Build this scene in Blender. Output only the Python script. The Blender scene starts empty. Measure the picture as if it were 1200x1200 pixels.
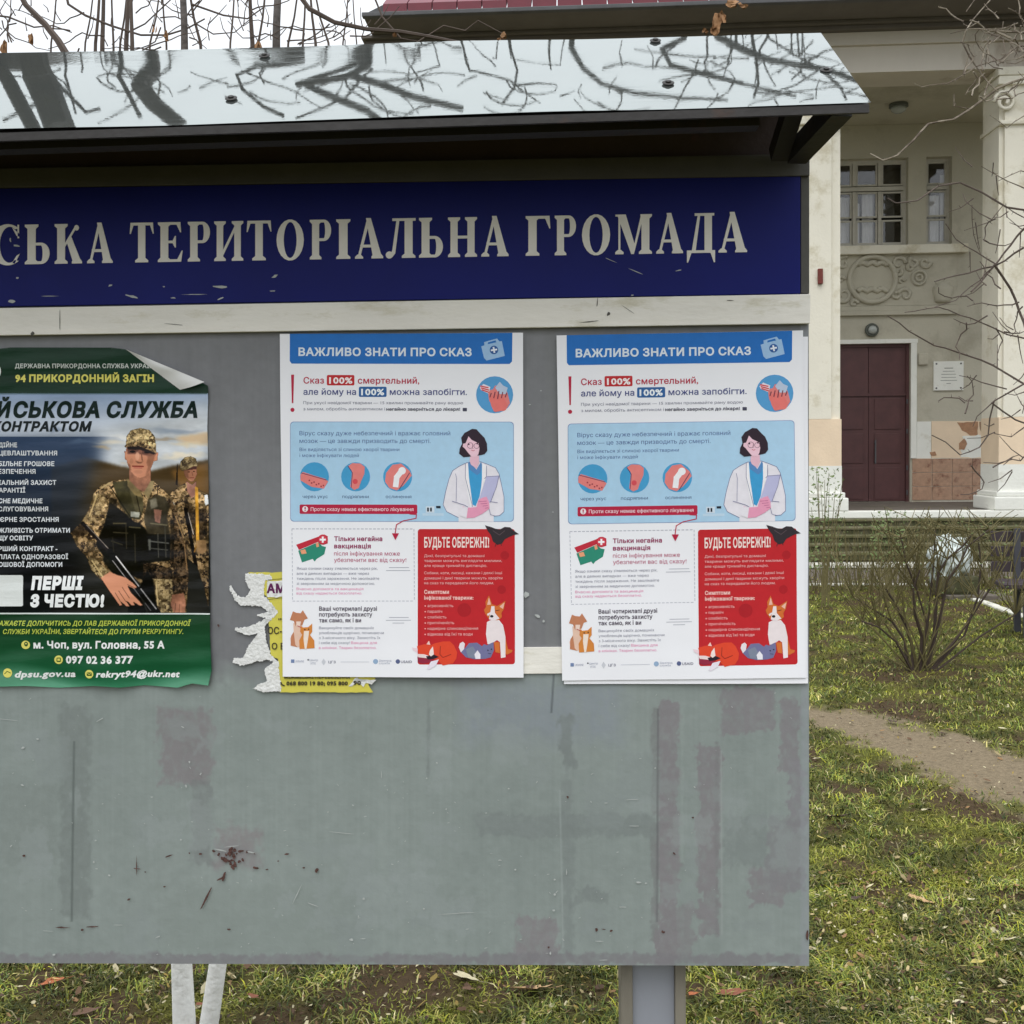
import bpy, bmesh, math, random
import numpy as np
from mathutils import Vector, Matrix, Euler, noise
from mathutils.geometry import delaunay_2d_cdt

# ------------------------------------------------------------------ camera, sky, sun, exposure
S = bpy.context.scene
COL = S.collection
R = math.radians
FPX = 1200.0                                   # focal length in photo pixels (photo 1200 x 1200)
CAM = Vector((0.0, -1.77, 1.6))
cam = bpy.data.objects.new('camera', bpy.data.cameras.new('camera'))
COL.objects.link(cam)
S.camera = cam
cam.data.sensor_width = 36; cam.data.sensor_height = 36; cam.data.sensor_fit = 'HORIZONTAL'
cam.data.lens = 36 * FPX / 1200
CY = 568.0                                     # the photo is cropped: its optical axis lies a little above the middle
cam.data.shift_y = -(600 - CY) / 1200
cam.data.clip_start = 0.05; cam.data.clip_end = 600
ROT = Matrix.Rotation(R(1.5), 3, 'Z') @ Matrix.Rotation(R(90 - 1.8), 3, 'X') @ Matrix.Rotation(R(-0.55), 3, 'Z')
cam.location = CAM; cam.rotation_euler = ROT.to_euler()

W = bpy.data.worlds.new('World'); S.world = W; W.use_nodes = True
nt = W.node_tree; bg = nt.nodes['Background']
sky = nt.nodes.new('ShaderNodeTexSky'); sky.sky_type = 'NISHITA'; sky.sun_disc = False
SUN_EL, SUN_AZ = 62, 196                        # sun_rotation measured from +Y, clockwise
sky.sun_elevation = R(SUN_EL); sky.sun_rotation = R(SUN_AZ); sky.dust_density = 6; sky.air_density = 1.5
hs = nt.nodes.new('ShaderNodeHueSaturation'); hs.inputs['Saturation'].default_value = 0.12
nt.links.new(sky.outputs[0], hs.inputs['Color'])
mx = nt.nodes.new('ShaderNodeMixRGB'); mx.inputs[0].default_value = 0.82
mx.inputs[2].default_value = (9.1, 9.5, 10.0, 1)  # an even layer of cloud over the clear sky
nt.links.new(hs.outputs[0], mx.inputs[1]); tcw = nt.nodes.new('ShaderNodeTexCoord'); sx = nt.nodes.new('ShaderNodeSeparateXYZ'); nt.links.new(tcw.outputs['Generated'], sx.inputs[0])
mrw = nt.nodes.new('ShaderNodeMapRange'); mrw.inputs[3].default_value = 0.62; mrw.inputs[4].default_value = 1.4   # overcast: brighter towards the zenith
nt.links.new(sx.outputs['Z'], mrw.inputs[0]); vmw = nt.nodes.new('ShaderNodeVectorMath'); vmw.operation = 'SCALE'
nt.links.new(mx.outputs[0], vmw.inputs[0]); nt.links.new(mrw.outputs[0], vmw.inputs['Scale']); nt.links.new(vmw.outputs[0], bg.inputs[0])
bg.inputs[1].default_value = 0.1
sl = bpy.data.lights.new('sun', 'SUN'); sl.energy = 0.75; sl.angle = R(40); sl.color = (1, 0.985, 0.96)
so = bpy.data.objects.new('sun', sl); COL.objects.link(so)
az = R(SUN_AZ); sd = Vector((math.sin(az) * math.cos(R(SUN_EL)), math.cos(az) * math.cos(R(SUN_EL)), math.sin(R(SUN_EL))))
so.rotation_euler = sd.to_track_quat('Z', 'Y').to_euler(); so.location = (0, -3, 8)
S.view_settings.view_transform = 'Standard'; S.view_settings.look = 'None'
S.view_settings.exposure = 0.6; S.view_settings.gamma = 1; S.view_settings.use_curve_mapping = False

# ------------------------------------------------------------------ helpers
rnd = random.Random(7)
def ray(px, py):
    return ROT @ Vector(((px - 600) / FPX, (CY - py) / FPX, -1.0))
def bp(px, py, y=0.0):                          # where a photo point lies on a plane parallel to the board
    d = ray(px, py); return CAM + d * ((y - CAM.y) / d.y)
def gp(px, py, z=0.0):                          # ... on the ground
    d = ray(px, py); return CAM + d * ((z - CAM.z) / d.z)
def dp(px, py, t):                              # ... at a camera depth of t metres
    return CAM + ray(px, py) * t
BROT = Matrix.Rotation(R(-1.7), 3, 'Z')
BO = dp(1078, 598, 15.05)
BO = Vector((BO.x, BO.y, 0))
def bl(px, py, Y=0.0):                          # ... in the building's own frame, on its plane at depth Y
    o = BROT.transposed() @ (CAM - BO); d = BROT.transposed() @ ray(px, py)
    return o + d * ((Y - o.y) / d.y)
def lin(c):
    return tuple((v / 255 / 12.92) if v / 255 <= 0.04045 else ((v / 255 + 0.055) / 1.055) ** 2.4 for v in c)

def material(name, rgb, rough=0.7, metal=0.0, var=0.12, scale=6.0, bump=0.0, bscale=60.0, second=None, f2=0.5, s2=4.0, spec=0.5, stretch=None, coat=0.0):
    """a Principled material whose colour wanders with noise; 'second' is blended in patches"""
    m = bpy.data.materials.new(name); m.use_nodes = True
    n = m.node_tree.nodes; l = m.node_tree.links; b = n['Principled BSDF']
    tc = n.new('ShaderNodeTexCoord'); src = tc.outputs['Object']
    if stretch:
        mp = n.new('ShaderNodeMapping'); mp.inputs['Scale'].default_value = stretch
        l.new(src, mp.inputs[0]); src = mp.outputs[0]
    col = lin(rgb)
    nz = n.new('ShaderNodeTexNoise'); nz.inputs['Scale'].default_value = scale; nz.inputs['Detail'].default_value = 8
    nz.inputs['Roughness'].default_value = 0.65; l.new(src, nz.inputs['Vector'])
    cr = n.new('ShaderNodeValToRGB'); cr.color_ramp.elements[0].position = 0.3; cr.color_ramp.elements[1].position = 0.7
    cr.color_ramp.elements[0].color = tuple(c * (1 - var) for c in col) + (1,)
    cr.color_ramp.elements[1].color = tuple(min(1, c * (1 + var)) for c in col) + (1,)
    l.new(nz.outputs[0], cr.inputs[0]); out = cr.outputs[0]
    if second:
        n2 = n.new('ShaderNodeTexNoise'); n2.inputs['Scale'].default_value = s2; n2.inputs['Detail'].default_value = 9
        n2.inputs['Roughness'].default_value = 0.7; l.new(src, n2.inputs['Vector'])
        r2 = n.new('ShaderNodeValToRGB'); r2.color_ramp.elements[0].position = 1 - f2 - 0.06; r2.color_ramp.elements[1].position = 1 - f2 + 0.06
        l.new(n2.outputs[0], r2.inputs[0])
        mm = n.new('ShaderNodeMixRGB'); l.new(r2.outputs[0], mm.inputs[0]); l.new(out, mm.inputs[1])
        mm.inputs[2].default_value = lin(second) + (1,); out = mm.outputs[0]
    l.new(out, b.inputs['Base Color'])
    b.inputs['Roughness'].default_value = rough; b.inputs['Metallic'].default_value = metal
    b.inputs['Specular IOR Level'].default_value = spec; b.inputs['Coat Weight'].default_value = coat
    if bump:
        nb = n.new('ShaderNodeTexNoise'); nb.inputs['Scale'].default_value = bscale; nb.inputs['Detail'].default_value = 6
        l.new(src, nb.inputs['Vector'])
        bu = n.new('ShaderNodeBump'); bu.inputs['Strength'].default_value = bump; bu.inputs['Distance'].default_value = 0.01
        l.new(nb.outputs[0], bu.inputs['Height']); l.new(bu.outputs[0], b.inputs['Normal'])
    return m
def attr_material(name, rough=0.6, bump=0.0, bscale=60, var=0.1, scale=20, spec=0.5, coat=0.0, bstretch=None, noise_roughness=0.6, bdist=0.01):
    """colour from the mesh's own colour attribute, broken up by noise"""
    m = bpy.data.materials.new(name); m.use_nodes = True
    n = m.node_tree.nodes; l = m.node_tree.links; b = n['Principled BSDF']
    at = n.new('ShaderNodeAttribute'); at.attribute_name = 'Col'
    tc = n.new('ShaderNodeTexCoord')
    nz = n.new('ShaderNodeTexNoise'); nz.inputs['Scale'].default_value = scale; nz.inputs['Detail'].default_value = 8
    nz.inputs['Roughness'].default_value = noise_roughness; l.new(tc.outputs['Object'], nz.inputs['Vector'])
    mr = n.new('ShaderNodeMapRange'); mr.inputs[1].default_value = 0.25; mr.inputs[2].default_value = 0.75
    mr.inputs[3].default_value = 1 - var; mr.inputs[4].default_value = 1 + var; l.new(nz.outputs[0], mr.inputs[0])
    vm = n.new('ShaderNodeVectorMath'); vm.operation = 'SCALE'; l.new(at.outputs['Color'], vm.inputs[0]); l.new(mr.outputs[0], vm.inputs['Scale'])
    l.new(vm.outputs[0], b.inputs['Base Color'])
    b.inputs['Roughness'].default_value = rough; b.inputs['Specular IOR Level'].default_value = spec; b.inputs['Coat Weight'].default_value = coat
    b.inputs['Coat Roughness'].default_value = 0.15
    if bump:
        src = tc.outputs['Object']
        if bstretch:
            mp = n.new('ShaderNodeMapping'); mp.inputs['Scale'].default_value = bstretch; l.new(src, mp.inputs[0]); src = mp.outputs[0]
        nb = n.new('ShaderNodeTexNoise'); nb.inputs['Scale'].default_value = bscale; nb.inputs['Detail'].default_value = 5
        l.new(src, nb.inputs['Vector'])
        bu = n.new('ShaderNodeBump'); bu.inputs['Strength'].default_value = bump; bu.inputs['Distance'].default_value = bdist
        l.new(nb.outputs[0], bu.inputs['Height']); l.new(bu.outputs[0], b.inputs['Normal'])
        l.new(bu.outputs[0], b.inputs['Coat Normal'])
    return m

def link(name, me, parent=None, mats=(), kind=None, smooth=False):
    for m in mats: me.materials.append(m)
    if smooth: me.polygons.foreach_set('use_smooth', [True] * len(me.polygons))
    o = bpy.data.objects.new(name, me); COL.objects.link(o)
    if parent: o.parent = parent
    if kind: o['kind'] = kind
    return o
def obj(name, bm, m, parent=None, kind=None, smooth=False):
    me = bpy.data.meshes.new(name); bm.to_mesh(me); bm.free()
    return link(name, me, parent, [m] if not isinstance(m, (list, tuple)) else m, kind, smooth)
def thing(name, label, cat, loc=(0, 0, 0), group=None, rot=None):
    o = bpy.data.objects.new(name, None); COL.objects.link(o); o.location = loc; o.empty_display_size = 0.1
    if rot: o.rotation_euler = rot
    return tag(o, label, cat, group)
def tag(o, label, cat, group=None):
    o['label'] = label; o['category'] = cat
    if group: o['group'] = group
    return o
def dup(root, loc=None, rot=None, label=None):
    r = root.copy(); COL.objects.link(r)
    if loc is not None: r.location = loc
    if rot is not None: r.rotation_euler = rot
    if label: r['label'] = label
    for ch in list(root.children):
        c = ch.copy(); COL.objects.link(c); c.parent = r
        for g in list(ch.children):
            d = g.copy(); COL.objects.link(d); d.parent = c
    return r
def box(bm, x0, x1, y0, y1, z0, z1, bev=0.0):
    r = bmesh.ops.create_cube(bm, size=1)
    for v in r['verts']:
        v.co = Vector(((x0 + x1) / 2 + v.co.x * (x1 - x0), (y0 + y1) / 2 + v.co.y * (y1 - y0), (z0 + z1) / 2 + v.co.z * (z1 - z0)))
    if bev:
        es = list({e for v in r['verts'] for e in v.link_edges})
        bmesh.ops.bevel(bm, geom=es, offset=bev, segments=2, affect='EDGES', profile=0.6)
def boxes(name, m, parent, *bs, bev=0.0, kind=None):
    bm = bmesh.new()
    for b in bs: box(bm, *b, bev=bev)
    return obj(name, bm, m, parent, kind)
def prism(bm, front, back):
    """two matching rings of points, capped"""
    a = [bm.verts.new(p) for p in front]; b = [bm.verts.new(p) for p in back]; n = len(a)
    bm.faces.new(a); bm.faces.new(b[::-1])
    for i in range(n): bm.faces.new((a[i], b[i], b[(i + 1) % n], a[(i + 1) % n]))
    bmesh.ops.recalc_face_normals(bm, faces=bm.faces)
def slab(name, m, parent, quad, y, thick, bev=0.0):
    """a board piece whose front face is a photo quad on the plane y, going back by 'thick'"""
    bm = bmesh.new(); f = [bp(a, b, y) for a, b in quad]
    prism(bm, f, [p + Vector((0, thick, 0)) for p in f])
    if bev: bmesh.ops.bevel(bm, geom=list(bm.edges), offset=bev, segments=2, affect='EDGES', profile=0.6)
    return obj(name, bm, m, parent)
def tube(bm, pts, rad, sides=6, cap=True):
    pts = [Vector(p) for p in pts]
    if not isinstance(rad, (list, tuple)): rad = [rad] * len(pts)
    rings = []; prev = None
    for i, p in enumerate(pts):
        t = (pts[min(i + 1, len(pts) - 1)] - pts[max(i - 1, 0)]).normalized()
        if prev is None: u = t.orthogonal().normalized()
        else:
            u = prev - t * prev.dot(t); u = u.normalized() if u.length > 1e-6 else t.orthogonal().normalized()
        prev = u; w = t.cross(u)
        rings.append([bm.verts.new(p + (u * math.cos(2 * math.pi * k / sides) + w * math.sin(2 * math.pi * k / sides)) * rad[i]) for k in range(sides)])
    for a, b in zip(rings, rings[1:]):
        for k in range(sides): bm.faces.new((a[k], a[(k + 1) % sides], b[(k + 1) % sides], b[k]))
    if cap and sides > 2:
        bm.faces.new(rings[0][::-1]); bm.faces.new(rings[-1])
def bar(bm, a, b, w, h, up=Vector((0, 0, 1))):
    a = Vector(a); b = Vector(b); t = (b - a).normalized(); s = t.cross(up).normalized(); u = s.cross(t)
    q = [s * x * w / 2 + u * y * h / 2 for x, y in ((-1, -1), (1, -1), (1, 1), (-1, 1))]
    prism(bm, [a + k for k in q], [b + k for k in q])
def lathe(bm, prof, centre, axis='Z', seg=24):
    rings = []
    for r, h in prof:
        ring = []
        for k in range(seg):
            a = 2 * math.pi * k / seg; c, s = r * math.cos(a), r * math.sin(a)
            p = Vector((c, s, h)) if axis == 'Z' else Vector((c, h, s))
            ring.append(bm.verts.new(Vector(centre) + p))
        rings.append(ring)
    for a, b in zip(rings, rings[1:]):
        for k in range(seg): bm.faces.new((a[k], a[(k + 1) % seg], b[(k + 1) % seg], b[k]))
    bm.faces.new(rings[0][::-1]); bm.faces.new(rings[-1])
    bmesh.ops.recalc_face_normals(bm, faces=bm.faces)

# ------------------------------------------------------------------ flat print: outlines, lettering, drawings
def fill(loops):
    """triangles of the union of outlines (nonzero winding)"""
    loops = [np.array(l, float) for l in loops]; vs = []; es = []
    for l in loops:
        b = len(vs); n = len(l); vs += [Vector(p) for p in l]; es += [(b + i, b + (i + 1) % n) for i in range(n)]
    vo, eo, fo, _, _, _ = delaunay_2d_cdt(vs, es, [], 0, 1e-5)
    A = np.concatenate(loops); B = np.concatenate([np.roll(l, -1, 0) for l in loops]); out = []
    vv = [(p.x, p.y) for p in vo]
    for f in fo:
        cx = sum(vv[i][0] for i in f) / len(f) + 1.3e-6; cy = sum(vv[i][1] for i in f) / len(f) + 1.7e-6
        up = (A[:, 1] <= cy) & (B[:, 1] > cy); dn = (A[:, 1] > cy) & (B[:, 1] <= cy)
        t = (cy - A[:, 1]) / np.where(B[:, 1] == A[:, 1], 1, B[:, 1] - A[:, 1]); x = A[:, 0] + t * (B[:, 0] - A[:, 0])
        if np.sum(up & (x > cx)) - np.sum(dn & (x > cx)) != 0: out.append(tuple(f))
    return vv, out
FC = bpy.data.curves.new('lettering', 'FONT'); FC.size = 1; FC.resolution_u = 2; FC.fill_mode = 'NONE'; FC.extrude = 0.1
FO = bpy.data.objects.new('lettering', FC)
def outl(t):
    FC.body = t; me = FO.to_mesh()
    if me is None: return []
    v = [(p.co.x, p.co.y) for p in me.vertices]; nb = {}
    for e in me.edges:
        a, b = e.vertices
        if me.vertices[a].co.z < 0 or me.vertices[b].co.z < 0: continue
        nb.setdefault(a, []).append(b); nb.setdefault(b, []).append(a)
    FO.to_mesh_clear(); seen = set(); loops = []
    for i in range(len(v)):
        if i in seen or i not in nb: continue
        lp = [i]; seen.add(i); nxt = nb[i][0]
        while nxt not in seen:
            lp.append(nxt); seen.add(nxt)
            c = [k for k in nb[nxt] if k not in seen]
            if not c: break
            nxt = c[0]
        loops.append([v[k] for k in lp])
    return loops
GL = {}
def glyph(ch, bold):
    k = (ch, bold)
    if k in GL: return GL[k]
    mx_ = lambda t: max([p[0] for l in outl(t) for p in l], default=0)
    adv = mx_(ch + '|') - mx_('|'); loops = []
    for l in outl(ch):
        q = []
        for p in l:
            if not q or (abs(p[0] - q[-1][0]) + abs(p[1] - q[-1][1])) > 1e-4: q.append(p)
        if len(q) > 2 and abs(q[0][0] - q[-1][0]) + abs(q[0][1] - q[-1][1]) < 1e-4: q.pop()
        if len(q) > 2: loops.append(np.array(q))
    if not loops: GL[k] = ([], [], adv); return GL[k]
    def inside(P, l):
        C = np.roll(l, -1, 0); up = (l[:, 1] > P[1]) != (C[:, 1] > P[1])
        t = (P[1] - l[:, 1]) / np.where(C[:, 1] == l[:, 1], 1, C[:, 1] - l[:, 1])
        return np.sum(up & (l[:, 0] + t * (C[:, 0] - l[:, 0]) > P[0])) % 2 == 1
    def ori(i):
        l = loops[i]; a = np.sum(l[:, 0] * np.roll(l[:, 1], -1) - np.roll(l[:, 0], -1) * l[:, 1])
        pts = [l[0] * (1 - t) + l[1] * t for t in (0, .5)] + [(l[j] + l[(j + 1) % len(l)]) / 2 for j in range(len(l))]
        hole = any(all(inside(p, loops[q]) for p in pts) for q in range(len(loops)) if q != i)
        return l if (a > 0) != hole else l[::-1]
    loops = [ori(i) for i in range(len(loops))]
    if bold:
        nl = []
        for l in loops:
            d1 = l - np.roll(l, 1, 0); d2 = np.roll(l, -1, 0) - l
            n1 = np.stack([d1[:, 1], -d1[:, 0]], 1); n2 = np.stack([d2[:, 1], -d2[:, 0]], 1)
            n1 /= np.linalg.norm(n1, axis=1)[:, None]; n2 /= np.linalg.norm(n2, axis=1)[:, None]
            nn = n1 + n2; ln = np.maximum(np.sum(nn * n1, 1), 0.5)[:, None]; nl.append(l + nn / ln * bold)
        loops = nl
    vv, out = fill(loops); GL[k] = (vv, out, adv + bold * 1.2); return GL[k]

PM = {}
def print_mat(rgb, gloss):
    k = (tuple(rgb), gloss)
    if k not in PM:
        if gloss == 'mil': PM[k] = material('printed_gloss', rgb, 0.3, var=0.06, scale=40, bump=0.22, bscale=1.0, stretch=(9, 9, 30), spec=0.15)
        else: PM[k] = material('printed_ink', rgb, 0.5, var=0.05, scale=60, spec=0.3)
    return PM[k]
class Art:
    """flat drawings in photo pixels laid on a surface: to3(x, y) gives local X, Z and the layer the height above the paper"""
    def __init__(s, to3, gloss='ink', step=0.00014, surf=None):
        s.to3 = to3; s.surf = surf; s.gloss = gloss; s.step = step; s.V = []; s.F = []; s.M = []; s.cols = []
    def add(s, vv, ff, col, layer):
        b = len(s.V)
        for x, y in vv:
            X, Y, Z = s.to3(x, y); s.V.append((X, Y - s.step * layer, Z))
        if tuple(col) not in s.cols: s.cols.append(tuple(col))
        i = s.cols.index(tuple(col))
        for f in ff: s.F.append(tuple(b + k for k in f)); s.M.append(i)
    def loops(s, ls, col, layer=1):
        ls2 = []
        for l in ls:
            a = sum(l[i][0] * l[(i + 1) % len(l)][1] - l[(i + 1) % len(l)][0] * l[i][1] for i in range(len(l)))
            ls2.append(l if a > 0 else l[::-1])
        vv, ff = fill(ls2); s.add(vv, ff, col, layer)
    def poly(s, pts, col, layer=1): s.loops([pts], col, layer)
    def ring(s, pts, hole, col, layer=1):
        a = lambda l: sum(l[i][0] * l[(i + 1) % len(l)][1] - l[(i + 1) % len(l)][0] * l[i][1] for i in range(len(l)))
        p = pts if a(pts) > 0 else pts[::-1]; h = hole if a(hole) < 0 else hole[::-1]
        vv, ff = fill([p, h]); s.add(vv, ff, col, layer)
    @staticmethod
    def rr(x0, y0, x1, y1, r=0, sl=0.0):
        if r <= 0: c = [(x0, y0), (x1, y0), (x1, y1), (x0, y1)]
        else:
            c = []
            for cx, cy, a0 in ((x1 - r, y0 + r, -90), (x1 - r, y1 - r, 0), (x0 + r, y1 - r, 90), (x0 + r, y0 + r, 180)):
                c += [(cx + r * math.cos(R(a0 + t)), cy + r * math.sin(R(a0 + t))) for t in (0, 30, 60, 90)]
        return [(x, y + sl * (x - x0)) for x, y in c]
    def rect(s, x0, y0, x1, y1, col, layer=1, r=0): s.poly(s.rr(x0, y0, x1, y1, r), col, layer)
    @staticmethod
    def ell(cx, cy, rx, ry=None, n=20, rot=0):
        ry = ry or rx
        return [(cx + rx * math.cos(2 * math.pi * k / n) * math.cos(rot) - ry * math.sin(2 * math.pi * k / n) * math.sin(rot),
                 cy + rx * math.cos(2 * math.pi * k / n) * math.sin(rot) + ry * math.sin(2 * math.pi * k / n) * math.cos(rot)) for k in range(n)]
    def circle(s, cx, cy, r, col, layer=1, ry=None, rot=0): s.poly(s.ell(cx, cy, r, ry, 24, rot), col, layer)
    def line(s, pts, w, col, layer=1, closed=False):
        ls = []; P = list(pts) + ([pts[0]] if closed else [])
        for a, b in zip(P, P[1:]):
            dx, dy = b[0] - a[0], b[1] - a[1]; L = math.hypot(dx, dy) or 1; nx, ny = -dy / L * w / 2, dx / L * w / 2
            ex, ey = dx / L * w * .25, dy / L * w * .25
            ls.append([(a[0] + nx - ex, a[1] + ny - ey), (b[0] + nx + ex, b[1] + ny + ey), (b[0] - nx + ex, b[1] - ny + ey), (a[0] - nx - ex, a[1] - ny - ey)])
        s.loops(ls, col, layer)
    def text(s, t, x0, y0, x1=None, h=8, col=(0, 0, 0), layer=3, bold=0.0, shear=0.0, slope=0.0):
        """t with its baseline from (x0, y0), cap height h, stretched to end at x1"""
        V = []; F = []; x = 0.0
        for ch in t:
            v, f, a = glyph(ch, bold); b = len(V)
            V += [(p[0] + x + p[1] * shear, p[1]) for p in v]; F += [tuple(b + k for k in q) for q in f]; x += a
        if not V: return
        k = h / 0.73; mn = min(p[0] for p in V); mxx = max(p[0] for p in V)
        kx = (x1 - x0) / (mxx - mn) if x1 else k
        s.add([(x0 + (p[0] - mn) * kx, y0 - p[1] * k + slope * (p[0] - mn) * kx) for p in V], F, col, layer)
    def build(s, name, parent):
        me = bpy.data.meshes.new(name); me.from_pydata(s.V, [], s.F)
        for c in s.cols: me.materials.append(print_mat(c, s.gloss))
        me.polygons.foreach_set('material_index', s.M)
        bm = bmesh.new(); bm.from_mesh(me)
        if s.surf:                                   # follow the curved sheet
            for k in range(7):
                es = [e for e in bm.edges if e.calc_length() > .016]
                if not es: break
                bmesh.ops.subdivide_edges(bm, edges=es, cuts=1); bmesh.ops.triangulate(bm, faces=[f for f in bm.faces if len(f.verts) > 3])
            for v in bm.verts: v.co.y += s.surf(v.co.x, v.co.z)
        for f in bm.faces:
            f.normal_update()
            if f.normal.y > 0: f.normal_flip()
        bm.to_mesh(me); bm.free()
        o = bpy.data.objects.new(name, me); COL.objects.link(o); o.parent = parent
        return o

class Canvas:
    """a printed picture: painted cell by cell, becomes the colour attribute of a fine grid"""
    def __init__(s, x0, y0, x1, y1, st):
        s.x0, s.y0, s.st = x0, y0, st; s.nx = int((x1 - x0) / st); s.ny = int((y1 - y0) / st)
        s.X, s.Y = np.meshgrid(x0 + (np.arange(s.nx) + .5) * st, y0 + (np.arange(s.ny) + .5) * st)
        s.C = np.zeros((s.ny, s.nx, 3)); s.rs = np.random.RandomState(3)
    def noise(s, sc, seed=0, oct=3, sx=1.0):
        out = np.zeros_like(s.X); amp = 1.0; tot = 0
        for o in range(oct):
            rs = np.random.RandomState(seed * 31 + o); f = sc / 2 ** o
            g = rs.rand(int((s.ny * s.st) / f) + 3, int((s.nx * s.st) / (f * sx)) + 3)
            u = (s.X - s.x0) / (f * sx); v = (s.Y - s.y0) / f; iu = u.astype(int); iv = v.astype(int); fu = u - iu; fv = v - iv
            fu = fu * fu * (3 - 2 * fu); fv = fv * fv * (3 - 2 * fv)
            out += amp * ((g[iv, iu] * (1 - fu) + g[iv, iu + 1] * fu) * (1 - fv) + (g[iv + 1, iu] * (1 - fu) + g[iv + 1, iu + 1] * fu) * fv)
            tot += amp; amp *= .6
        return out / tot
    def mask(s, pts, soft=0.0):
        p = np.array(pts, float); q = np.roll(p, -1, 0); ins = np.zeros(s.X.shape, bool)
        for (ax, ay), (bx, by) in zip(p, q):
            if ay == by: continue
            c = ((ay > s.Y) != (by > s.Y)) & (s.X < (bx - ax) * (s.Y - ay) / (by - ay) + ax); ins ^= c
        m = ins.astype(float)
        for _ in range(int(soft)):
            m = (m + np.roll(m, 1, 0) + np.roll(m, -1, 0) + np.roll(m, 1, 1) + np.roll(m, -1, 1)) / 5
        return m
    def paint(s, m, col, var=None):
        col = np.array(col, float)
        c = col if col.ndim == 3 else np.broadcast_to(col, s.C.shape)
        s.C = s.C * (1 - m[..., None]) + c * m[..., None]
    def seg(s, a, b, w, col, soft=0.6):
        ax, ay = a; bx, by = b; L2 = (bx - ax) ** 2 + (by - ay) ** 2
        t = np.clip(((s.X - ax) * (bx - ax) + (s.Y - ay) * (by - ay)) / L2, 0, 1)
        d = np.hypot(s.X - ax - t * (bx - ax), s.Y - ay - t * (by - ay)); s.paint(np.clip((w / 2 - d) / soft + .5, 0, 1), col)
    def blob(s, cx, cy, rx, ry, col, k=1.0, soft=.35):
        d = np.sqrt(((s.X - cx) / rx) ** 2 + ((s.Y - cy) / ry) ** 2); s.paint(np.clip((1 - d) / soft, 0, 1) * k, col)
    def build(s, name, to3, m, parent, layer, keep=None, step=0.00014):
        gx = s.x0 + np.arange(s.nx + 1) * s.st; gy = s.y0 + np.arange(s.ny + 1) * s.st
        V = []
        for y in gy:
            for x in gx:
                X, Y, Z = to3(x, y); V.append((X, Y - step * layer, Z))
        N = s.nx + 1
        idx = [(j, i) for j in range(s.ny) for i in range(s.nx) if keep is None or keep[j, i]]
        F = [(j * N + i, (j + 1) * N + i, (j + 1) * N + i + 1, j * N + i + 1) for j, i in idx]
        me = bpy.data.meshes.new(name); me.from_pydata(V, [], F)
        c = s.C / 255; L = np.where(c <= .04045, c / 12.92, ((np.clip(c, 0, 1) + .055) / 1.055) ** 2.4)
        a = me.color_attributes.new('Col', 'FLOAT_COLOR', 'CORNER')
        flat = np.array([L[j, i] for j, i in idx]); rgba = np.concatenate([flat, np.ones((len(flat), 1))], 1)
        a.data.foreach_set('color', np.repeat(rgba, 4, axis=0).ravel())
        return link(name, me, parent, [m])
# ------------------------------------------------------------------ materials
M = {}
M['steel_dark'] = material('dark_painted_steel', (44, 41, 40), 0.6, var=.2, scale=9, bump=.15, second=(62, 46, 38), f2=.36, s2=14)
M['rail'] = material('olive_grey_paint', (76, 74, 68), 0.6, var=.12, scale=12, bump=.1)
M['brown_board'] = material('brown_backing', (70, 56, 50), 0.75, var=.25, scale=5, bump=.2, second=(112, 62, 56), f2=.34, s2=3)
M['banner'] = material('blue_film', (3, 16, 102), 0.5, var=.12, scale=3, bump=.05, bscale=14, second=(6, 20, 106), f2=.4, s2=2.2, spec=.22)
M['trim'] = material('worn_white_strip', (238, 234, 225), 0.6, var=.06, scale=5, bump=.15, bscale=30, second=(212, 206, 186), f2=.38, s2=6, stretch=(1, 1, 3))
M['letter'] = material('silvery_letter_film', (236, 232, 224), 0.5, var=.06, scale=20)
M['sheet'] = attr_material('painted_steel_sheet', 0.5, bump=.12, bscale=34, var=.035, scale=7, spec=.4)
M['post'] = material('grey_painted_post', (150, 153, 162), 0.5, var=.07, scale=5, bump=.1, stretch=(1, 1, .3))
M['post_rust'] = material('rusty_flange', (130, 124, 112), 0.7, var=.18, scale=9, bump=.2, second=(118, 100, 74), f2=.36, s2=7, stretch=(1, 1, .25))
M['chip'] = material('bare_rusty_steel', (86, 58, 52), 0.85, var=.4, scale=120, bump=.4, bscale=300)
M['scratch'] = material('pale_scratch', (178, 182, 180), 0.6, var=.1, scale=80)
M['paper'] = material('white_poster_paper', (243, 243, 248), 0.55, var=.015, scale=4, bump=.22, bscale=4, spec=.35)
M['paper_back'] = material('paper_back', (222, 222, 220), 0.6, var=.03, scale=8)
M['screw'] = material('dark_screw', (52, 50, 48), 0.45, metal=.7, var=.3, scale=60)
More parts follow.
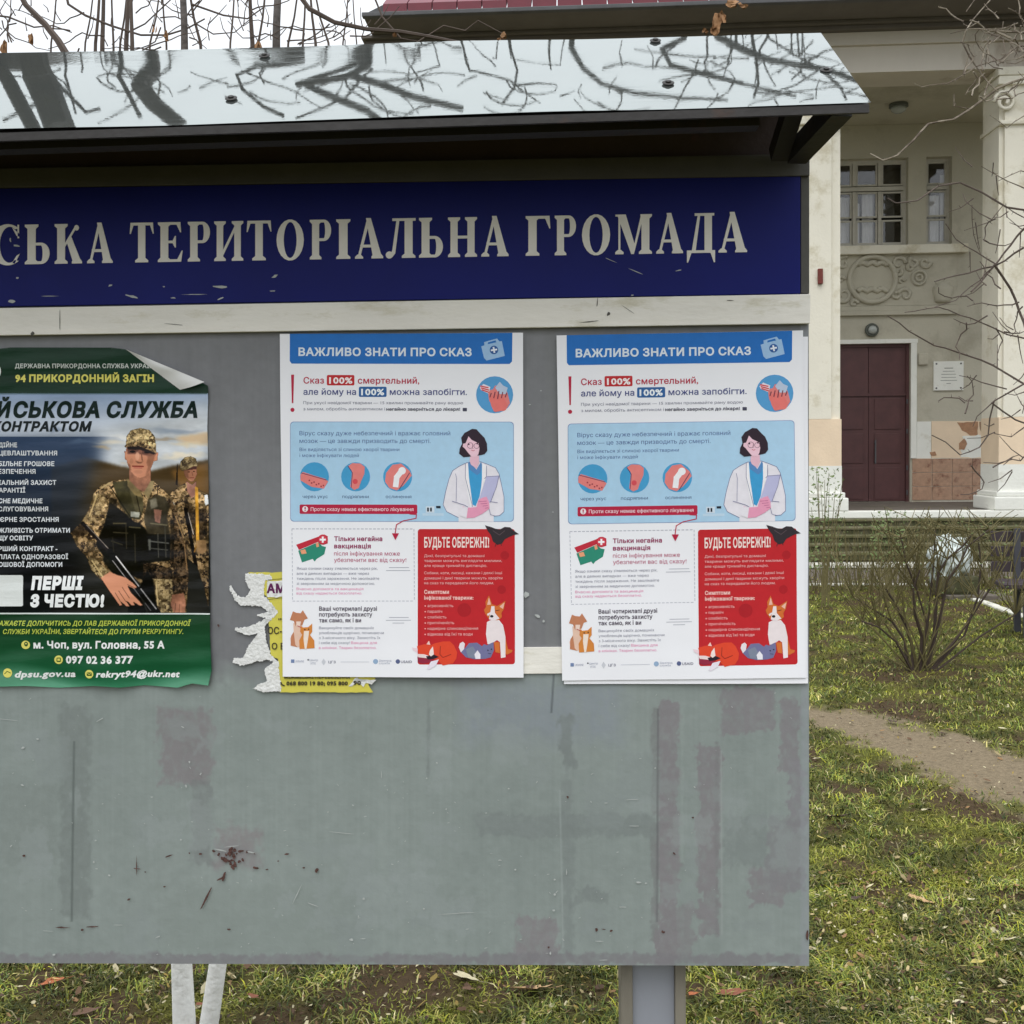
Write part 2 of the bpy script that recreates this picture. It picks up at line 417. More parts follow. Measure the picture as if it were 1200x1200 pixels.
# galvanised roof sheet, nearly a mirror
m = material('galvanised_sheet', (158, 164, 161), 0.09, metal=.87, var=.04, scale=3)
n = m.node_tree.nodes; l = m.node_tree.links; b = n['Principled BSDF']
tc = n.new('ShaderNodeTexCoord'); mp = n.new('ShaderNodeMapping'); mp.inputs['Scale'].default_value = (6, 60, 60); l.new(tc.outputs['Object'], mp.inputs[0])
nz = n.new('ShaderNodeTexNoise'); nz.inputs['Scale'].default_value = 3; nz.inputs['Detail'].default_value = 6; l.new(mp.outputs[0], nz.inputs[0])
mr = n.new('ShaderNodeMapRange'); mr.inputs[1].default_value = .35; mr.inputs[2].default_value = .75; mr.inputs[3].default_value = .008; mr.inputs[4].default_value = .05
l.new(nz.outputs[0], mr.inputs[0]); l.new(mr.outputs[0], b.inputs['Roughness'])
n3 = n.new('ShaderNodeTexNoise'); n3.inputs['Scale'].default_value = 170; l.new(tc.outputs['Object'], n3.inputs[0])
bu = n.new('ShaderNodeBump'); bu.inputs['Strength'].default_value = .004; bu.inputs['Distance'].default_value = .002; l.new(n3.outputs[0], bu.inputs['Height']); l.new(bu.outputs[0], b.inputs['Normal'])
M['galv'] = m

# ------------------------------------------------------------------ the notice board
board = thing('notice_board', 'large grey steel notice board with blue lettered banner under a shiny sloping tin roof', 'notice board')
XL = -700                                        # the board runs on to the left, out of the photo
def ln(x, x0, y0, x1, y1): return y0 + (y1 - y0) * (x - x0) / (x1 - x0)

# main steel sheet, painted: its colours (paint coats, where posters were) are laid out cell by cell
def sheet():
    x0, x1 = bp(XL, 760).x, bp(948, 760).x
    z1, z0 = bp(948, 186).z, bp(948, 1132).z
    st = 0.0019
    xs = np.concatenate([np.arange(x0, bp(-40, 700).x, .05), np.arange(bp(-40, 700).x, x1, st), [x1]])
    zt = bp(948, 372).z
    zs = np.concatenate([np.arange(z0, zt, st), np.arange(zt, z1, .03), [z1]])
    nx, nz = len(xs), len(zs)
    X, Z = np.meshgrid(xs, zs)
    dX = X - CAM.x; Rm = np.array(ROT)            # to photo pixels, for the placing of stains
    P = np.stack([X - CAM.x, np.full_like(X, -CAM.y), Z - CAM.z], -1) @ Rm
    PX = 600 + FPX * P[..., 0] / -P[..., 2]; PY = CY - FPX * P[..., 1] / -P[..., 2]
    rs = np.random.RandomState(4)
    def vn(sx, sz, seed, oct=4):
        out = np.zeros_like(X); a = 1; tot = 0; r = np.random.RandomState(seed)
        for o in range(oct):
            g = r.rand(64, 64); u = (PX + 3000) / (sx / 2 ** o); v = (PY + 3000) / (sz / 2 ** o); iu = u.astype(int); iv = v.astype(int)
            fu = u - iu; fv = v - iv; fu = fu * fu * (3 - 2 * fu); fv = fv * fv * (3 - 2 * fv)
            q = lambda i, j: g[j % 64, i % 64]
            out += a * ((q(iu, iv) * (1 - fu) + q(iu + 1, iv) * fu) * (1 - fv) + (q(iu, iv + 1) * (1 - fu) + q(iu + 1, iv + 1) * fu) * fv); tot += a; a *= .55
        return out / tot
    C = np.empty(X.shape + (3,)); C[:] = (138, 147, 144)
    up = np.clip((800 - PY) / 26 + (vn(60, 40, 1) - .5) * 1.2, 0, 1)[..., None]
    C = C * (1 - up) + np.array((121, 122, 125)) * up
    big = vn(260, 200, 2)[..., None]; C += (big - .5) * 12
    C += ((vn(30, 260, 3) - .5) * 9)[..., None]
    C += ((vn(9, 9, 5, 2) - .5) * 7)[..., None]; C += ((vn(3, 120, 25, 2) - .5) * 5)[..., None]
    rag = (vn(15, 17, 6, 4) - .5) * 13 + (vn(4, 6, 16, 2) - .5) * 9; fleck = (vn(5, 8, 17, 3) - .5)
    def patch(xa, ya, xb, yb, col, k=1.0, soft=2.0, r=1.0):
        nonlocal C
        d = np.minimum(np.minimum(PX - xa, xb - PX), np.minimum(PY - ya, yb - PY)) + rag * r
        m = np.clip(d / soft + .5, 0, 1)[..., None] * k * np.clip(.93 + fleck * 1.3, .3, 1)[..., None]; C = C * (1 - m) + np.array(col) * m
    lil = (130, 127, 130); dk = (122, 129, 128); bl_ = (134, 141, 152)
    patch(540, 800, 730, 868, bl_, .55, 30)
    patch(771, 822, 796, 1126, lil, .95); patch(764, 828, 771, 1100, (122, 124, 124), .7, 2, .6); patch(797, 828, 801, 1010, (146, 156, 152), .6, 2, .3)
    patch(772, 1060, 812, 1124, lil, .7, 4); patch(818, 873, 844, 1096, lil, .92, 2, 1.1); 
    patch(847, 806, 908, 858, lil, .9, 2.5, 1.1); patch(913, 818, 938, 902, lil, .9, 3, 1.3); patch(926, 890, 943, 1042, (131, 129, 133), .9, 3, 1.5)
    patch(880, 1018, 922, 1062, lil, .9, 3, 1.3); patch(847, 955, 900, 1014, dk, .6, 4, 1.5); patch(900, 958, 944, 1044, (128, 128, 131), .7, 4, 1.6)
    patch(838, 870, 842, 1098, (112, 114, 115), .25, 2, .5)
    patch(657, 838, 672, 900, dk, .8, 4); patch(659, 880, 671, 1120, dk, .5, 4); patch(560, 954, 772, 981, dk, .62, 3, .8)
    patch(606, 1076, 652, 1130, (132, 126, 130), .75, 4, 1.6); patch(672, 1046, 712, 1060, dk, .7, 4, 1.6)
    patch(187, 830, 248, 918, (129, 123, 126), .75, 6, 1.2); patch(226, 914, 248, 1012, (119, 123, 123), .6, 4, 1); patch(72, 826, 104, 1076, (119, 126, 124), .65, 6, 1.2)
    patch(-10, 920, 66, 1012, (125, 133, 130), .5, 6); patch(255, 972, 305, 1016, (133, 124, 127), .6, 10, 1.5); patch(186, 1040, 400, 1120, (134, 143, 139), .6, 12, 2)
    patch(-900, 1118, 948, 1131, (124, 122, 126), .8, 3, .8); patch(640, 390, 654, 760, (126, 128, 128), .4, 3, .4); patch(247, 400, 262, 800, (112, 113, 116), .35, 8, .6)
    patch(938, 380, 948, 1131, (146, 150, 155), .55, 2, .5); patch(500, 820, 504, 912, dk, .7, 2, .4)
    for i in range(46):                            # brush marks and faint strips
        x = rs.uniform(-30, 940); y = rs.uniform(830, 1090); patch(x, y, x + rs.uniform(8, 50), y + rs.uniform(3, 60), C[0, 0] * 0 + np.array((140, 148, 147)) + rs.uniform(-7, 7), .5, 5, 1.4)
    # fine hairline seams
    for (xa, ya, xb, yb, w, col) in ((87, 868, 84, 1080, 1.3, (92, 100, 98)), (649, 790, 646, 836, 1.2, (88, 94, 98)), (656, 925, 660, 1110, 1.0, (150, 158, 156)), (771, 830, 770, 1080, 1.2, (104, 106, 108)), (845, 880, 846, 1096, 1, (150, 156, 154))):
        t = np.clip((PY - ya) / (yb - ya), 0, 1); d = np.abs(PX - xa - (xb - xa) * t); m = (np.clip((w - d) / 1.2 + .5, 0, 1) * ((PY > ya) & (PY < yb)))[..., None]; C = C * (1 - m * .7) + np.array(col) * m * .7
    V = np.stack([X, 0.0012 * np.sin(X * 5.1 + .6) * np.sin(Z * 4.3), Z], -1).reshape(-1, 3)
    F = []
    for j in range(nz - 1):
        b = j * nx
        F += [(b + i, b + i + 1, b + i + 1 + nx, b + i + nx) for i in range(nx - 1)]
    me = bpy.data.meshes.new('steel_sheet'); me.from_pydata(V.tolist(), [], F)
    c = np.clip(C / 255, 0, 1); L = np.where(c <= .04045, c / 12.92, ((c + .055) / 1.055) ** 2.4).reshape(-1, 3)
    a = me.color_attributes.new('Col', 'FLOAT_COLOR', 'POINT'); a.data.foreach_set('color', np.concatenate([L, np.ones((len(L), 1))], 1).ravel())
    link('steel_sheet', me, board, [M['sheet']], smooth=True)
sheet()
E_ = 0.0
# folded edges behind the sheet, top rail, brown back board
zt, zb, xr, xl = bp(948, 186).z, bp(948, 1132).z, bp(948, 760).x, bp(XL, 760).x
boxes('frame', M['rail'], board, (xl, xr - .001, .004, .034, zb, zb + .03), (xl, xr - .001, .004, .034, zt - .03, zt), (xr - .03, xr - .0005, .004, .034, zb + .031, zt - .031), (xl, xl + .03, .004, .034, zb + .031, zt - .031))
boxes('back_sheet', M['steel_dark'], board, (xl + .002, xr - .004, .035, .037, zb + .002, zt - .002))
slab('top_rail', M['rail'], board, [(XL, ln(XL, 0, 197, 948, 180)), (949, 180), (949, 206), (XL, ln(XL, 0, 220, 949, 206))], -.012, .011, .0015)
slab('side_rail', M['rail'], board, [(938.5, 206.5), (948.5, 206.5), (948.5, 343.5), (938.5, 343.5)], -.006, .005, .001)
# blue banner with letters
BY = -.009
bq = [(XL, ln(XL, 0, 221, 938, 206.5)), (938, 206.5), (938, 344), (XL, ln(XL, 0, 359, 938, 344))]
banner = slab('banner', M['banner'], board, bq, BY, .008, .0008)
slab('trim_strip', M['trim'], board, [(XL, ln(XL, 0, 361, 950, 344.5)), (950, 344.5), (949.5, 379), (XL, ln(XL, 0, 393, 950, 379))], -.012, .011, .0012)
slab('lower_trim_strip', M['trim'], board, [(560, 759), (700, 758), (700, 789), (560, 790)], -.004, .003, .0006)

# serif letters, in cap-height units
def el(cx, cy, rx, ry, a0=0, a1=360, n=22): return [(cx + rx * math.cos(R(a0 + (a1 - a0) * k / n)), cy + ry * math.sin(R(a0 + (a1 - a0) * k / n))) for k in range(n + (0 if a1 - a0 == 360 else 1))]
def rc(x0, y0, x1, y1): return [(x0, y0), (x1, y0), (x1, y1), (x0, y1)]
def foot(x0, x1, y=0, e=.065, t=.05):
    s = 1 if y == 0 else -1
    p = [(x0 - e, y), (x1 + e, y), (x1 + e, y + s * t), (x1, y + s * (t + .06)), (x0, y + s * (t + .06)), (x0 - e, y + s * t)]
    return p if s > 0 else p[::-1]
def stem(x0, x1): return [rc(x0, 0, x1, 1), foot(x0, x1), foot(x0, x1, 1)]
H = lambda l: l[::-1]
def bowl(x, cy, w, ry, top=True):                # a bowl growing right from a stem edge at x
    o = [(x - .05, cy - ry)] + el(x + w - w * .62, cy, w * .62, ry, -90, 90) + [(x - .05, cy + ry)]
    i = [(x, cy - ry + .07)] + el(x + w - w * .62, cy, w * .62 - .17, ry - .07, -90, 90) + [(x, cy + ry - .07)]
    return [o, H(i)]
def arms(x0, x1, y, up, hook=.2): return [rc(x0, y - (.065 if up else 0), x1, y + (0 if up else .065)), [(x1 - .05, y), (x1, y), (x1 + .015, y - hook), (x1 - .005, y - hook), (x1 - .1, y - .05)][::-1] if up else [(x1 - .05, y), (x1, y), (x1 + .025, y + hook), (x1, y + hook), (x1 - .1, y + .05)]]
s_ = .2
def g_S():
    o = el(.40, .5, .40, .52, 52, 308, 30); i = el(.44, .5, .22, .455, 302, 58, 26)
    return [o + i, rc(.62, .66, .655, 1.0), [(.5, .93), (.655, .78), (.655, .70), (.60, .72)], [(.60, .22), (.67, .27), (.56, .02), (.5, .04)]]
def pos(l): 
    a = sum(l[i][0] * l[(i + 1) % len(l)][1] - l[(i + 1) % len(l)][0] * l[i][1] for i in range(len(l))); return l if a > 0 else l[::-1]
def bigA():
    return [pos([(.30, 1.02), (.38, 1.02), (.13, .04), (.065, .04)]), pos([(.27, 1.02), (.39, 1.02), (.66, .04), (.44, .04)]), rc(.13, .28, .5, .35), foot(.06, .14, 0, .06, .045), foot(.45, .65, 0, .045, .045)]
SER = {
 'С': g_S(), 'Ь': stem(.08, .28) + bowl(.28, .27, .34, .27), 'І': stem(.07, .27),
 'К': stem(.07, .27) + [pos([(.27, .42), (.27, .52), (.52, .93), (.58, .93)]), el(.565, .9, .06, .07), pos([(.31, .56), (.43, .68), (.68, .05), (.47, .05)]), foot(.48, .67, 0, .035, .045)],
 'А': bigA(), 'Т': [rc(.23, 0, .43, 1), foot(.23, .43, 0, .08), rc(.02, .93, .64, 1), pos([(.02, 1), (.0, .72), (.025, .72), (.1, .93)]), pos([(.64, 1), (.66, .72), (.635, .72), (.56, .93)])],
 'Е': [rc(.07, 0, .27, 1), foot(.07, .27), foot(.07, .27, 1), rc(.2, .935, .58, 1), pos([(.58, 1), (.6, .74), (.575, .74), (.48, .94)]), rc(.2, 0, .6, .065), pos([(.6, 0), (.64, .28), (.615, .28), (.5, .06)]), rc(.2, .47, .44, .535), pos([(.44, .36), (.465, .36), (.465, .65), (.44, .65), (.38, .53), (.38, .47)])],
 'Р': stem(.07, .27) + bowl(.27, .73, .34, .27), 'О': [el(.38, .5, .38, .52), H(el(.38, .5, .18, .455))],
 'И': stem(.07, .24) + stem(.53, .70) + [pos([(.22, .1), (.22, .24), (.55, .9), (.55, .76)])],
 'Л': [rc(.46, 0, .65, 1), foot(.46, .65), rc(.17, .935, .72, 1), pos([(.27, .97), (.34, .97), (.24, .12), (.17, .02), (.10, .03), (.17, .2)]), el(.1, .08, .085, .09)],
 'Н': stem(.07, .26) + stem(.52, .71) + [rc(.2, .465, .56, .535)], 'Г': [rc(.07, 0, .27, 1), foot(.07, .27), foot(.07, .27, 1), rc(.2, .93, .58, 1), pos([(.58, 1), (.6, .68), (.575, .68), (.47, .94)])],
 'М': [rc(.075, 0, .125, 1), foot(.06, .14), pos([(.0, 1), (.26, 1), (.50, .2), (.44, .0), (.40, .0), (.06, .95), (0, .955)]), pos([(.42, .0), (.47, .0), (.72, 1), (.65, 1)]), rc(.66, 0, .86, 1), foot(.66, .86), foot(.7, .86, 1)],
 'Д': [rc(.0, 0, .72, .065), pos([(.0, .065), (.0, -.24), (.03, -.24), (.12, .01)]), pos([(.72, .065), (.72, -.24), (.69, -.24), (.6, .01)]), rc(.45, .02, .64, 1), rc(.2, .935, .70, 1), pos([(.28, .97), (.345, .97), (.22, .03), (.12, .03)])]}
word = [('С', -12, 23), ('Ь', 29, 58), ('К', 64, 96), ('А', 102, 132), ('Т', 152, 180), ('Е', 185, 214), ('Р', 220, 246), ('И', 251, 285), ('Т', 289, 318), ('О', 324, 356), ('Р', 363, 388), ('І', 394, 410.5), ('А', 416, 449), ('Л', 452, 487),
        ('Ь', 491, 519), ('Н', 525, 559), ('А', 564, 596), ('Г', 616, 645), ('Р', 650, 675), ('О', 682, 715), ('М', 721, 764), ('А', 769, 800.5), ('Д', 805, 838), ('А', 842, 875.5)]
word = [('О', -218, -184), ('В', 0, 0), ('А', -97, -66), ('Н', -58, -22)][:0] + word
for ch, xa, xb in word:
    vv, ff = fill(SER[ch]); mn = min(p[0] for p in vv); mxx = max(p[0] for p in vv)
    bm = bmesh.new(); vs = []
    for p in vv:
        x = xa + (p[0] - mn) / (mxx - mn) * (xb - xa); q = bp(x, ln(x, 0, 310.2, 875, 295.4) - p[1] * 46.5, BY - .0012); vs.append(bm.verts.new(q))
    for f in ff: bm.faces.new([vs[i] for i in f])
    for f in bm.faces:
        f.normal_update()
        if f.normal.y > 0: f.normal_flip()
    e = bmesh.ops.extrude_face_region(bm, geom=list(bm.faces))
    for v in e['geom']:
        if isinstance(v, bmesh.types.BMVert): v.co.y += .0010
    bmesh.ops.recalc_face_normals(bm, faces=bm.faces)
    obj('letter', bm, M['letter'], banner)
# flaked spots on banner: pale bits
bm = bmesh.new(); r2 = random.Random(11)
def flake(bm, px, py, w, h, y, jag=9, rot=0.0):
    pts = []
    for k in range(jag):
        a = 2 * math.pi * k / jag; rr_ = r2.uniform(.45, 1)
        u, v = w / 2 * rr_ * math.cos(a), h / 2 * rr_ * math.sin(a)
        pts.append(bp(px + u * math.cos(rot) - v * math.sin(rot), py + u * math.sin(rot) + v * math.cos(rot), y))
    f = bm.faces.new([bm.verts.new(p) for p in pts]); f.normal_update()
    if f.normal.y > 0: f.normal_flip()
for px, py, w, h, rot in ((258, 336, 24, 4, .05), (154, 347.5, 18, 4, .3), (129, 334.5, 7, 4, -.4), (14, 353, 12, 5, 0), (20, 325.5, 4, 3, 0), (203, 349, 8, 2, .1), (258, 350, 9, 3, -.3), (322, 324, 10, 5, -.5), (319, 341, 10, 2, 0), (192, 336, 3, 2, 0), (745, 318, 34, 1.3, .4), (716, 305, 20, 1, .4), (795, 317, 8, 1.6, -.2), (741, 346, 4, 2, 0), (19, 288, 12, 3, .2), (12, 281, 3, 9, 0), (60, 347, 26, 1, 0), (230, 345, 40, 1, 0), (740, 352, 6, 2, 0)):
    flake(bm, px, py, w, h, BY - .0009, 9, rot)
obj('flaked_spots', bm, M['scratch'], banner, kind='stuff')
bm = bmesh.new()
for px, py, w, h, rot in ((38, 391, 5, 6, 0), (203, 380, 30, 1, .1), (700, 354, 1.2, 16, .1), (713, 368, 5, 7, .4), (735, 362, 22, 1, .6), (690, 377, 30, 1.4, -.1), (70, 375, 1.1, 34, 0), (855, 352, 12, 1.2, 0)):
    flake(bm, px, py, w, h, -.0127, 8, rot)
obj('dirt_marks', bm, M['rail'], board, kind='stuff')

# chips and scratches on the big sheet
bm = bmesh.new(); bs = bmesh.new()
for i in range(34):
    a = r2.uniform(0, 6.28); d = abs(r2.gauss(0, 11)); flake(bm, 272 + d * math.cos(a), 1003 + .8 * d * math.sin(a), r2.uniform(2, 9), r2.uniform(2, 6), -.0022 - i * 2e-5, 7, r2.uniform(0, 3))
for px, py, w, h, rot in ((160, 1014, 1.6, 26, 0), (161, 1018, 14, 1.5, .1), (198, 1003, 12, 3, -.3), (235, 1001, 5, 3, 0), (262, 1028, 5, 15, .4), (258, 1030, 14, 3, -.4), (242, 1052, 3, 42, .5), (300, 1017, 9, 4, .2), (313, 1019, 4, 3, 0), (336, 1001, 7, 3, -.2),
                          (371, 1020, 5, 7, .5), (356, 1017, 4, 2, 0), (326, 1009, 3, 2, 0), (72, 1087, 22, 2.4, .02), (108, 1086, 24, 2.2, 0), (96, 1090, 5, 4, 0), (28, 1003, 5, 4, 0), (151, 1054, 6, 2.5, -.4), (193, 1039, 5, 2, 0), (170, 1022, 3, 2, 0),
                          (699, 1090, 4.5, 6.5, 0), (707, 1089, 6, 1.5, .2), (716, 1091, 4.5, 4, 0), (777, 1092, 6, 4, .4), (790, 1000, 3, 6, -.6), (812, 958, 4, 3, 0), (665, 934, 3, 4, 0), (643, 1110, 4, 3, 0), (946, 1096, 4, 20, 0), (68, 732, 5, 4, 0), (256, 733, 4, 4, 0), (222, 1000, 3, 3, 0), (268, 1089, 6, 3, 0)):
    flake(bm, px, py, w, h, -.0031, 8, rot)
for px, py, w, h, rot in ((258, 996, 24, 2.5, .2), (295, 999, 16, 2.5, .2), (270, 992, 30, 1.2, -.1), (218, 921, 3, 6, 0), (27, 876, 7, 4, -.5), (44, 866, 5, 3, .3), (26, 920, 6, 3, .2), (116, 844, 18, 1.4, -.5), (214, 852, 6, 2, .5), (222, 893, 4, 5, 0), (235, 907, 6, 2.5, -.8), (447, 908, 1, 14, 0),
                          (348, 1048, 1.2, 34, .45), (366, 1060, 26, 1.2, .35), (426, 1053, 5, 5, .3), (420, 1074, 2, 5, 0), (412, 1101, 8, 4, 0), (425, 1100, 10, 1.6, 0), (128, 1026, 6, 3, .2), (185, 1098, 10, 2, -.4), (400, 976, 40, 1.2, .1), (540, 1070, 70, 1.3, -.06), (650, 1031, 4, 3, 0), (650, 1048, 6, 4, .4), (649, 1067, 5, 4, .5), (664, 1022, 2, 12, 0),
                          (748, 1034, 10, 4, 0), (757, 1035, 5, 3, 0), (740, 937, 24, 1.4, -.05), (744, 968, 22, 1.4, 0), (710, 941, 6, 2, 0), (604, 1019, 4, 3, 0), (586, 1008, 7, 2, 0), (768, 900, 5, 3, -.6), (596, 924, 4, 3, 0), (645, 1117, 4, 6, .2), (708, 1125, 18, 1.6, 0), (512, 894, 3, 3, 0), (500, 912, 3, 3, 0), (523, 948, 3, 3, 0),
                          (703, 1103, 20, 1.2, 0), (730, 1063, 14, 1.6, 0), (776, 1091, 5, 2, 0), (63, 1119, 6, 4, 0), (55, 1091, 22, 1, .05), (140, 1084, 20, 1.2, 0), (6, 843, 60, 1, .1), (178, 934, 6, 2, 0), (112, 985, 5, 3, 0), (110, 1010, 3, 5, 0), (212, 984, 4, 3, 0), (497, 1065, 4, 3, 0), (617, 697, 9, 12, .3), (630, 722, 15, 6, .4), (648, 600, 4, 2, 0), (621, 474, 5, 2, 0), (634, 458, 4, 2, 0), (612, 690, 5, 4, .3), (637, 728, 5, 4, .8)):
    flake(bs, px, py, w * .8, h * .85, -.0029, 8, rot)
for i in range(170): flake(bs, r2.uniform(0, 940), r2.uniform(810, 1120), r2.uniform(1, 5), r2.uniform(.5, 1.4), -.0027, 6, r2.uniform(-1, 1))
obj('rust_chips', bm, M['chip'], board, kind='stuff'); obj('scratches', bs, M['scratch'], board, kind='stuff')

# ---- roof
FY, KY = -.25, .0                                # front edge and top edge in front of / at the board
A0, A1 = bp(XL, ln(XL, 0, 152, 1020, 120), FY), bp(1020.5, 120, FY)
B0, B1 = bp(XL, ln(XL, 0, 63, 962, 38.5), KY), bp(962, 38.5, KY)
def roofpt(u, v):                                # u along, v up the slope
    p = (A0.lerp(A1, u)).lerp(B0.lerp(B1, u), v); x = p.x
    nrm = Vector((0, -.64, .77))
    w = .0014 * math.sin(x * 8 + 2.2 + v * .5) + .0001 * math.sin(x * 26 + v * 3.0) + .0004 * math.sin(x * 15 + v * 2.6 + 1) + (.0007 * math.sin(v * 7.5 + x * 2) * max(0, v - .55) if x < -.1 else 0)
    if x > .05: w *= max(.2, 1 - (x - .05) * 2.2)
    return p + nrm * w
bm = bmesh.new(); nu, nv = 260, 24; g = []
for j in range(nv + 1): g.append([bm.verts.new(roofpt(i / nu, j / nv)) for i in range(nu + 1)])
for j in range(nv):
    for i in range(nu): bm.faces.new((g[j][i], g[j][i + 1], g[j + 1][i + 1], g[j + 1][i]))
sh = obj('roof_sheet', bm, M['galv'], board, smooth=True)
sh['label'] = 'shiny galvanised sheet reflecting branches'
nd = Vector((0, .64, -.77))
bm = bmesh.new()                                 # dark underside and its front lip
prism(bm, [A0 + nd * .004 + Vector((0, .003, 0)), A1 + nd * .004 + Vector((0, .003, 0)), B1 + nd * .004, B0 + nd * .004], [A0 + nd * .008 + Vector((0, .003, 0)), A1 + nd * .008 + Vector((0, .003, 0)), B1 + nd * .008, B0 + nd * .008])
obj('roof_underside', bm, M['steel_dark'], board)
bm = bmesh.new(); bar(bm, A0 + Vector((.0, .004, -.012)), A1 + Vector((-.002, .004, -.008)), .006, .012); obj('roof_lip', bm, M['steel_dark'], board)
# ridge purlin, gable back board, brackets
bm = bmesh.new(); bar(bm, B0 + nd * .045 + Vector((0, -.05, -.03)), B1 + nd * .045 + Vector((-.15, -.05, -.03)), .03, .03); obj('purlin', bm, M['steel_dark'], board)
bm = bmesh.new(); bar(bm, A0 + nd * .025 + Vector((0, .05, 0.02)), A1 + nd * .025 + Vector((-.15, .05, .02)), .03, .03); obj('purlin', bm, M['steel_dark'], board)
slab('gable_board', M['brown_board'], board, [(XL, ln(XL, 0, 80, 962, 52)), (916, 56), (916, 190), (XL, ln(XL, 0, 200, 962, 182))], .006, .02)
def bracket(px_top, px_bot, w):
    bm = bmesh.new(); bar(bm, bp(px_top[0], px_top[1], px_top[2]), bp(px_bot[0], px_bot[1], px_bot[2]), w, w); return bm
obj('strut', bracket((986, 124, -.2), (933, 181, -.03), .032), M['steel_dark'], board)
obj('strut', bracket((931, 122, -.12), (912, 182, -.03), .028), M['steel_dark'], board)
obj('strut', bracket((965, 124, -.21), (915, 124, -.03), .022), M['steel_dark'], board)
st_l = bracket((-500, 160, -.2), (-520, 215, -.03), .032); obj('strut', st_l, M['steel_dark'], board)
# screws with washers
def on_roof(px, py):
    return roof_hit(px, py)[0]
def roof_hit(px, py):
    o = CAM; d = ray(px, py); u, v = .8, .5
    for k in range(8):
        P = A0.lerp(A1, u).lerp(B0.lerp(B1, u), v); tu = (A1 - A0).lerp(B1 - B0, v); tv = (B0 - A0).lerp(B1 - A1, u); nrm = tu.cross(tv).normalized()
        h = o + d * ((P - o).dot(nrm) / d.dot(nrm)); e = h - P; a_, b_, c_ = tu.dot(tu), tu.dot(tv), tv.dot(tv); p_, q_ = e.dot(tu), e.dot(tv); D = a_ * c_ - b_ * b_
        u += (p_ * c_ - q_ * b_) / D; v += (q_ * a_ - p_ * b_) / D
    return h, (nrm if nrm.z > 0 else -nrm)
nrmr = Vector((0, -.64, .77))
for px, py in ((271, 116), (310, 66), (783, 98), (768, 48.5), (968, 83), (10, 78), (-240, 120), (540, 57)):
    if (px, py) in ((10, 78), (540, 57)): continue
    bm = bmesh.new(); lathe(bm, [(.0095, 0), (.0095, .001), (.0075, .0016), (.0045, .0018), (.0045, .0036), (.003, .004)], (0, 0, 0), seg=12)
    o = obj('screw', bm, M['screw'], board); o.location = on_roof(px, py) + nrmr * .001; o.rotation_euler = nrmr.to_track_quat('Z', 'Y').to_euler()
# posts
def post(pxa, pxb):
    xa, xb = bp(pxa, 1160, .05).x, bp(pxb, 1160, .05).x; w = xb - xa
    o = boxes('post', M['post'], board, (xa + w * .19, xb - w * .17, .052, .060, -.25, zt - .04))
    boxes('post_flange', M['post_rust'], o, (xa, xa + w * .186, .04, .10, -.25, zt - .04), bev=.003)
    boxes('post_flange', M['post_rust'], o, (xb - w * .166, xb, .04, .10, -.25, zt - .04), bev=.003)
post(727, 803); post(-480, -404)

# ------------------------------------------------------------------ posters
# white health poster: drawn in the pixels of the left copy, straightened to a real 0.42 x 0.594 m sheet
PWH = (.42, .594)
def homog(src, dst):
    A = []; b = []
    for (x, y), (u, v) in zip(src, dst):
        A += [[x, y, 1, 0, 0, 0, -u * x, -u * y], [0, 0, 0, x, y, 1, -v * x, -v * y]]; b += [u, v]
    return np.append(np.linalg.solve(np.array(A), np.array(b)), 1).reshape(3, 3)
def placed(q):
    P = [bp(x, y, -.006) for x, y in q]; c = sum(P, Vector()) / 4
    w = ((P[1] - P[0]).length + (P[2] - P[3]).length) / 2; h = ((P[3] - P[0]).length + (P[2] - P[1]).length) / 2
    ex = ((P[1] - P[0]) + (P[2] - P[3])).normalized(); ang = -math.atan2(ex.z, ex.x)
    return c, w, h, ang
qL = [(327.5, 392), (613, 390.2), (613, 793.5), (332.5, 792)]; qR = [(652, 393.5), (942.5, 385.5), (944, 795.5), (658.5, 797)]
cL, wL, hL, aL = placed(qL); cR, wR, hR, aR = placed(qR)
print('poster size', wL, hL, aL, wR, hR, aR)
PWH = ((wL + wR) / 2, (hL + hR) / 2)
w2, h2 = PWH[0] / 2, PWH[1] / 2
HM = homog(qL, [(-w2, h2), (w2, h2), (w2, -h2), (-w2, -h2)])
def bow(X, Z):
    return -.0016 * math.sin(X * 9 + .7) * math.cos(Z * 7 + .3) - .0012 * math.sin(Z * 17 + X * 6) - .002 * max(0, (-Z - h2 * .8) / (h2 * .2)) * abs(math.sin(X * 8 + 1))
def pto3(x, y):
    p = HM @ np.array((x, y, 1.0)); X, Z = p[0] / p[2], p[1] / p[2]; return X, 0.0, Z
def paper_mesh(name, m, parent):
    bm = bmesh.new(); g = []; n1, n2 = 36, 50
    for j in range(n2 + 1): g.append([bm.verts.new((-w2 + 2 * w2 * i / n1, bow(-w2 + 2 * w2 * i / n1, -h2 + 2 * h2 * j / n2), -h2 + 2 * h2 * j / n2)) for i in range(n1 + 1)])
    for j in range(n2):
        for i in range(n1): bm.faces.new((g[j][i], g[j][i + 1], g[j + 1][i + 1], g[j + 1][i]))
    return obj(name, bm, m, parent, smooth=True)
poster = thing('poster', 'white rabies poster on the left, overlapping the torn yellow flyer', 'poster', cL, 'rabies posters on the board', (0, aL, 0))
paper_mesh('paper', M['paper'], poster)
BLUE = (30, 112, 194); RED = (196, 36, 44); CRIM = (186, 30, 66); NAVY = (66, 74, 132); PALE = (176, 212, 238); LTXT = (226, 236, 246); DK = (60, 66, 90); SKIN = (240, 176, 170); SK2 = (232, 132, 128); MID = (70, 160, 210)
def Z7(X, Y): return (320 + X / 4, 380 + Y / 4)
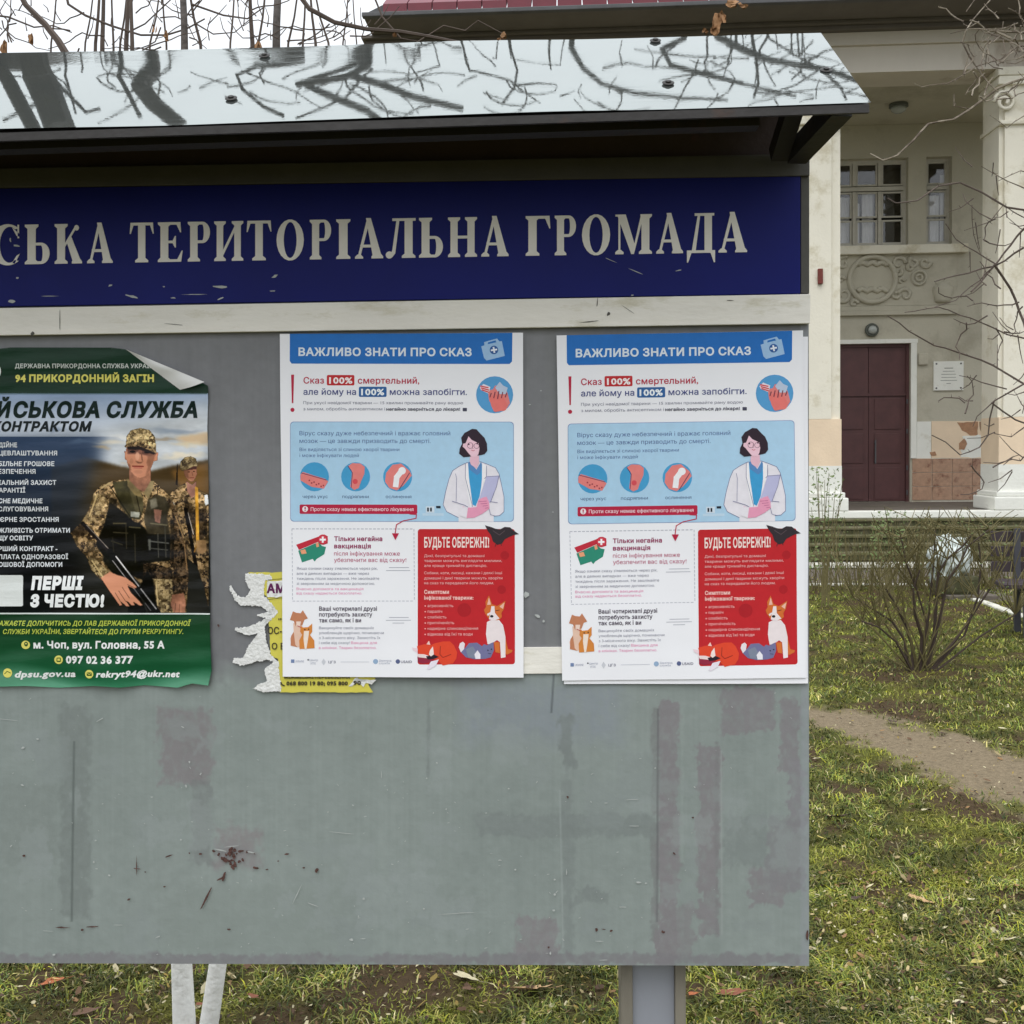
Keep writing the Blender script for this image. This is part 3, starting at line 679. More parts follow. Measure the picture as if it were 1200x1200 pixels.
def Z8(X, Y): return (320 + X / 4, 590 + Y / 4)
def P7(*p): return [Z7(*q) for q in p]
def P8(*p): return [Z8(*q) for q in p]
a = Art(pto3, surf=bow)
a.poly([(339.2, 391.9)] + [(339.3, 424), (341.5, 427)] + [(597, 427), (600, 424), (600.5, 390.4)], BLUE, 1)
a.text('ВАЖЛИВО ЗНАТИ ПРО СКАЗ', 349.5, 417.6, 552.5, 9.2, LTXT, 3, .035)
a.poly(P7((975, 105), (990, 100), (988, 85), (1050, 68), (1060, 82), (1072, 80), (1086, 150), (1000, 172), (988, 160)), (160, 196, 232), 2); a.poly(P7((1005, 95), (1008, 86), (1042, 77), (1046, 86)), BLUE, 3)
a.circle(*Z7(1035, 122), 5, (40, 92, 160), 3); a.line(P7((1022, 124), (1048, 120)), 2.0, (235, 240, 250), 4); a.line(P7((1033, 110), (1037, 134)), 2.0, (235, 240, 250), 5)
a.build('title_band', poster)
a = Art(pto3, surf=bow)
a.poly(P7((84, 240), (98, 240), (95, 374), (88, 374)), CRIM, 1); a.circle(*Z7(91, 405), 2.4, CRIM, 1)
a.text('Сказ', *Z7(142, 281), Z7(238, 0)[0], 7.4, CRIM, 3, .015); a.rect(*Z7(251, 241), *Z7(380, 290), RED, 1, 1.6); a.text('100%', *Z7(262, 281), Z7(371, 0)[0], 7.4, (250, 240, 240), 3, .035)
a.text('смертельний,', *Z7(396, 281), Z7(684, 0)[0], 7.4, CRIM, 3, .015)
a.text('але йому на', *Z7(142, 334), Z7(388, 0)[0], 7.2, NAVY, 3, .012); a.rect(*Z7(401, 296), *Z7(531, 344), (42, 98, 160), 1, 1.6); a.text('100%', *Z7(412, 335), Z7(520, 0)[0], 7.4, (240, 245, 250), 3, .035)
a.text('можна запобігти.', *Z7(546, 334), Z7(908, 0)[0], 7.2, NAVY, 3, .012)
a.text('При укусі невідомої тварини — 15 хвилин промивайте рану водою', *Z7(142, 378), Z7(890, 0)[0], 3.4, (120, 120, 140), 3); a.text('з милом, обробіть антисептиком і', *Z7(142, 407), Z7(524, 0)[0], 3.4, (120, 120, 140), 3)
a.text('негайно зверніться до лікаря!', *Z7(530, 408), Z7(876, 0)[0], 3.6, (60, 60, 80), 3, .03); a.rect(*Z7(888, 395), *Z7(908, 411), (70, 70, 90), 2, .5)
a.build('warning_heading', poster)
a = Art(pto3, surf=bow); cx, cy = Z7(1038, 333)
a.circle(cx, cy, 21.8, (86, 160, 214), 1)
a.poly(P7((968, 300), (985, 282), (1018, 296), (1010, 328), (975, 312)), (238, 226, 232), 2)
for k in range(3): a.line(P7((972 + 3 * k, 292 + 9 * k), (1008 + 2 * k, 300 + 11 * k)), 1.5, (214, 70, 80), 3)
a.poly(P7((1008, 330), (1015, 312), (1030, 308), (1040, 290), (1052, 292), (1060, 276), (1072, 284), (1088, 300), (1100, 330), (1110, 372), (1090, 405), (1040, 415), (1030, 390), (1012, 360)), SK2, 3)
a.poly(P7((1040, 300), (1062, 272), (1078, 290), (1100, 300), (1090, 330), (1062, 330)), (190, 204, 226), 4)
for k in range(5): a.line(P7((1016 + 18 * k, 352 - 4 * abs(2 - k)), (1022 + 18 * k, 316 + 5 * abs(2 - k))), 1.2, (120, 50, 70), 5)
a.poly(P7((1012, 345), (1040, 330), (1080, 345), (1098, 380), (1085, 408), (1035, 412), (1022, 385)), (236, 122, 116), 4)
a.build('washing_hands_picture', poster)
a = Art(pto3, surf=bow)
x0, y0 = Z7(80, 460); x1, y1 = Z8(1128, 88); a.rect(x0, y0, x1, y1, (120, 140, 190), 1, 4); a.rect(x0 + .6, y0 + .6, x1 - .6, y1 - .6, PALE, 2, 4)
TB = (70, 92, 150)
a.text('Вірус сказу дуже небезпечний і вражає головний', *Z7(124, 524), Z7(830, 0)[0], 5.0, TB, 3); a.text('мозок — це завжди призводить до смерті.', *Z7(124, 560), Z7(738, 0)[0], 5.0, TB, 3)
a.text('Він виділяється зі слиною хворої тварини', *Z7(124, 598), Z7(592, 0)[0], 4.0, TB, 3); a.text('і може інфікувати людей', *Z7(124, 626), Z7(402, 0)[0], 4.0, TB, 3)
for (X, Y, t, xa, xb) in ((194, 718, 'через укус', 138, 256), (387, 718, 'подряпини', 324, 448), (584, 718, 'ослинення', 528, 648)):
    a.circle(*Z7(X, Y), 17, MID, 3); a.text(t, *Z7(xa, 818), Z7(xb, 0)[0], 3.8, (50, 70, 120), 3)
a.poly(P7((128, 708), (140, 695), (190, 712), (245, 728), (258, 740), (238, 774), (180, 765), (128, 735)), SK2, 4); a.line(P7((132, 700), (190, 716), (250, 733)), .7, (60, 50, 90), 5)
for k in range(7): a.circle(*Z7(170 + 11 * k, 735 + 4 * k + (k % 2) * 8), .9, (150, 40, 60), 5)
a.poly(P7((352, 668), (372, 654), (410, 656), (430, 672), (428, 705), (412, 740), (402, 770), (380, 780), (362, 765), (368, 720), (370, 690)), SK2, 4); a.line(P7((352, 668), (372, 700), (366, 770)), .7, (60, 50, 90), 5); a.circle(*Z7(385, 740), 3, (220, 80, 90), 5)
a.poly(P7((530, 700), (560, 662), (600, 656), (640, 690), (650, 712), (610, 760), (580, 782), (545, 770), (525, 740)), SK2, 4); a.line(P7((575, 760), (580, 720), (600, 694)), 6.5, (244, 244, 248), 5); a.line(P7((640, 700), (592, 776)), .8, (60, 50, 90), 6); a.circle(*Z7(605, 690), 4.4, (244, 244, 248), 6)
x0, y0 = Z8(124, 10); x1, y1 = Z8(676, 52); a.rect(x0, y0 - .5, x1, y1, CRIM, 3, 1.6); a.circle(*Z8(150, 29), 3.4, (240, 230, 235), 4); a.rect(*Z8(147, 20), *Z8(153, 31), CRIM, 5); a.rect(*Z8(147, 34), *Z8(153, 38), CRIM, 5)
a.text('Проти сказу немає ефективного лікування', *Z8(176, 38), Z8(658, 0)[0], 4.2, (242, 222, 230), 4, .01)
a.rect(*Z8(716, 16), *Z8(756, 46), (214, 228, 242), 3); a.rect(*Z8(722, 22), *Z8(730, 40), (30, 36, 50), 4); a.rect(*Z8(736, 22), *Z8(744, 40), (30, 36, 50), 4); a.rect(*Z8(764, 14), *Z8(785, 25), (30, 36, 50), 4); a.rect(*Z8(700, 48), *Z8(800, 60), (196, 220, 240), 3)
a.line(P8((640, 52), (672, 54), (670, 72), (610, 84), (578, 102), (572, 145)), 1.1, CRIM, 4); a.poly(P8((557, 142), (590, 142), (573, 174)), CRIM, 5)
a.build('virus_panel', poster)
# doctor (zoom: x = 500 + X / 8.573, y = 480 + Y / 8.573)
def D(*p): return [(500 + x / 8.573, 480 + y / 8.573) for x, y in p]
a = Art(pto3, surf=bow); OUT = (104, 104, 150)
coat = D((320, 1130), (318, 1090), (200, 1030), (165, 960), (190, 830), (225, 700), (260, 620), (320, 580), (400, 540), (540, 530), (620, 560), (690, 590), (725, 650), (750, 760), (775, 880), (775, 1030), (730, 1070), (672, 1075), (672, 1130))
a.poly(coat, (236, 232, 240), 3); a.line(coat[1:-1], .55, OUT, 5)
a.poly(D((415, 540), (440, 580), (500, 640), (555, 560), (560, 700), (530, 880), (490, 975), (460, 960), (440, 800), (420, 680)), (64, 160, 214), 4)
a.poly(D((415, 545), (430, 530), (500, 610), (545, 530), (556, 560), (540, 640), (505, 665), (430, 610)), (88, 140, 196), 5)
a.poly(D((435, 470), (525, 470), (528, 540), (500, 600), (445, 560), (432, 530)), (236, 190, 206), 6)
a.poly(D((390, 550), (415, 545), (424, 690), (455, 960), (440, 1000), (385, 700)), (246, 244, 248), 5); a.poly(D((555, 545), (600, 570), (590, 690), (540, 850), (555, 700)), (246, 244, 248), 5)
a.line(D((390, 550), (388, 690), (460, 980)), .5, OUT, 6); a.line(D((600, 570), (600, 680), (580, 700)), .5, OUT, 6)
a.poly(D((455, 200), (500, 205), (540, 250), (580, 290), (605, 350), (608, 420), (580, 455), (540, 465), (420, 480), (370, 485), (325, 450), (330, 400), (355, 350), (345, 290), (380, 240), (410, 225)), (46, 30, 44), 7)
a.poly(D((420, 275), (450, 310), (520, 345), (530, 400), (520, 450), (500, 485), (450, 480), (415, 440), (385, 400), (362, 380), (365, 350), (390, 345)), (240, 200, 214), 8)
a.ring(a.ell(*D((437, 368))[0], 3.6), a.ell(*D((437, 368))[0], 3.1), (120, 70, 96), 9); a.ring(a.ell(*D((500, 372))[0], 3.2), a.ell(*D((500, 372))[0], 2.7), (120, 70, 96), 9)
a.circle(*D((422, 355))[0], 1.0, (60, 26, 40), 9); a.circle(*D((507, 348))[0], 1.0, (60, 26, 40), 9); a.line(D((448, 414), (466, 422), (480, 415)), .6, (190, 60, 80), 9); a.line(D((462, 350), (456, 395), (470, 398)), .4, (150, 90, 110), 9)
a.poly(D((600, 680), (725, 672), (700, 780), (640, 935), (600, 960), (520, 925), (545, 850)), (190, 190, 224), 6); a.line(D((600, 680), (725, 672), (700, 780), (640, 935)), .5, OUT, 7)
a.poly(D((360, 980), (420, 990), (500, 985), (520, 910), (560, 890), (600, 880), (625, 930), (630, 1000), (560, 1050), (480, 1090), (400, 1095), (345, 1060)), (236, 160, 190), 7); a.poly(D((340, 985), (415, 985), (400, 1095), (330, 1070)), (236, 232, 240), 8)
for k in range(4): a.line(D((520 + 22 * k, 930 + 22 * k), (600 + 6 * k, 925 + 22 * k)), .5, (180, 80, 130), 8)
a.line(D((255, 925), (380, 965), (415, 985)), .6, OUT, 9); a.line(D((290, 650), (300, 700), (295, 930)), .45, OUT, 6); a.line(D((640, 930), (710, 940)), .6, OUT, 8); a.line(D((625, 1000), (640, 1060), (690, 1075)), .5, OUT, 8)
a.build('doctor_picture', poster)
# left lower boxes
a = Art(pto3, surf=bow); GY = (150, 150, 168)
def dash(p, q, n, w=.5, col=(176, 176, 190)):
    for k in range(n):
        t0, t1 = k / n, (k + .6) / n; a.line([(p[0] + (q[0] - p[0]) * t0, p[1] + (q[1] - p[1]) * t0), (p[0] + (q[0] - p[0]) * t1, p[1] + (q[1] - p[1]) * t1)], w, col, 1)
c0, c1, c2, c3 = P8((88, 122), (660, 122), (662, 458), (94, 458)); dash(c0, c1, 30, .9); dash(c1, c2, 18, .7); dash(c3, c2, 30, .7); dash(c0, c3, 18, .7)
a.poly(P8((108, 196), (240, 148), (256, 156), (256, 190), (236, 196), (212, 182), (122, 220)), (196, 40, 60), 2); a.poly(P8((118, 224), (212, 184), (230, 202), (248, 206), (240, 240), (205, 262), (195, 274), (186, 262), (136, 278)), (44, 140, 116), 2)
a.poly(P8((128, 222), (150, 216), (158, 236), (134, 240)), (236, 160, 120), 3); a.poly(P8((200, 190), (212, 184), (216, 204), (204, 208)), (236, 160, 120), 3); a.circle(*Z8(233, 172), 6, (196, 40, 60), 3); a.circle(*Z8(233, 172), 5.0, (214, 60, 80), 4)
a.line(P8((221, 172), (245, 172)), 2.2, (250, 246, 248), 5); a.line(P8((233, 160), (233, 184)), 2.2, (250, 246, 248), 6)
for k, (t, xb, b, h) in enumerate((('Тільки негайна', 512, .03, 5.2), ('вакцинація', 458, .03, 5.2), ('після інфікування може', 594, .0, 4.8), ('убезпечити вас від сказу!', 624, .0, 4.8))): a.text(t, *Z8(286, (178, 212, 246, 276)[k]), Z8(xb, 0)[0], h, (180, 44, 100) if k > 1 else (150, 40, 92), 3, b)
for k, (t, xb) in enumerate((("Якщо ознаки сказу з'являються через рік,", 490), ('але в деяких випадках — вже через', 450), ('тиждень після зараження. Не зволікайте', 498), ('зі зверненням за медичною допомогою.', 478))): a.text(t, *Z8(112, 312 + 23.5 * k), Z8(xb, 0)[0], 3.1, (128, 128, 148), 3)
a.text('Вчасно допомога та вакцинація', *Z8(112, 407), Z8(424, 0)[0], 3.0, (226, 130, 176), 3); a.text('від сказу надаються безоплатно.', *Z8(112, 427), Z8(418, 0)[0], 3.0, (226, 130, 176), 3)
for (X, Y, w) in ((590, 302, 92), (586, 316, 112), (590, 534, 90), (588, 547, 116), (588, 560, 54)): a.line(P8((X - w / 2, Y), (X + w / 2, Y)), .55, (150, 150, 166), 2)
a.build('vaccination_box', poster)
a = Art(pto3, surf=bow)
BR = (196, 130, 96); OR = (216, 136, 62)
a.poly(P8((98, 560), (130, 560), (150, 590), (160, 640), (170, 660), (120, 672), (88, 664), (84, 630), (100, 600)), (232, 196, 176), 2); a.poly(P8((88, 620), (100, 600), (108, 660), (118, 672), (86, 664)), BR, 3)
a.poly(P8((82, 545), (96, 505), (112, 512), (132, 514), (142, 500), (166, 538), (150, 544), (140, 570), (110, 575), (100, 550)), BR, 3); a.poly(P8((112, 552), (134, 552), (130, 574), (112, 574)), (240, 214, 200), 4)
a.poly(P8((132, 572), (142, 580), (168, 578), (186, 562), (186, 600), (176, 615), (196, 640), (198, 676), (128, 680), (126, 640), (140, 614), (130, 600)), OR, 4); a.poly(P8((148, 596), (172, 596), (170, 616), (160, 680), (152, 680), (146, 630)), (244, 228, 214), 5); a.circle(*Z8(152, 590), .8, (60, 40, 40), 5); a.circle(*Z8(170, 588), .8, (60, 40, 40), 5)
a.line(P8((118, 572), (134, 580)), .8, (190, 60, 60), 5)
for k, (t, xb) in enumerate((('Ваші чотирилапі друзі', 488), ('потребують захисту', 466), ('так само, як і ви', 414))): a.text(t, *Z8(218, 502 + 27 * k), Z8(xb, 0)[0], 4.7, (70, 58, 78), 3, .025)
for k, (t, xb, c) in enumerate((('Вакцинуйте своїх домашніх', 474, 0), ('улюбленців щорічно, починаючи', 520, 0), ('з 3-місячного віку. Захистіть їх', 504, 0), ('і себе від сказу!', 362, 0), ('в клініках. Тварин безоплатно.', 486, 1))): a.text(t, *Z8(218, 588 + 23 * k), Z8(xb, 0)[0], 3.1, (226, 130, 176) if c else (128, 128, 148), 3)
a.text('Вакцина для', *Z8(368, 657), Z8(488, 0)[0], 3.1, (226, 130, 176), 3)
a.build('pets_box', poster)
a = Art(pto3, surf=bow)
LG = (150, 156, 176)
a.rect(*Z8(88, 728), *Z8(104, 744), (120, 140, 180), 2); a.text('UKRAINE', *Z8(108, 742), Z8(148, 0)[0], 2.6, LG, 2); a.circle(*Z8(168, 730), .9, (60, 60, 80), 2); a.text('Центр', *Z8(174, 736), Z8(214, 0)[0], 2.4, LG, 2); a.text('УПХ', *Z8(178, 752), Z8(204, 0)[0], 2.6, LG, 2)
a.poly(P8((240, 724), (250, 740), (240, 756), (230, 740)), (206, 208, 216), 2); a.text('ЦГЗ', *Z8(262, 746), Z8(296, 0)[0], 2.8, (120, 120, 140), 2, .02); a.line(P8((320, 740), (452, 740)), .45, (186, 188, 200), 2)
a.circle(*Z8(482, 738), 2.9, (150, 176, 206), 2); a.text('Держпрод', *Z8(498, 738), Z8(556, 0)[0], 2.2, LG, 2); a.text('служба', *Z8(498, 750), Z8(548, 0)[0], 2.2, LG, 2); a.circle(*Z8(586, 738), 2.6, (90, 100, 140), 2); a.text('USAID', *Z8(600, 745), Z8(652, 0)[0], 3.0, (110, 110, 130), 2, .02)
a.build('logo_row', poster)
# red panel
a = Art(pto3, surf=bow); PK = (238, 178, 178)
x0, y0 = Z8(678, 122); x1, y1 = Z8(1132, 752); a.rect(x0, y0, x1, y1, RED, 1, 3)
a.circle(*Z8(895, 500), 8, (176, 28, 38), 2); a.circle(*Z8(1070, 405), 5, (176, 28, 38), 2); a.circle(*Z8(1085, 245), 5, (176, 28, 38), 2)
a.text('БУДЬТЕ ОБЕРЕЖНІ!', *Z8(708, 207), Z8(1012, 0)[0], 11.5, (248, 226, 220), 3, .03)
for k, (t, xb, y) in enumerate((('Дикі, безпритульні та домашні', 990, 253), ('тварини можуть виглядати милими,', 1072, 276), ('але краще тримайте дистанцію.', 1002, 299), ('Собаки, коти, лисиці, кажани і деякі інші', 1072, 333), ('домашні і дикі тварини можуть хворіти', 1074, 357), ('на сказ та передавати його людям.', 1034, 380))): a.text(t, *Z8(708, y), Z8(xb, 0)[0], 3.1, PK, 3, .008)
a.text('Симптоми', *Z8(708, 424), Z8(824, 0)[0], 4.4, (250, 206, 200), 3, .03); a.text('інфікованої тварини:', *Z8(708, 451), Z8(938, 0)[0], 4.2, (250, 206, 200), 3, .03)
for k, (t, xb) in enumerate((('агресивність', 844), ('параліч', 792), ('слабкість', 812), ('пригніченість', 848), ('надмірне слиновиділення', 960), ('відмова від їжі та води', 934))): a.circle(*Z8(713, 481 + 26.4 * k), .8, PK, 3); a.text(t, *Z8(724, 486 + 26.4 * k), Z8(xb, 0)[0], 3.3, PK, 3, .008)
a.build('red_warning_panel', poster)
# bat, dog, fox, cat
a = Art(pto3, surf=bow); BK = (52, 44, 50)
a.poly(P8((992, 104), (1004, 108), (1020, 112), (1040, 120), (1062, 124), (1085, 112), (1110, 114), (1125, 128), (1152, 146), (1125, 150), (1105, 160), (1085, 170), (1072, 190), (1050, 196), (1030, 180), (1020, 150), (1005, 130)), BK, 4)
a.line(P8((1030, 130), (1060, 150), (1085, 130)), .7, (96, 80, 86), 5); a.line(P8((1045, 190), (1040, 204)), .7, BK, 4); a.line(P8((1065, 188), (1070, 200)), .7, BK, 4)
a.build('bat_picture', poster)
a = Art(pto3, surf=bow)
def G5(*p): return [(470 + x / 8.571, 680 + y / 8.575) for x, y in p]
W_ = (240, 228, 230); O2 = (214, 112, 50)
a.poly(G5((860, 420), (900, 400), (980, 400), (1020, 450), (1045, 560), (1045, 770), (1000, 778), (990, 620), (960, 600), (930, 620), (900, 640), (865, 640), (850, 540)), W_, 3)
a.poly(G5((1020, 430), (1050, 600), (1070, 690), (1115, 700), (1110, 720), (1060, 745), (1045, 740), (1045, 560)), O2, 4); a.poly(G5((930, 620), (985, 620), (990, 730), (945, 720)), O2, 4)
a.poly(G5((850, 270), (845, 220), (880, 155), (910, 240), (960, 262), (1045, 210), (1030, 290), (1005, 330), (1010, 370), (980, 400), (920, 405), (880, 390), (845, 340), (830, 300)), O2, 4)
a.poly(G5((905, 262), (935, 262), (940, 330), (985, 385), (930, 408), (880, 392), (890, 340), (870, 360), (860, 340), (895, 320)), W_, 5); a.poly(G5((862, 250), (880, 175), (900, 245)), (242, 190, 170), 5); a.poly(G5((985, 265), (1036, 225), (1020, 290)), (242, 190, 170), 5); a.circle(*G5((908, 362))[0], 2.0, (24, 24, 28), 6, 1.5); a.line(G5((945, 308), (985, 300)), .6, (60, 30, 30), 6)
FX = (226, 72, 44)
a.poly(G5((170, 700), (160, 660), (230, 640), (250, 640), (280, 600), (298, 650), (340, 630), (420, 612), (490, 612), (530, 650), (562, 720), (555, 780), (520, 830), (420, 850), (370, 800), (300, 780), (260, 750), (180, 740)), FX, 4)
a.poly(G5((110, 670), (160, 680), (170, 730), (120, 700)), (238, 214, 222), 4); a.poly(G5((165, 765), (290, 775), (330, 810), (220, 830), (170, 815)), (150, 40, 66), 4); a.poly(G5((160, 735), (230, 738), (300, 760), (290, 780), (175, 768)), (240, 220, 220), 5)
a.poly(G5((290, 700), (320, 660), (330, 740), (300, 760), (280, 740)), (246, 226, 222), 6); a.poly(G5((260, 880), (300, 810), (380, 790), (350, 850), (280, 890)), (236, 228, 240), 6); a.poly(G5((250, 760), (330, 740), (380, 765), (330, 785), (270, 790)), (40, 26, 40), 6); a.line(G5((395, 660), (390, 740), (420, 770), (500, 740)), .6, (130, 30, 30), 6); a.poly(G5((255, 640), (280, 605), (295, 645)), (246, 206, 200), 6)
CT = (116, 116, 156)
a.poly(G5((640, 680), (680, 630), (760, 625), (810, 660), (830, 640), (860, 650), (900, 630), (925, 620), (930, 700), (900, 770), (840, 785), (740, 790), (650, 770), (600, 720), (590, 690)), CT, 4); a.poly(G5((590, 630), (620, 615), (640, 635), (630, 690), (600, 720), (578, 670)), (236, 224, 230), 5); a.poly(G5((650, 690), (720, 660), (760, 730), (740, 780), (670, 770)), (128, 136, 156), 5)
a.poly(G5((735, 740), (765, 700), (795, 740), (795, 785), (745, 785)), (236, 232, 240), 6); a.circle(*G5((870, 700))[0], .8, (40, 40, 60), 6); a.circle(*G5((905, 690))[0], .8, (40, 40, 60), 6); a.line(G5((870, 730), (900, 735)), .5, (50, 50, 80), 6)
a.build('dog_fox_and_cat_picture', poster)
p2 = dup(poster, cR, (0, aR, 0), 'white rabies poster on the right, beside the board edge, on a second white sheet')
under = paper_mesh('backing_sheet', M['paper'], p2); under.location = (.006, .0022, -.0085); under.rotation_euler = (0, R(.55), 0)

# ---- torn yellow flyer (zoom: x = 240 + X / 5, y = 640 + Y / 5)
def Y5(*p): return [(240 + x / 5, 640 + y / 5) for x, y in p]
fl = thing('torn_flyer', 'torn yellow flyer with ragged white edge, half under the left white poster', 'flyer', bp(350, 810, -.003))
def fto3(y): 
    def f(px, py):
        p = bp(px, py, y) - fl.location; return p.x, p.y, p.z
    return f
def jag(pts, amp=1.0, seed=1, step=3.0):
    r = random.Random(seed); out = []
    for (xa, ya), (xb, yb) in zip(pts, pts[1:] + pts[:1]):
        L = math.hypot(xb - xa, yb - ya); n = max(1, int(L / step))
        for k in range(n):
            t = k / n; out.append((xa + (xb - xa) * t + r.uniform(-amp, amp), ya + (yb - ya) * t + r.uniform(-amp, amp)))
    return out
M['torn'] = material('torn_paper_fibre', (228, 228, 226), .9, var=.1, scale=60, bump=.35, bscale=160, second=(168, 170, 168), f2=.38, s2=30)
M['yellow'] = material('yellow_flyer_print', (214, 204, 84), .6, var=.05, scale=20, bump=.1)
def sheet_of(name, pts, y, m, parent=fl, f3=None):
    vv, ff = fill([pos(pts)]); f3 = f3 or fto3(y); bm = bmesh.new(); vs = [bm.verts.new(f3(*p)) for p in vv]
    for f in ff: bm.faces.new([vs[i] for i in f])
    for f in bm.faces:
        f.normal_update()
        if f.normal.y > 0: f.normal_flip()
    return obj(name, bm, m, parent)
yel = Y5((240, 152), (600, 150), (600, 880), (1000, 775), (985, 858), (340, 856), (460, 850), (430, 660), (385, 660), (385, 400), (300, 330), (260, 210))
sheet_of('paper', jag(Y5((250, 154), (470, 153), (700, 400), (1002, 775), (960, 810), (985, 858), (440, 856), (430, 660), (385, 640), (370, 300), (300, 240)), .5, 2, 4), -.0032, M['yellow'])
torn = [Y5((240, 160), (380, 165), (395, 195), (350, 200), (345, 290), (380, 320), (430, 390), (380, 440), (350, 470), (360, 560), (390, 640), (430, 680), (450, 850), (345, 856), (280, 832), (360, 790), (350, 720), (400, 680), (370, 665), (290, 680), (210, 700), (165, 680), (170, 655), (225, 655), (250, 590), (290, 540), (310, 510), (260, 525), (175, 495), (180, 480), (260, 470), (330, 440), (355, 420), (310, 412), (310, 400), (370, 385), (330, 355), (280, 350), (210, 350), (170, 310), (140, 235), (150, 228), (190, 290), (240, 300), (270, 260), (240, 210))]
sheet_of('torn_edge', jag(torn[0], .9, 3, 1.5), -.0037, M['torn'])
sheet_of('torn_edge', jag(Y5((840, 820), (890, 765), (900, 780), (1004, 785), (980, 810), (940, 800), (930, 825), (905, 800), (880, 800), (862, 822)), .5, 5, 3), -.0041, M['torn'])
sheet_of('torn_edge', jag(Y5((362, 210), (372, 205), (480, 200), (480, 290), (420, 300), (365, 296)), .5, 6, 3), -.0041, M['torn'])
a = Art(fto3(-.0043)); TX = (96, 34, 84); KX = (66, 60, 44)
a.text('АМ', *Y5((362, 272))[0], Y5((470, 0))[0][0], 10, TX, 1, .05); a.line(Y5((370, 198), (460, 190)), .6, KX, 1); a.line(Y5((370, 312), (460, 302)), .6, KX, 1)
a.text('ОС-', *Y5((368, 514))[0], Y5((452, 0))[0][0], 8, KX, 1, .02); a.text('О Б', *Y5((392, 605))[0], Y5((470, 0))[0][0], 7.6, KX, 1, .02); a.text(',,', *Y5((430, 428))[0], Y5((450, 0))[0][0], 6, KX, 1, .03)
a.text('068 800 19 80; 095 800', *Y5((478, 815))[0], Y5((838, 0))[0][0], 4.6, KX, 1, .05); a.text('90', *Y5((870, 812))[0], Y5((915, 0))[0][0], 4.6, KX, 1, .05); a.line(Y5((446, 798), (452, 812), (466, 818)), 1.6, KX, 1)
a.text('МІЖМІСЬКІ ПЕРЕВЕЗЕННЯ', *Y5((465, 776))[0], Y5((850, 0))[0][0], 3.6, KX, 1, .03)
a.build('lettering', fl)
# ------------------------------------------------------------------ green army recruitment poster, glossy and rippled
mil = thing('poster', 'green and dark army recruitment poster with two soldiers and a curled white corner', 'poster', bp(103, 806, -.004))
def mh(x, y):                                    # how far the paper stands off the board, metres
    e = max(0, (y - 690) / 115) ** 2 * .003 * (1 + math.sin(x * .06 + .4))
    e += max(0, (x - 225) / 20) * .0012 * (1 + math.sin(y * .045)) + max(0, (440 - y) / 33) ** 2 * .0035 * max(0, (x - 80) / 60 if x < 140 else 1)
    rip = .0009 * math.sin(y * .15 + math.sin(x * .02) * 1.6) * math.sin(x * .018 + y * .012 + 1) + .0003 * math.sin(y * .31 + x * .03)
    return .0028 + e + max(rip, -.0015) * 1.0
def mto3(x, y):
    p = bp(x, y, -mh(x, y)) - mil.location; return p.x, p.y, p.z
def XA(X, Y): return (X / 4.615, 395 + Y / 4.615)
def XB(X, Y): return (X / 4.615, 600 + Y / 4.615)
M['milpaint'] = attr_material('glossy_printed_paper', .32, bump=.22, bscale=1.0, var=.05, scale=30, bstretch=(9, 9, 30), coat=.1, spec=.15)
right = [(243.5, 452), (244, 470), (243, 500), (244.5, 560), (245, 620), (246.5, 680), (246, 740), (248, 786), (244, 803.5)]
bottom = [(225, 801), (208, 806), (170, 803), (140, 806), (110, 804), (70, 806), (30, 804), (-40, 806)]
outline = [(-40, 409), (0, 408.5), (12, 407), (130, 407.2), (146, 409), (156, 414), (170, 425), (190, 441), (211, 456.5), (226, 450), (238, 449)] + right + bottom
cv = Canvas(-40, 405, 250, 808, 1.3)
Xg, Yg = cv.X, cv.Y
cv.C[:] = (22, 56, 38)
t = np.clip((Yg - 461) / (512 - 461), 0, 1)[..., None]; n1 = cv.noise(60, 1, 4, 2.5)[..., None]
skyc = np.array((150, 170, 200)) * (1 - t) + np.array((226, 230, 236)) * t + (n1 - .5) * 46
cv.paint(cv.mask([(-40, 461.5), (250, 461.5), (250, 560), (-40, 560)]), np.clip(skyc, 0, 255))
# darkening slope with the hills
dark = np.clip((Yg - 511) / 200, 0, 1)[..., None]; lf = np.clip((175 - Xg) / 150, 0, 1)[..., None]
base = np.array((74, 94, 128)) * (1 - dark) ** 1.6 * 1.0 + np.array((14, 26, 26)) * dark
base = base * (1 - .35 * (cv.noise(34, 5, 4, 5)[..., None] - .2)); 
cv.paint(cv.mask([(-40, 511), (137, 511), (150, 520), (250, 700), (250, 719), (-40, 719)]), np.clip(base, 0, 255))
cv.paint(cv.mask([(112, 511), (250, 470), (250, 719), (150, 719)], 160), np.clip(np.array((206, 210, 214)) + (cv.noise(26, 9, 5, 3)[..., None] - .5) * 130, 0, 255))
for (bx_c, by_c, rx_c, ry_c, cc_) in ((128, 520, 24, 5, (236, 226, 206)), (118, 527, 14, 3, (226, 196, 150)), (150, 512, 30, 5, (240, 238, 234)), (205, 505, 40, 6, (150, 162, 178)), (225, 522, 30, 4, (246, 226, 190)), (190, 516, 26, 3, (176, 160, 140)), (215, 534, 34, 4, (250, 236, 210)), (95, 518, 26, 4, (120, 140, 166))):
    dd_c = np.sqrt(((Xg - bx_c) / rx_c) ** 2 + ((Yg - by_c - 3 * (cv.noise(12, 77, 3, 2) - .5) * 4) / ry_c) ** 2); cv.paint(np.clip((1 - dd_c) / .7, 0, 1) * .85, cc_)
cl = np.clip((cv.noise(18, 12, 4, 2.4) - .5) * 6, 0, 1) * cv.mask([(105, 528), (250, 505), (250, 545), (105, 545)], 5)
cv.paint(cl, (236, 206, 168))
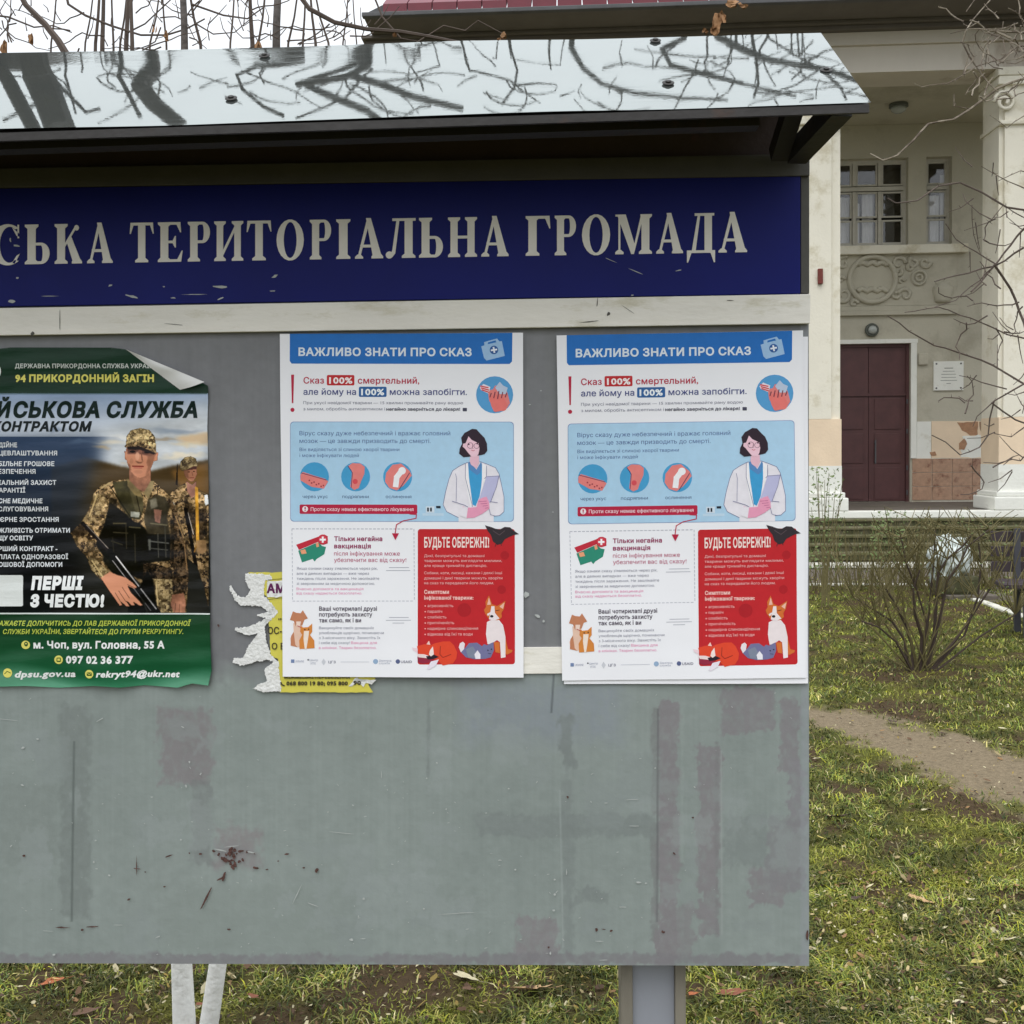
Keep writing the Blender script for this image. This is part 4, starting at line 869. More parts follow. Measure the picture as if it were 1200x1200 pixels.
cv.paint(np.clip((cv.noise(22, 15, 4, 3) - .52) * 6, 0, 1) * cv.mask([(60, 500), (150, 515), (150, 545), (60, 540)], 5), (110, 128, 156))
hill = [(60, 548), (100, 536), (140, 546), (176, 552), (205, 545), (250, 538), (250, 719), (60, 719)]
hc = np.array((84, 66, 40)) * (1 - np.clip((Yg - 560) / 90, 0, 1))[..., None] + np.array((26, 26, 22)) * np.clip((Yg - 560) / 90, 0, 1)[..., None] + (cv.noise(20, 21, 4, 5)[..., None] - .5) * 50
cv.paint(cv.mask(hill, 3), np.clip(hc, 0, 255)); cv.paint(cv.mask([(200, 552), (250, 541), (250, 580), (215, 575)], 5) * .7, (150, 106, 52))
cv.paint(cv.mask([(-40, 512), (120, 512), (95, 600), (90, 719), (-40, 719)], 120) * .8, np.clip(np.array((50, 70, 100)) * (1 - np.clip((Yg - 512) / 150, 0, .88))[..., None] + (cv.noise(26, 31, 4, 6)[..., None] - .5) * 34, 0, 255))
# green foot
g = np.clip((Yg - 719) / 86, 0, 1)[..., None]; sw = np.clip((Yg - 786 + Xg * -.02 + 10 * np.sin(Xg * .028 + 1)) / 16, 0, 1)[..., None]
gc = np.array((22, 58, 32)) * (1 - g) + np.array((22, 94, 58)) * g; gc = gc + sw * np.array((70, 60, 66)) + (cv.noise(16, 41, 3, 7)[..., None] - .5) * 22
cv.paint(cv.mask([(-40, 719), (250, 719), (250, 808), (-40, 808)]), np.clip(gc, 0, 255))
cv.paint(cv.mask([(-40, 405), (250, 405), (250, 461.5), (-40, 461.5)]), np.clip(np.array((24, 54, 38)) + (cv.noise(14, 43, 3, 8)[..., None] - .5) * 18, 0, 255))
keep = cv.mask(outline) > .5
# the sheet itself: photo print on a grid clipped to the torn outline
vv, ff = fill([pos(outline)])
bmesh_t = bmesh.new(); vs = [bmesh_t.verts.new((p[0], 0, p[1])) for p in vv]
for f in ff: bmesh_t.faces.new([vs[i] for i in f])
for k in range(9):
    es = [e for e in bmesh_t.edges if e.calc_length() > 7]
    if not es: break
    bmesh.ops.subdivide_edges(bmesh_t, edges=es, cuts=1); bmesh.ops.triangulate(bmesh_t, faces=[f for f in bmesh_t.faces if len(f.verts) > 3])
for v in bmesh_t.verts:
    q = mto3(v.co.x, v.co.z); v.co = Vector((q[0], q[1] + .0006, q[2]))
for f in bmesh_t.faces:
    f.normal_update()
    if f.normal.y > 0: f.normal_flip()
obj('paper', bmesh_t, material('dark_green_paper', (24, 54, 38), .32, var=.1, scale=20, bump=.22, bscale=1.0, stretch=(9, 9, 30)), mil, smooth=True)
inner = cv.mask([(p[0] + (3 if p[0] > 242 and p[1] > 460 else 0), p[1] + (3 if p[1] > 780 else 1.0 if p[1] < 460 else 0)) for p in outline]) > .5
rx_, ry_ = [p[0] for p in right[::-1]], [p[1] for p in right[::-1]]; bx0, by0 = [p[0] for p in bottom[::-1]], [p[1] for p in bottom[::-1]]
bx0.append(244); by0.append(803.5)
def mwarp(x, y):                                  # keep the print inside the paper's own edge
    x = min(x, float(np.interp(y, ry_[::-1], rx_[::-1])) - .1) if y > 455 else x
    y = min(y, float(np.interp(x, bx0, by0)) - .1); return mto3(x, y)
cv.build('background_print', mwarp, M['milpaint'], mil, 0, keep=inner)
# the two soldiers (zoom: x = 60 + X / 4.8, y = 480 + Y / 4.8)
def K(*p): return [(60 + x / 4.8, 480 + y / 4.8) for x, y in p]
c2 = Canvas(80, 496, 245.5, 718.5, .62); all_ = np.zeros(c2.X.shape)
def camo(base, dk1, dk2, seed, sc=3.4):
    a_ = c2.noise(sc, seed, 3); b_ = c2.noise(sc * 1.2, seed + 50, 3); c_ = c2.noise(1.4, seed + 80, 1)
    C = np.empty(c2.X.shape + (3,)); C[:] = base; C[a_ > .52] = dk1; C[b_ > .6] = dk2; C[(a_ < .4)] = np.array(base) * 1.16; return C + (c_[..., None] - .5) * 36
cam_ = camo((146, 122, 90), (96, 80, 56), (58, 46, 36), 1); cam_d = camo((100, 82, 62), (62, 50, 36), (34, 28, 24), 7); cam_l = camo((180, 158, 118), (134, 116, 84), (92, 76, 54), 9)
def sil(pts, col, soft=1, k=1.0, keepit=True):
    global all_
    m_ = c2.mask(pts, soft) * k; c2.paint(m_, col)
    if keepit: all_ = np.maximum(all_, c2.mask(pts))
sk = np.array((206, 146, 118)); 
# soldier behind
sil(K((700, 420), (708, 305), (712, 305), (712, 430)), (40, 34, 30), 0)
sil(K((670, 470), (720, 430), (760, 410), (800, 420), (840, 455), (872, 470), (887, 500), (889, 1135), (860, 1000), (820, 880), (770, 840), (740, 760), (690, 620)), cam_, 1)
sil(K((760, 400), (790, 425), (815, 400), (820, 470), (790, 500), (765, 460)), (150, 110, 96), 1)
sil(K((742, 325), (820, 318), (818, 345), (822, 362), (812, 385), (800, 406), (775, 402), (752, 375)), sk * .86, 1); sil(K((742, 325), (820, 318), (818, 334), (744, 345)), (84, 56, 50), 1); sil(K((745, 330), (770, 340), (775, 395), (752, 375)), sk * .6, 1, .7)
sil(K((725, 330), (728, 290), (750, 268), (785, 262), (815, 275), (824, 318), (800, 318), (770, 335), (735, 345)), cam_l * .88, 1)
sil(K((665, 535), (690, 520), (706, 585), (680, 600)), (196, 206, 214), 1); sil(K((862, 482), (880, 478), (886, 530), (866, 540)), (214, 222, 228), 1)
sil(K((745, 480), (800, 560), (870, 560), (880, 700), (820, 760), (760, 640)), cam_d * .6, 1, .8)
c2.seg(*K((755, 560), (815, 880)), 4.2, (26, 22, 22)); c2.seg(*K((770, 580), (800, 700)), .8, (170, 160, 150)); c2.seg(*K((818, 440), (824, 740)), 3.6, (196, 146, 62)); c2.seg(*K((824, 740), (806, 800)), 1.6, (150, 108, 50))
sil(K((815, 735), (870, 735), (875, 790), (850, 815), (820, 800)), (168, 134, 96), 1)
# front soldier
body = K((240, 470), (280, 425), (345, 400), (430, 392), (520, 440), (575, 400), (630, 450), (675, 490), (700, 560), (735, 660), (762, 790), (772, 920), (762, 1143), (590, 1143), (545, 1143), (530, 1010), (440, 920), (330, 920), (285, 965), (225, 900), (200, 830), (145, 770), (108, 692), (165, 640), (212, 560))
sil(body, cam_, 1)
sil(K((300, 640), (330, 520), (440, 600), (520, 700), (530, 860), (500, 900), (430, 900), (330, 850), (290, 820), (250, 760)), (24, 22, 18), 1)
sil(K((430, 620), (500, 640), (560, 700), (670, 700), (672, 850), (560, 860), (520, 960), (440, 930), (400, 860)), (26, 25, 20), 2)
sil(K((345, 410), (430, 398), (445, 450), (520, 560), (500, 620), (440, 610), (380, 520)), (64, 60, 42), 1); sil(K((440, 452), (510, 470), (520, 540), (500, 600), (470, 560)), (84, 78, 58), 1)
c2.seg(*K((330, 430), (450, 610)), 1.2, (40, 36, 26)); c2.seg(*K((470, 440), (505, 600)), 1.2, (44, 38, 28)); c2.seg(*K((600, 440), (590, 600)), 1.0, (50, 42, 32))
sil(K((545, 500), (600, 480), (640, 490), (668, 540), (650, 600), (670, 700), (540, 700), (520, 610)), (66, 60, 48), 2); sil(K((555, 510), (590, 495), (600, 545), (560, 560)), (150, 144, 128), 2, .6)
sil(K((540, 710), (670, 720), (668, 830), (545, 810)), (30, 30, 30), 2); sil(K((545, 730), (560, 730), (560, 790), (548, 790)), (150, 150, 140), 1, .6)
sil(K((578, 560), (622, 565), (612, 640), (584, 630)), (168, 120, 104), 1, .8); sil(K((448, 572), (498, 578), (495, 608), (448, 602)), (176, 176, 166), 1, .8); sil(K((325, 495), (372, 500), (368, 565), (325, 560)), (44, 38, 28), 1, .7)
sil(K((672, 500), (705, 560), (765, 800), (772, 960), (755, 1040), (680, 1040), (690, 900), (668, 860), (690, 700)), cam_d, 1); sil(K((672, 600), (692, 640), (690, 860), (670, 850)), (20, 18, 16), 2, .7)
sil(K((520, 860), (600, 870), (680, 900), (682, 960), (570, 960), (520, 950)), cam_d * .75, 1)
sil(K((300, 800), (380, 860), (460, 960), (540, 1143), (430, 1143), (440, 1000), (330, 905), (290, 850)), (22, 24, 20), 2, .9)
sil(K((570, 950), (680, 955), (690, 1143), (590, 1143)), cam_l, 1); sil(K((540, 900), (575, 960), (600, 1143), (545, 1143), (500, 1000)), (24, 24, 22), 2)
sil(K((110, 692), (165, 640), (215, 660), (205, 700), (150, 720)), (50, 40, 30), 1, .7); sil(K((205, 830), (245, 840), (330, 915), (285, 965), (228, 900)), cam_l * .9, 1); sil(K((240, 470), (212, 560), (175, 630), (230, 640), (300, 560), (310, 480)), cam_l, 2, .6)
# neck, collar, head
sil(K((440, 330), (438, 400), (470, 440), (520, 462), (562, 410), (560, 340)), sk * .72, 1); sil(K((428, 378), (442, 400), (500, 460), (520, 500), (470, 480), (430, 430)), (128, 112, 78), 1); sil(K((520, 470), (560, 400), (578, 400), (572, 450), (545, 500)), (138, 122, 90), 1)
head = K((424, 205), (418, 250), (428, 300), (442, 340), (470, 372), (500, 384), (530, 374), (556, 345), (574, 300), (590, 250), (590, 215), (500, 190))
sil(K((412, 232), (428, 240), (430, 290), (416, 280)), sk * .8, 1); sil(K((578, 240), (602, 242), (598, 285), (576, 292)), sk * .85, 1)
sil(head, sk, 1); sil(K((424, 205), (590, 200), (592, 250), (560, 262), (500, 250), (430, 250)), (96, 66, 58), 3, .9); c2.blob(*K((458, 236))[0], 3.6, 1.5, (26, 16, 16), 1, .2); c2.blob(*K((540, 240))[0], 3.8, 1.5, (26, 16, 16), 1, .2); c2.seg(*K((440, 222), (476, 224)), 1.1, (40, 26, 22)); c2.seg(*K((520, 226), (562, 230)), 1.1, (40, 26, 22)); c2.seg(*K((508, 240), (512, 284)), 1.2, sk * .62)
c2.blob(*K((485, 262))[0], 3, 6, (226, 172, 144), .8); sil(K((474, 288), (500, 296), (520, 288), (505, 302), (485, 302)), sk * .6, 1, .8); c2.seg(*K((458, 318), (518, 320)), 1.4, (132, 56, 52)); c2.seg(*K((466, 328), (510, 329)), 1.2, (186, 112, 98))
sil(K((540, 250), (590, 240), (574, 300), (556, 345), (530, 374), (545, 320)), sk * .72, 3, .7); sil(K((430, 300), (445, 310), (450, 345), (442, 340)), sk * .6, 2, .7); c2.blob(*K((490, 350))[0], 6, 3, sk * .9, .5)
sil(K((420, 198), (424, 150), (448, 116), (500, 103), (552, 114), (582, 150), (590, 200), (592, 244), (560, 225), (500, 200), (440, 205), (414, 210)), cam_l * .9, 1)
sil(K((412, 206), (430, 190), (480, 178), (530, 186), (592, 236), (590, 246), (545, 226), (500, 208), (450, 206), (420, 214)), cam_ * 1.05, 1); sil(K((428, 208), (500, 208), (590, 246), (575, 252), (500, 226), (430, 222)), (40, 30, 28), 1)
# rifle and hands
c2.seg(*K((178, 640), (330, 800)), 4.6, (34, 30, 30)); c2.seg(*K((200, 650), (320, 780)), .9, (120, 112, 104)); c2.seg(*K((330, 800), (600, 1143)), 7, (24, 24, 24)); c2.seg(*K((365, 826), (590, 1120)), 1.5, (206, 202, 200)); c2.seg(*K((346, 850), (560, 1130)), 1.0, (150, 146, 146)); c2.seg(*K((500, 1000), (530, 960)), 3, (22, 22, 22))
hand = K((278, 945), (330, 912), (372, 930), (420, 945), (460, 975), (482, 998), (470, 1008), (430, 992), (450, 1030), (490, 1070), (515, 1100), (500, 1104), (460, 1080), (470, 1100), (455, 1102), (420, 1072), (440, 1105), (425, 1108), (392, 1080), (400, 1100), (385, 1103), (352, 1055), (320, 1010))
sil(hand, sk * 1.02, 1)
for p_, q_ in (((400, 1000), (440, 1060)), ((380, 1020), (420, 1080)), ((360, 1030), (395, 1088)), ((430, 985), (470, 1002))): c2.seg(*K(p_, q_), .8, sk * .62)
sil(K((680, 1042), (745, 1032), (758, 1080), (752, 1143), (690, 1143), (672, 1100)), sk * .95, 1); c2.seg(*K((700, 1090), (695, 1140)), .8, sk * .6); c2.seg(*K((722, 1095), (720, 1143)), .7, sk * .62)
all_ = np.maximum(all_, c2.mask(hand)); all_ = np.maximum(all_, c2.mask(K((172, 636), (190, 628), (345, 790), (612, 1143), (580, 1143), (320, 830))))
shade_ = (.62 + .76 * c2.noise(15, 61, 3))[..., None] * (.9 + .2 * c2.noise(3, 62, 2))[..., None] * (1.16 - .34 * np.clip((c2.Y - 560) / 160, 0, 1))[..., None]
face_ = np.maximum(c2.mask(head, 2), np.maximum(c2.mask(hand, 1), c2.mask(K((742, 325), (820, 318), (822, 362), (800, 406), (752, 375)), 1)))[..., None]
c2.C = np.clip(c2.C * (shade_ * (1 - face_) + face_), 0, 255)
for (p_, q_, w_c, col_c) in (((350, 640), (420, 640), 1.6, (92, 84, 62)), ((350, 690), (430, 695), 1.2, (80, 74, 56)), ((340, 740), (400, 760), 1.2, (70, 66, 50)), ((440, 660), (500, 665), 1.4, (96, 90, 66)), ((560, 640), (650, 650), 1.4, (120, 112, 90)), ((555, 740), (660, 752), 1.3, (110, 110, 104)), ((560, 780), (655, 790), 1.0, (96, 96, 90)), ((600, 700), (604, 830), 1.0, (90, 88, 80)), ((470, 700), (474, 860), 1.2, (66, 62, 48)), ((420, 640), (424, 780), 1.0, (74, 68, 52)), ((262, 470), (215, 600), 1.6, (206, 178, 128)), ((285, 440), (330, 412), 1.6, (200, 176, 130)), ((700, 600), (745, 720), 1.3, (170, 140, 100)), ((750, 760), (764, 900), 1.3, (150, 120, 86)), ((590, 970), (600, 1100), 1.4, (206, 182, 136)), ((230, 850), (290, 940), 1.4, (214, 190, 140)), ((345, 720), (352, 800), 1.4, (50, 46, 36)), ((640, 660), (646, 830), 1.2, (80, 78, 70))):
    c2.seg(*K(p_, q_), w_c, col_c, 1.2)
c2.blob(*K((775, 350))[0], 1.6, .8, (60, 36, 32)); c2.blob(*K((803, 348))[0], 1.4, .8, (60, 36, 32)); c2.seg(*K((780, 384), (802, 383)), .9, (130, 70, 62)); c2.seg(*K((792, 352), (796, 370)), .9, (140, 92, 76))
c2.blob(*K((500, 235))[0], 3, 2, (170, 118, 96), .5); c2.blob(*K((452, 290))[0], 2.6, 4, sk * .88, .6); c2.blob(*K((548, 300))[0], 3, 5, sk * .74, .6)
all_ = np.where(c2.X > 244.2, 0, all_)
c2.C = np.clip((c2.C - 96) * 1.16 + 90, 0, 255)
c2.build('soldiers_print', mto3, M['milpaint'], mil, 1.2, keep=all_ > .5)
# lettering
def mflat(x, y):
    p = bp(x, y, -.003) - mil.location; return p.x, 0.0, p.z
def msurf(X, Z):
    q = ROT.transposed() @ (Vector((X, -.003, Z)) + Vector((mil.location.x, 0, mil.location.z)) - CAM)
    return -mh(600 + FPX * q.x / -q.z, CY - FPX * q.y / -q.z) - mil.location.y
a = Art(mflat, 'mil', surf=msurf); WH = (232, 234, 232); YE = (222, 214, 110)
a.text('ДЕРЖАВНА ПРИКОРДОННА СЛУЖБА УКРАЇН', 17.8, 431.3, 180, 5.0, (206, 212, 206), 4, .025); a.text('94 ПРИКОРДОННИЙ ЗАГІН', 17.8, 447.3, 180.5, 8.2, YE, 4, .045)
a.poly([(-40, 461.2), (243.4, 461.2), (243.4, 462), (-40, 462)], (60, 90, 80), 2)
a.poly(a.ell(-4, 435, 5.2, 8), WH, 3)
a.text('СЬКОВА СЛУЖБА', 15.5, 488.6, 231.5, 17.5, (18, 36, 32), 4, .05, .2); a.text('ВІЙ', -30, 488.6, 13.5, 17.5, (18, 36, 32), 4, .05, .2)
a.text('ЗА КОНТРАКТОМ', -36, 505, 108, 10.8, (24, 32, 34), 4, .05, .2)
rows = [('ДІЙНЕ', 'НА', 20, 524), ('ЦЕВЛАШТУВАННЯ', 'ПРА', 67, 533.5), ('БІЛЬНЕ ГРОШОВЕ', 'СТА', 64, 546), ('ЕЗПЕЧЕННЯ', 'ЗАБ', 42, 555), ('ІАЛЬНИЙ ЗАХИСТ', 'СОЦ', 66, 568), ('АРАНТІЇ', 'ТА Г', 29.5, 577), ('СНЕ МЕДИЧНЕ', 'ЯКІ', 50, 589.5), ('СЛУГОВУВАННЯ', 'ОБ', 56.5, 599), ("'ЄРНЕ ЗРОСТАННЯ", 'КАР', 69, 611.3), ('ЖЛИВІСТЬ ОТРИМАТИ', 'МО', 82, 624), ('ЩУ ОСВІТУ', 'ВИ', 39, 633), ('РШИЙ КОНТРАКТ -', 'ПЕ', 67.5, 645.5), ('ПЛАТА ОДНОРАЗОВОЇ', 'ВИ', 80, 655), ('ОШОВОЇ ДОПОМОГИ', 'ГР', 73, 664)]
for t_, pre, xb, y in rows:
    a.text(t_, -1.5, y, xb, 5.2, (222, 226, 230), 4, .03); a.text(pre, -2.5 - len(pre) * 4.9, y, -3.2, 5.2, (222, 226, 230), 4, .03)
a.rect(-10, 674, 27, 710.5, (224, 228, 226), 2, 2)
a.text('ПЕРШІ', 36.5, 690, 98, 13.8, (244, 246, 246), 4, .07, .12); a.text('З ЧЕСТЮ!', 35.5, 710.5, 122.5, 13.2, (244, 246, 246), 4, .07, .12)
a.poly([(-40, 718), (246.5, 718.5), (246.5, 720), (-40, 719.7)], (222, 230, 226), 3)
a.text('АЖАЄТЕ ДОЛУЧИТИСЬ ДО ЛАВ ДЕРЖАВНОЇ ПРИКОРДОННОЇ', -1, 733, 224, 5.6, (186, 200, 84), 4, .025, .2); a.text('Б', -8, 733, -3, 5.6, (186, 200, 84), 4, .025, .2)
a.text('СЛУЖБИ УКРАЇНИ, ЗВЕРТАЙТЕСЯ ДО ГРУПИ РЕКРУТИНГУ.', 4, 742.7, 215, 5.6, (186, 200, 84), 4, .025, .2)
a.circle(30.5, 755.5, 5, YE, 3); a.circle(31, 754.5, 2.2, (40, 80, 50), 4, 2.8); a.circle(31, 754, .9, YE, 5)
a.text('м. Чоп, вул. Головна, 55 А', 39.5, 759.5, 193, 8.2, WH, 4, .04)
a.circle(69, 773, 5, YE, 3); a.rect(66.6, 770.4, 71.6, 775.6, (60, 90, 40), 4, 1); a.rect(67.6, 771.5, 70.6, 774.2, YE, 5)
a.text('097 02 36 377', 77.5, 777, 156.5, 8.6, WH, 4, .045)
a.circle(10.5, 788, 5.4, YE, 3); a.line([(7, 789), (10, 786), (14, 788)], .8, (60, 90, 40), 4); a.text('dpsu.gov.ua', 19, 793, 89, 7.4, WH, 4, .04, .2)
a.circle(105.5, 789.5, 5, YE, 3); a.rect(102.6, 787.5, 108.6, 791.6, (60, 90, 40), 4, .6); a.line([(103, 788), (105.6, 790), (108.2, 788)], .6, YE, 5); a.text('rekryt94@ukr.net', 113.5, 793, 211.5, 7.4, WH, 4, .04, .2)
a.build('lettering', mil)
# curled corner: the white back rolls over the face
bm = bmesh.new(); g = []
fa, fb = (147.5, 409.3), (211, 456.8)             # fold line
tip = (239.5, 447.6)
for j in range(17):
    t_ = j / 16; row = []
    b_ = (fa[0] + (fb[0] - fa[0]) * t_, fa[1] + (fb[1] - fa[1]) * t_)
    e_ = (fa[0] + (tip[0] - fa[0]) * t_, fa[1] + (tip[1] - fa[1]) * t_)
    for i in range(7):
        u = i / 6; x = b_[0] + (e_[0] - b_[0]) * u; y = b_[1] + (e_[1] - b_[1]) * u - math.sin(u * math.pi) * t_ * 1.5
        if j == 16: y += math.sin(u * math.pi) * 2.2
        h_ = mh(x, y) + .001 + .010 * math.sin(min(1, u * 1.1) * math.pi * .62) * t_ + .002 * math.sin(j * .9) * u
        row.append(bm.verts.new(bp(x, y, -h_) - mil.location))
    g.append(row)
for j in range(16):
    for i in range(6):
        bm.faces.new((g[j][i], g[j + 1][i], g[j + 1][i + 1], g[j][i + 1]))
bmesh.ops.remove_doubles(bm, verts=bm.verts, dist=1e-6)
co = obj('curled_corner', bm, M['paper_back'], mil, smooth=True); co['label'] = 'white back of the curled upper right corner'
# ------------------------------------------------------------------ ground, kerb, paving
def ray_px(p):                                    # world point -> photo pixels
    q = ROT.transposed() @ (Vector(p) - CAM); return 600 + FPX * q.x / -q.z, CY - FPX * q.y / -q.z
trail_u = [gp(900, 822), gp(950, 829), gp(1000, 838), gp(1060, 850), gp(1130, 864), gp(1200, 884), gp(1330, 930)]
trail_l = [gp(900, 846), gp(950, 851), gp(1010, 864), gp(1070, 886), gp(1120, 908), gp(1200, 938), gp(1330, 1000)]
TC = [(p + q) / 2 for p, q in zip(trail_u, trail_l)]
def trail_d(x, y):                                # signed distance outside the worn trail (metres)
    d = 9
    for (a, b), (u, v) in zip(zip(TC, TC[1:]), zip(zip(trail_u, trail_l), zip(trail_u[1:], trail_l[1:]))):
        ab = b - a; L = ab.x ** 2 + ab.y ** 2; t = max(0, min(1, ((x - a.x) * ab.x + (y - a.y) * ab.y) / L))
        w = ((u[0] - u[1]).length * (1 - t) + (v[0] - v[1]).length * t) * .43
        d = min(d, math.hypot(x - a.x - ab.x * t, y - a.y - ab.y * t) - w)
    return d
def nz2(x, y, s, o=0): return noise.fractal(Vector((x * s + o, y * s - o, o * .7)), 1.0, 2.0, 4)
def hgt(x, y):
    return .012 * nz2(x, y, 1.3, 3) + .010 * nz2(x, y, 6, 9)
def bare(x, y):                                   # 1 = bare soil, 0 = grown over
    d = trail_d(x, y) + .17 * nz2(x, y, 5, 2) + .06 * nz2(x, y, 17, 6)
    t = max(0, min(1, .5 - d / .12))
    b = max(0, min(1, (nz2(x, y, 2.6, 5) - .02) * 2.2)); b = max(b, max(0, min(1, (nz2(x, y, 9, 15) - .05) * 2)))
    c = max(0, 1 - math.hypot(x - bush.x, (y - bush.y)) / .7) * .8
    return max(t, b * .8, c)
bush = gp(1068, 786)
xs = np.concatenate([np.linspace(-300, -8, 14), np.arange(-7, -1.6, .3), np.arange(-1.6, 7.2, .045), np.arange(7.3, 14, .4), np.linspace(15, 300, 14)])
ys = np.concatenate([np.linspace(-60, -3, 8), np.arange(-2.5, .8, .2), np.arange(.8, 11.2, .05)])
kp = [gp(400, 683), gp(940, 684.5), gp(1092, 685.5)]; kc = gp(1092, 688); kr = gp(1330, 765)
V = []; Cc = []; cols_ = {}
for y in ys:
    for x in xs:
        near = -1.6 < x < 7.2 and .8 < y < 11.1
        V.append((x, y, hgt(x, y) if near else 0)); b = bare(x, y) if near else .3
        g1 = nz2(x, y, 3.1, 8) * .5 + .5
        soil = Vector((126, 113, 92)) if trail_d(x, y) < .1 else Vector((74, 60, 44)); gr = Vector((70, 74, 34)).lerp(Vector((92, 92, 42)), max(0, min(1, g1)))
        Cc.append(gr.lerp(soil, min(1, b * 1.2)))
nx = len(xs); F = [(j * nx + i, j * nx + i + 1, (j + 1) * nx + i + 1, (j + 1) * nx + i) for j in range(len(ys) - 1) for i in range(nx - 1)]
me = bpy.data.meshes.new('lawn'); me.from_pydata(V, [], F)
c = np.array([tuple(v) for v in Cc]) / 255; L = np.where(c <= .04045, c / 12.92, ((c + .055) / 1.055) ** 2.4)
me.color_attributes.new('Col', 'FLOAT_COLOR', 'POINT').data.foreach_set('color', np.concatenate([L, np.ones((len(L), 1))], 1).ravel())
M['soil'] = attr_material('soil_and_moss', .95, bump=.9, bscale=46, var=.34, scale=38, spec=.15, noise_roughness=.72, bdist=.02)
link('lawn', me, None, [M['soil']], kind='structure', smooth=True)
M['far'] = material('far_ground', (92, 90, 66), .95, var=.2, scale=.6, second=(110, 100, 82), f2=.4, s2=.4)
bm = bmesh.new(); box(bm, -300, 300, 11.19, 500, -.3, -.004); obj('ground', bm, M['far'], None, kind='structure')
M['paving'] = material('damp_paving', (96, 88, 80), .85, var=.16, scale=4, bump=.3, bscale=60, second=(80, 76, 60), f2=.4, s2=1.4)
M['kerb'] = material('whitewashed_kerb', (206, 204, 192), .8, var=.12, scale=8, bump=.25, second=(140, 132, 116), f2=.3, s2=5)
M['step'] = material('mossy_step', (106, 100, 76), .9, var=.2, scale=6, bump=.5, bscale=40, second=(84, 84, 50), f2=.5, s2=3.5)
M['step2'] = material('mossy_riser', (92, 86, 66), .9, var=.24, scale=7, bump=.5, bscale=40, second=(64, 64, 38), f2=.55, s2=4)
# paving in front of the steps, and the walk that leaves to the right
bm = bmesh.new()
pv = [gp(-400, 684), gp(1092, 685.5), gp(1330, 765)]
far = [Vector((14, pv[2].y + 2.0, 0)), Vector((14, 13.2, 0)), Vector((-14, 13.6, 0))]
vs = [bm.verts.new((p.x, p.y, .004)) for p in pv + far]; bm.faces.new(vs); bmesh.ops.recalc_face_normals(bm, faces=bm.faces)
obj('paving', bm, M['paving'], None, kind='structure')
def kerb_run(a, b, n):
    a = Vector(a); b = Vector(b)
    for k in range(n):
        p = a.lerp(b, k / n); q = a.lerp(b, (k + .985) / n); bm = bmesh.new(); dz = rnd.uniform(-.004, .006)
        bar(bm, Vector((p.x, p.y, -.04 + dz)), Vector((q.x, q.y, -.04 + dz + rnd.uniform(-.004, .004))), .09, .13); bmesh.ops.bevel(bm, geom=list(bm.edges), offset=.008, segments=1, affect='EDGES')
        o = obj('kerbstone', bm, M['kerb'], kerb)
kerb = bpy.data.objects.new('kerb', None); COL.objects.link(kerb); kerb['kind'] = 'structure'
kerb_run(gp(700, 685.5), gp(1088, 686), 5); kerb_run(gp(1096, 688), gp(1330, 768), 5)

# ------------------------------------------------------------------ the building (its own frame: X along the front, Y into it)
bld = thing('building', 'cream neoclassical building with tall pillared porch behind the notice board', 'building', BO, rot=(0, 0, R(-1.7)))
fin = dict(bump=.35, bscale=26)
M['wall'] = material('grey_plaster', (185, 180, 163), .85, var=.08, scale=1.2, second=(166, 160, 143), f2=.42, s2=.8, **fin)
M['pier'] = material('cream_plaster', (226, 221, 205), .85, var=.05, scale=1.5, second=(200, 192, 168), f2=.42, s2=1.6, **fin)
M['white'] = material('white_limewash', (228, 228, 220), .8, var=.05, scale=3, second=(204, 200, 186), f2=.35, s2=2.4, **fin)
M['peach'] = material('peach_patching', (228, 206, 178), .85, var=.06, scale=3, **fin)
M['entab'] = material('stained_cornice_plaster', (208, 201, 190), .85, var=.07, scale=.8, second=(172, 160, 146), f2=.4, s2=.9, bump=.3, bscale=20, stretch=(1, 1, .4))
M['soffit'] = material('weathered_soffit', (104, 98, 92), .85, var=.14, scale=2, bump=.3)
M['gutter'] = material('dark_gutter', (78, 78, 80), .6, var=.2, scale=4)
M['redroof'] = material('red_roof_sheet', (108, 34, 48), .5, var=.12, scale=6)
M['door'] = material('maroon_door_paint', (82, 49, 49), .5, var=.18, scale=5, bump=.1)
M['winframe'] = material('old_window_paint', (186, 182, 170), .7, var=.1, scale=9, bump=.2)
M['dark_in'] = material('dark_room', (30, 27, 26), .9, var=.1)
M['curtain'] = material('net_curtain', (214, 214, 214), .9, var=.06, scale=6)
M['marble'] = material('pinkish_granite', (172, 138, 114), .4, var=.2, scale=16, second=(124, 84, 66), f2=.42, s2=6.5, bump=.1)
_n = M['marble'].node_tree; _g = _n.nodes.new('ShaderNodeNewGeometry')
for _l in [l for l in _n.links if l.from_node.type == 'TEX_COORD']: _n.links.new(_g.outputs['Position'], _l.to_socket)
M['brick'] = material('bare_brick', (168, 128, 98), .9, var=.2, scale=14, bump=.6, second=(150, 126, 102), f2=.4, s2=9)
M['rustred'] = material('rusty_red_iron', (112, 52, 44), .8, var=.25, scale=20, bump=.4)
M['lampg'] = material('lamp_glass', (168, 172, 168), .2, var=.05); M['lampb'] = material('lamp_body', (88, 92, 84), .6, var=.1)
gm = bpy.data.materials.new('window_glass'); gm.use_nodes = True; gn = gm.node_tree.nodes; gl_ = gm.node_tree.links
tr = gn.new('ShaderNodeBsdfTransparent'); gs = gn.new('ShaderNodeBsdfGlossy'); gs.inputs['Roughness'].default_value = .03; fr = gn.new('ShaderNodeFresnel'); fr.inputs['IOR'].default_value = 1.5
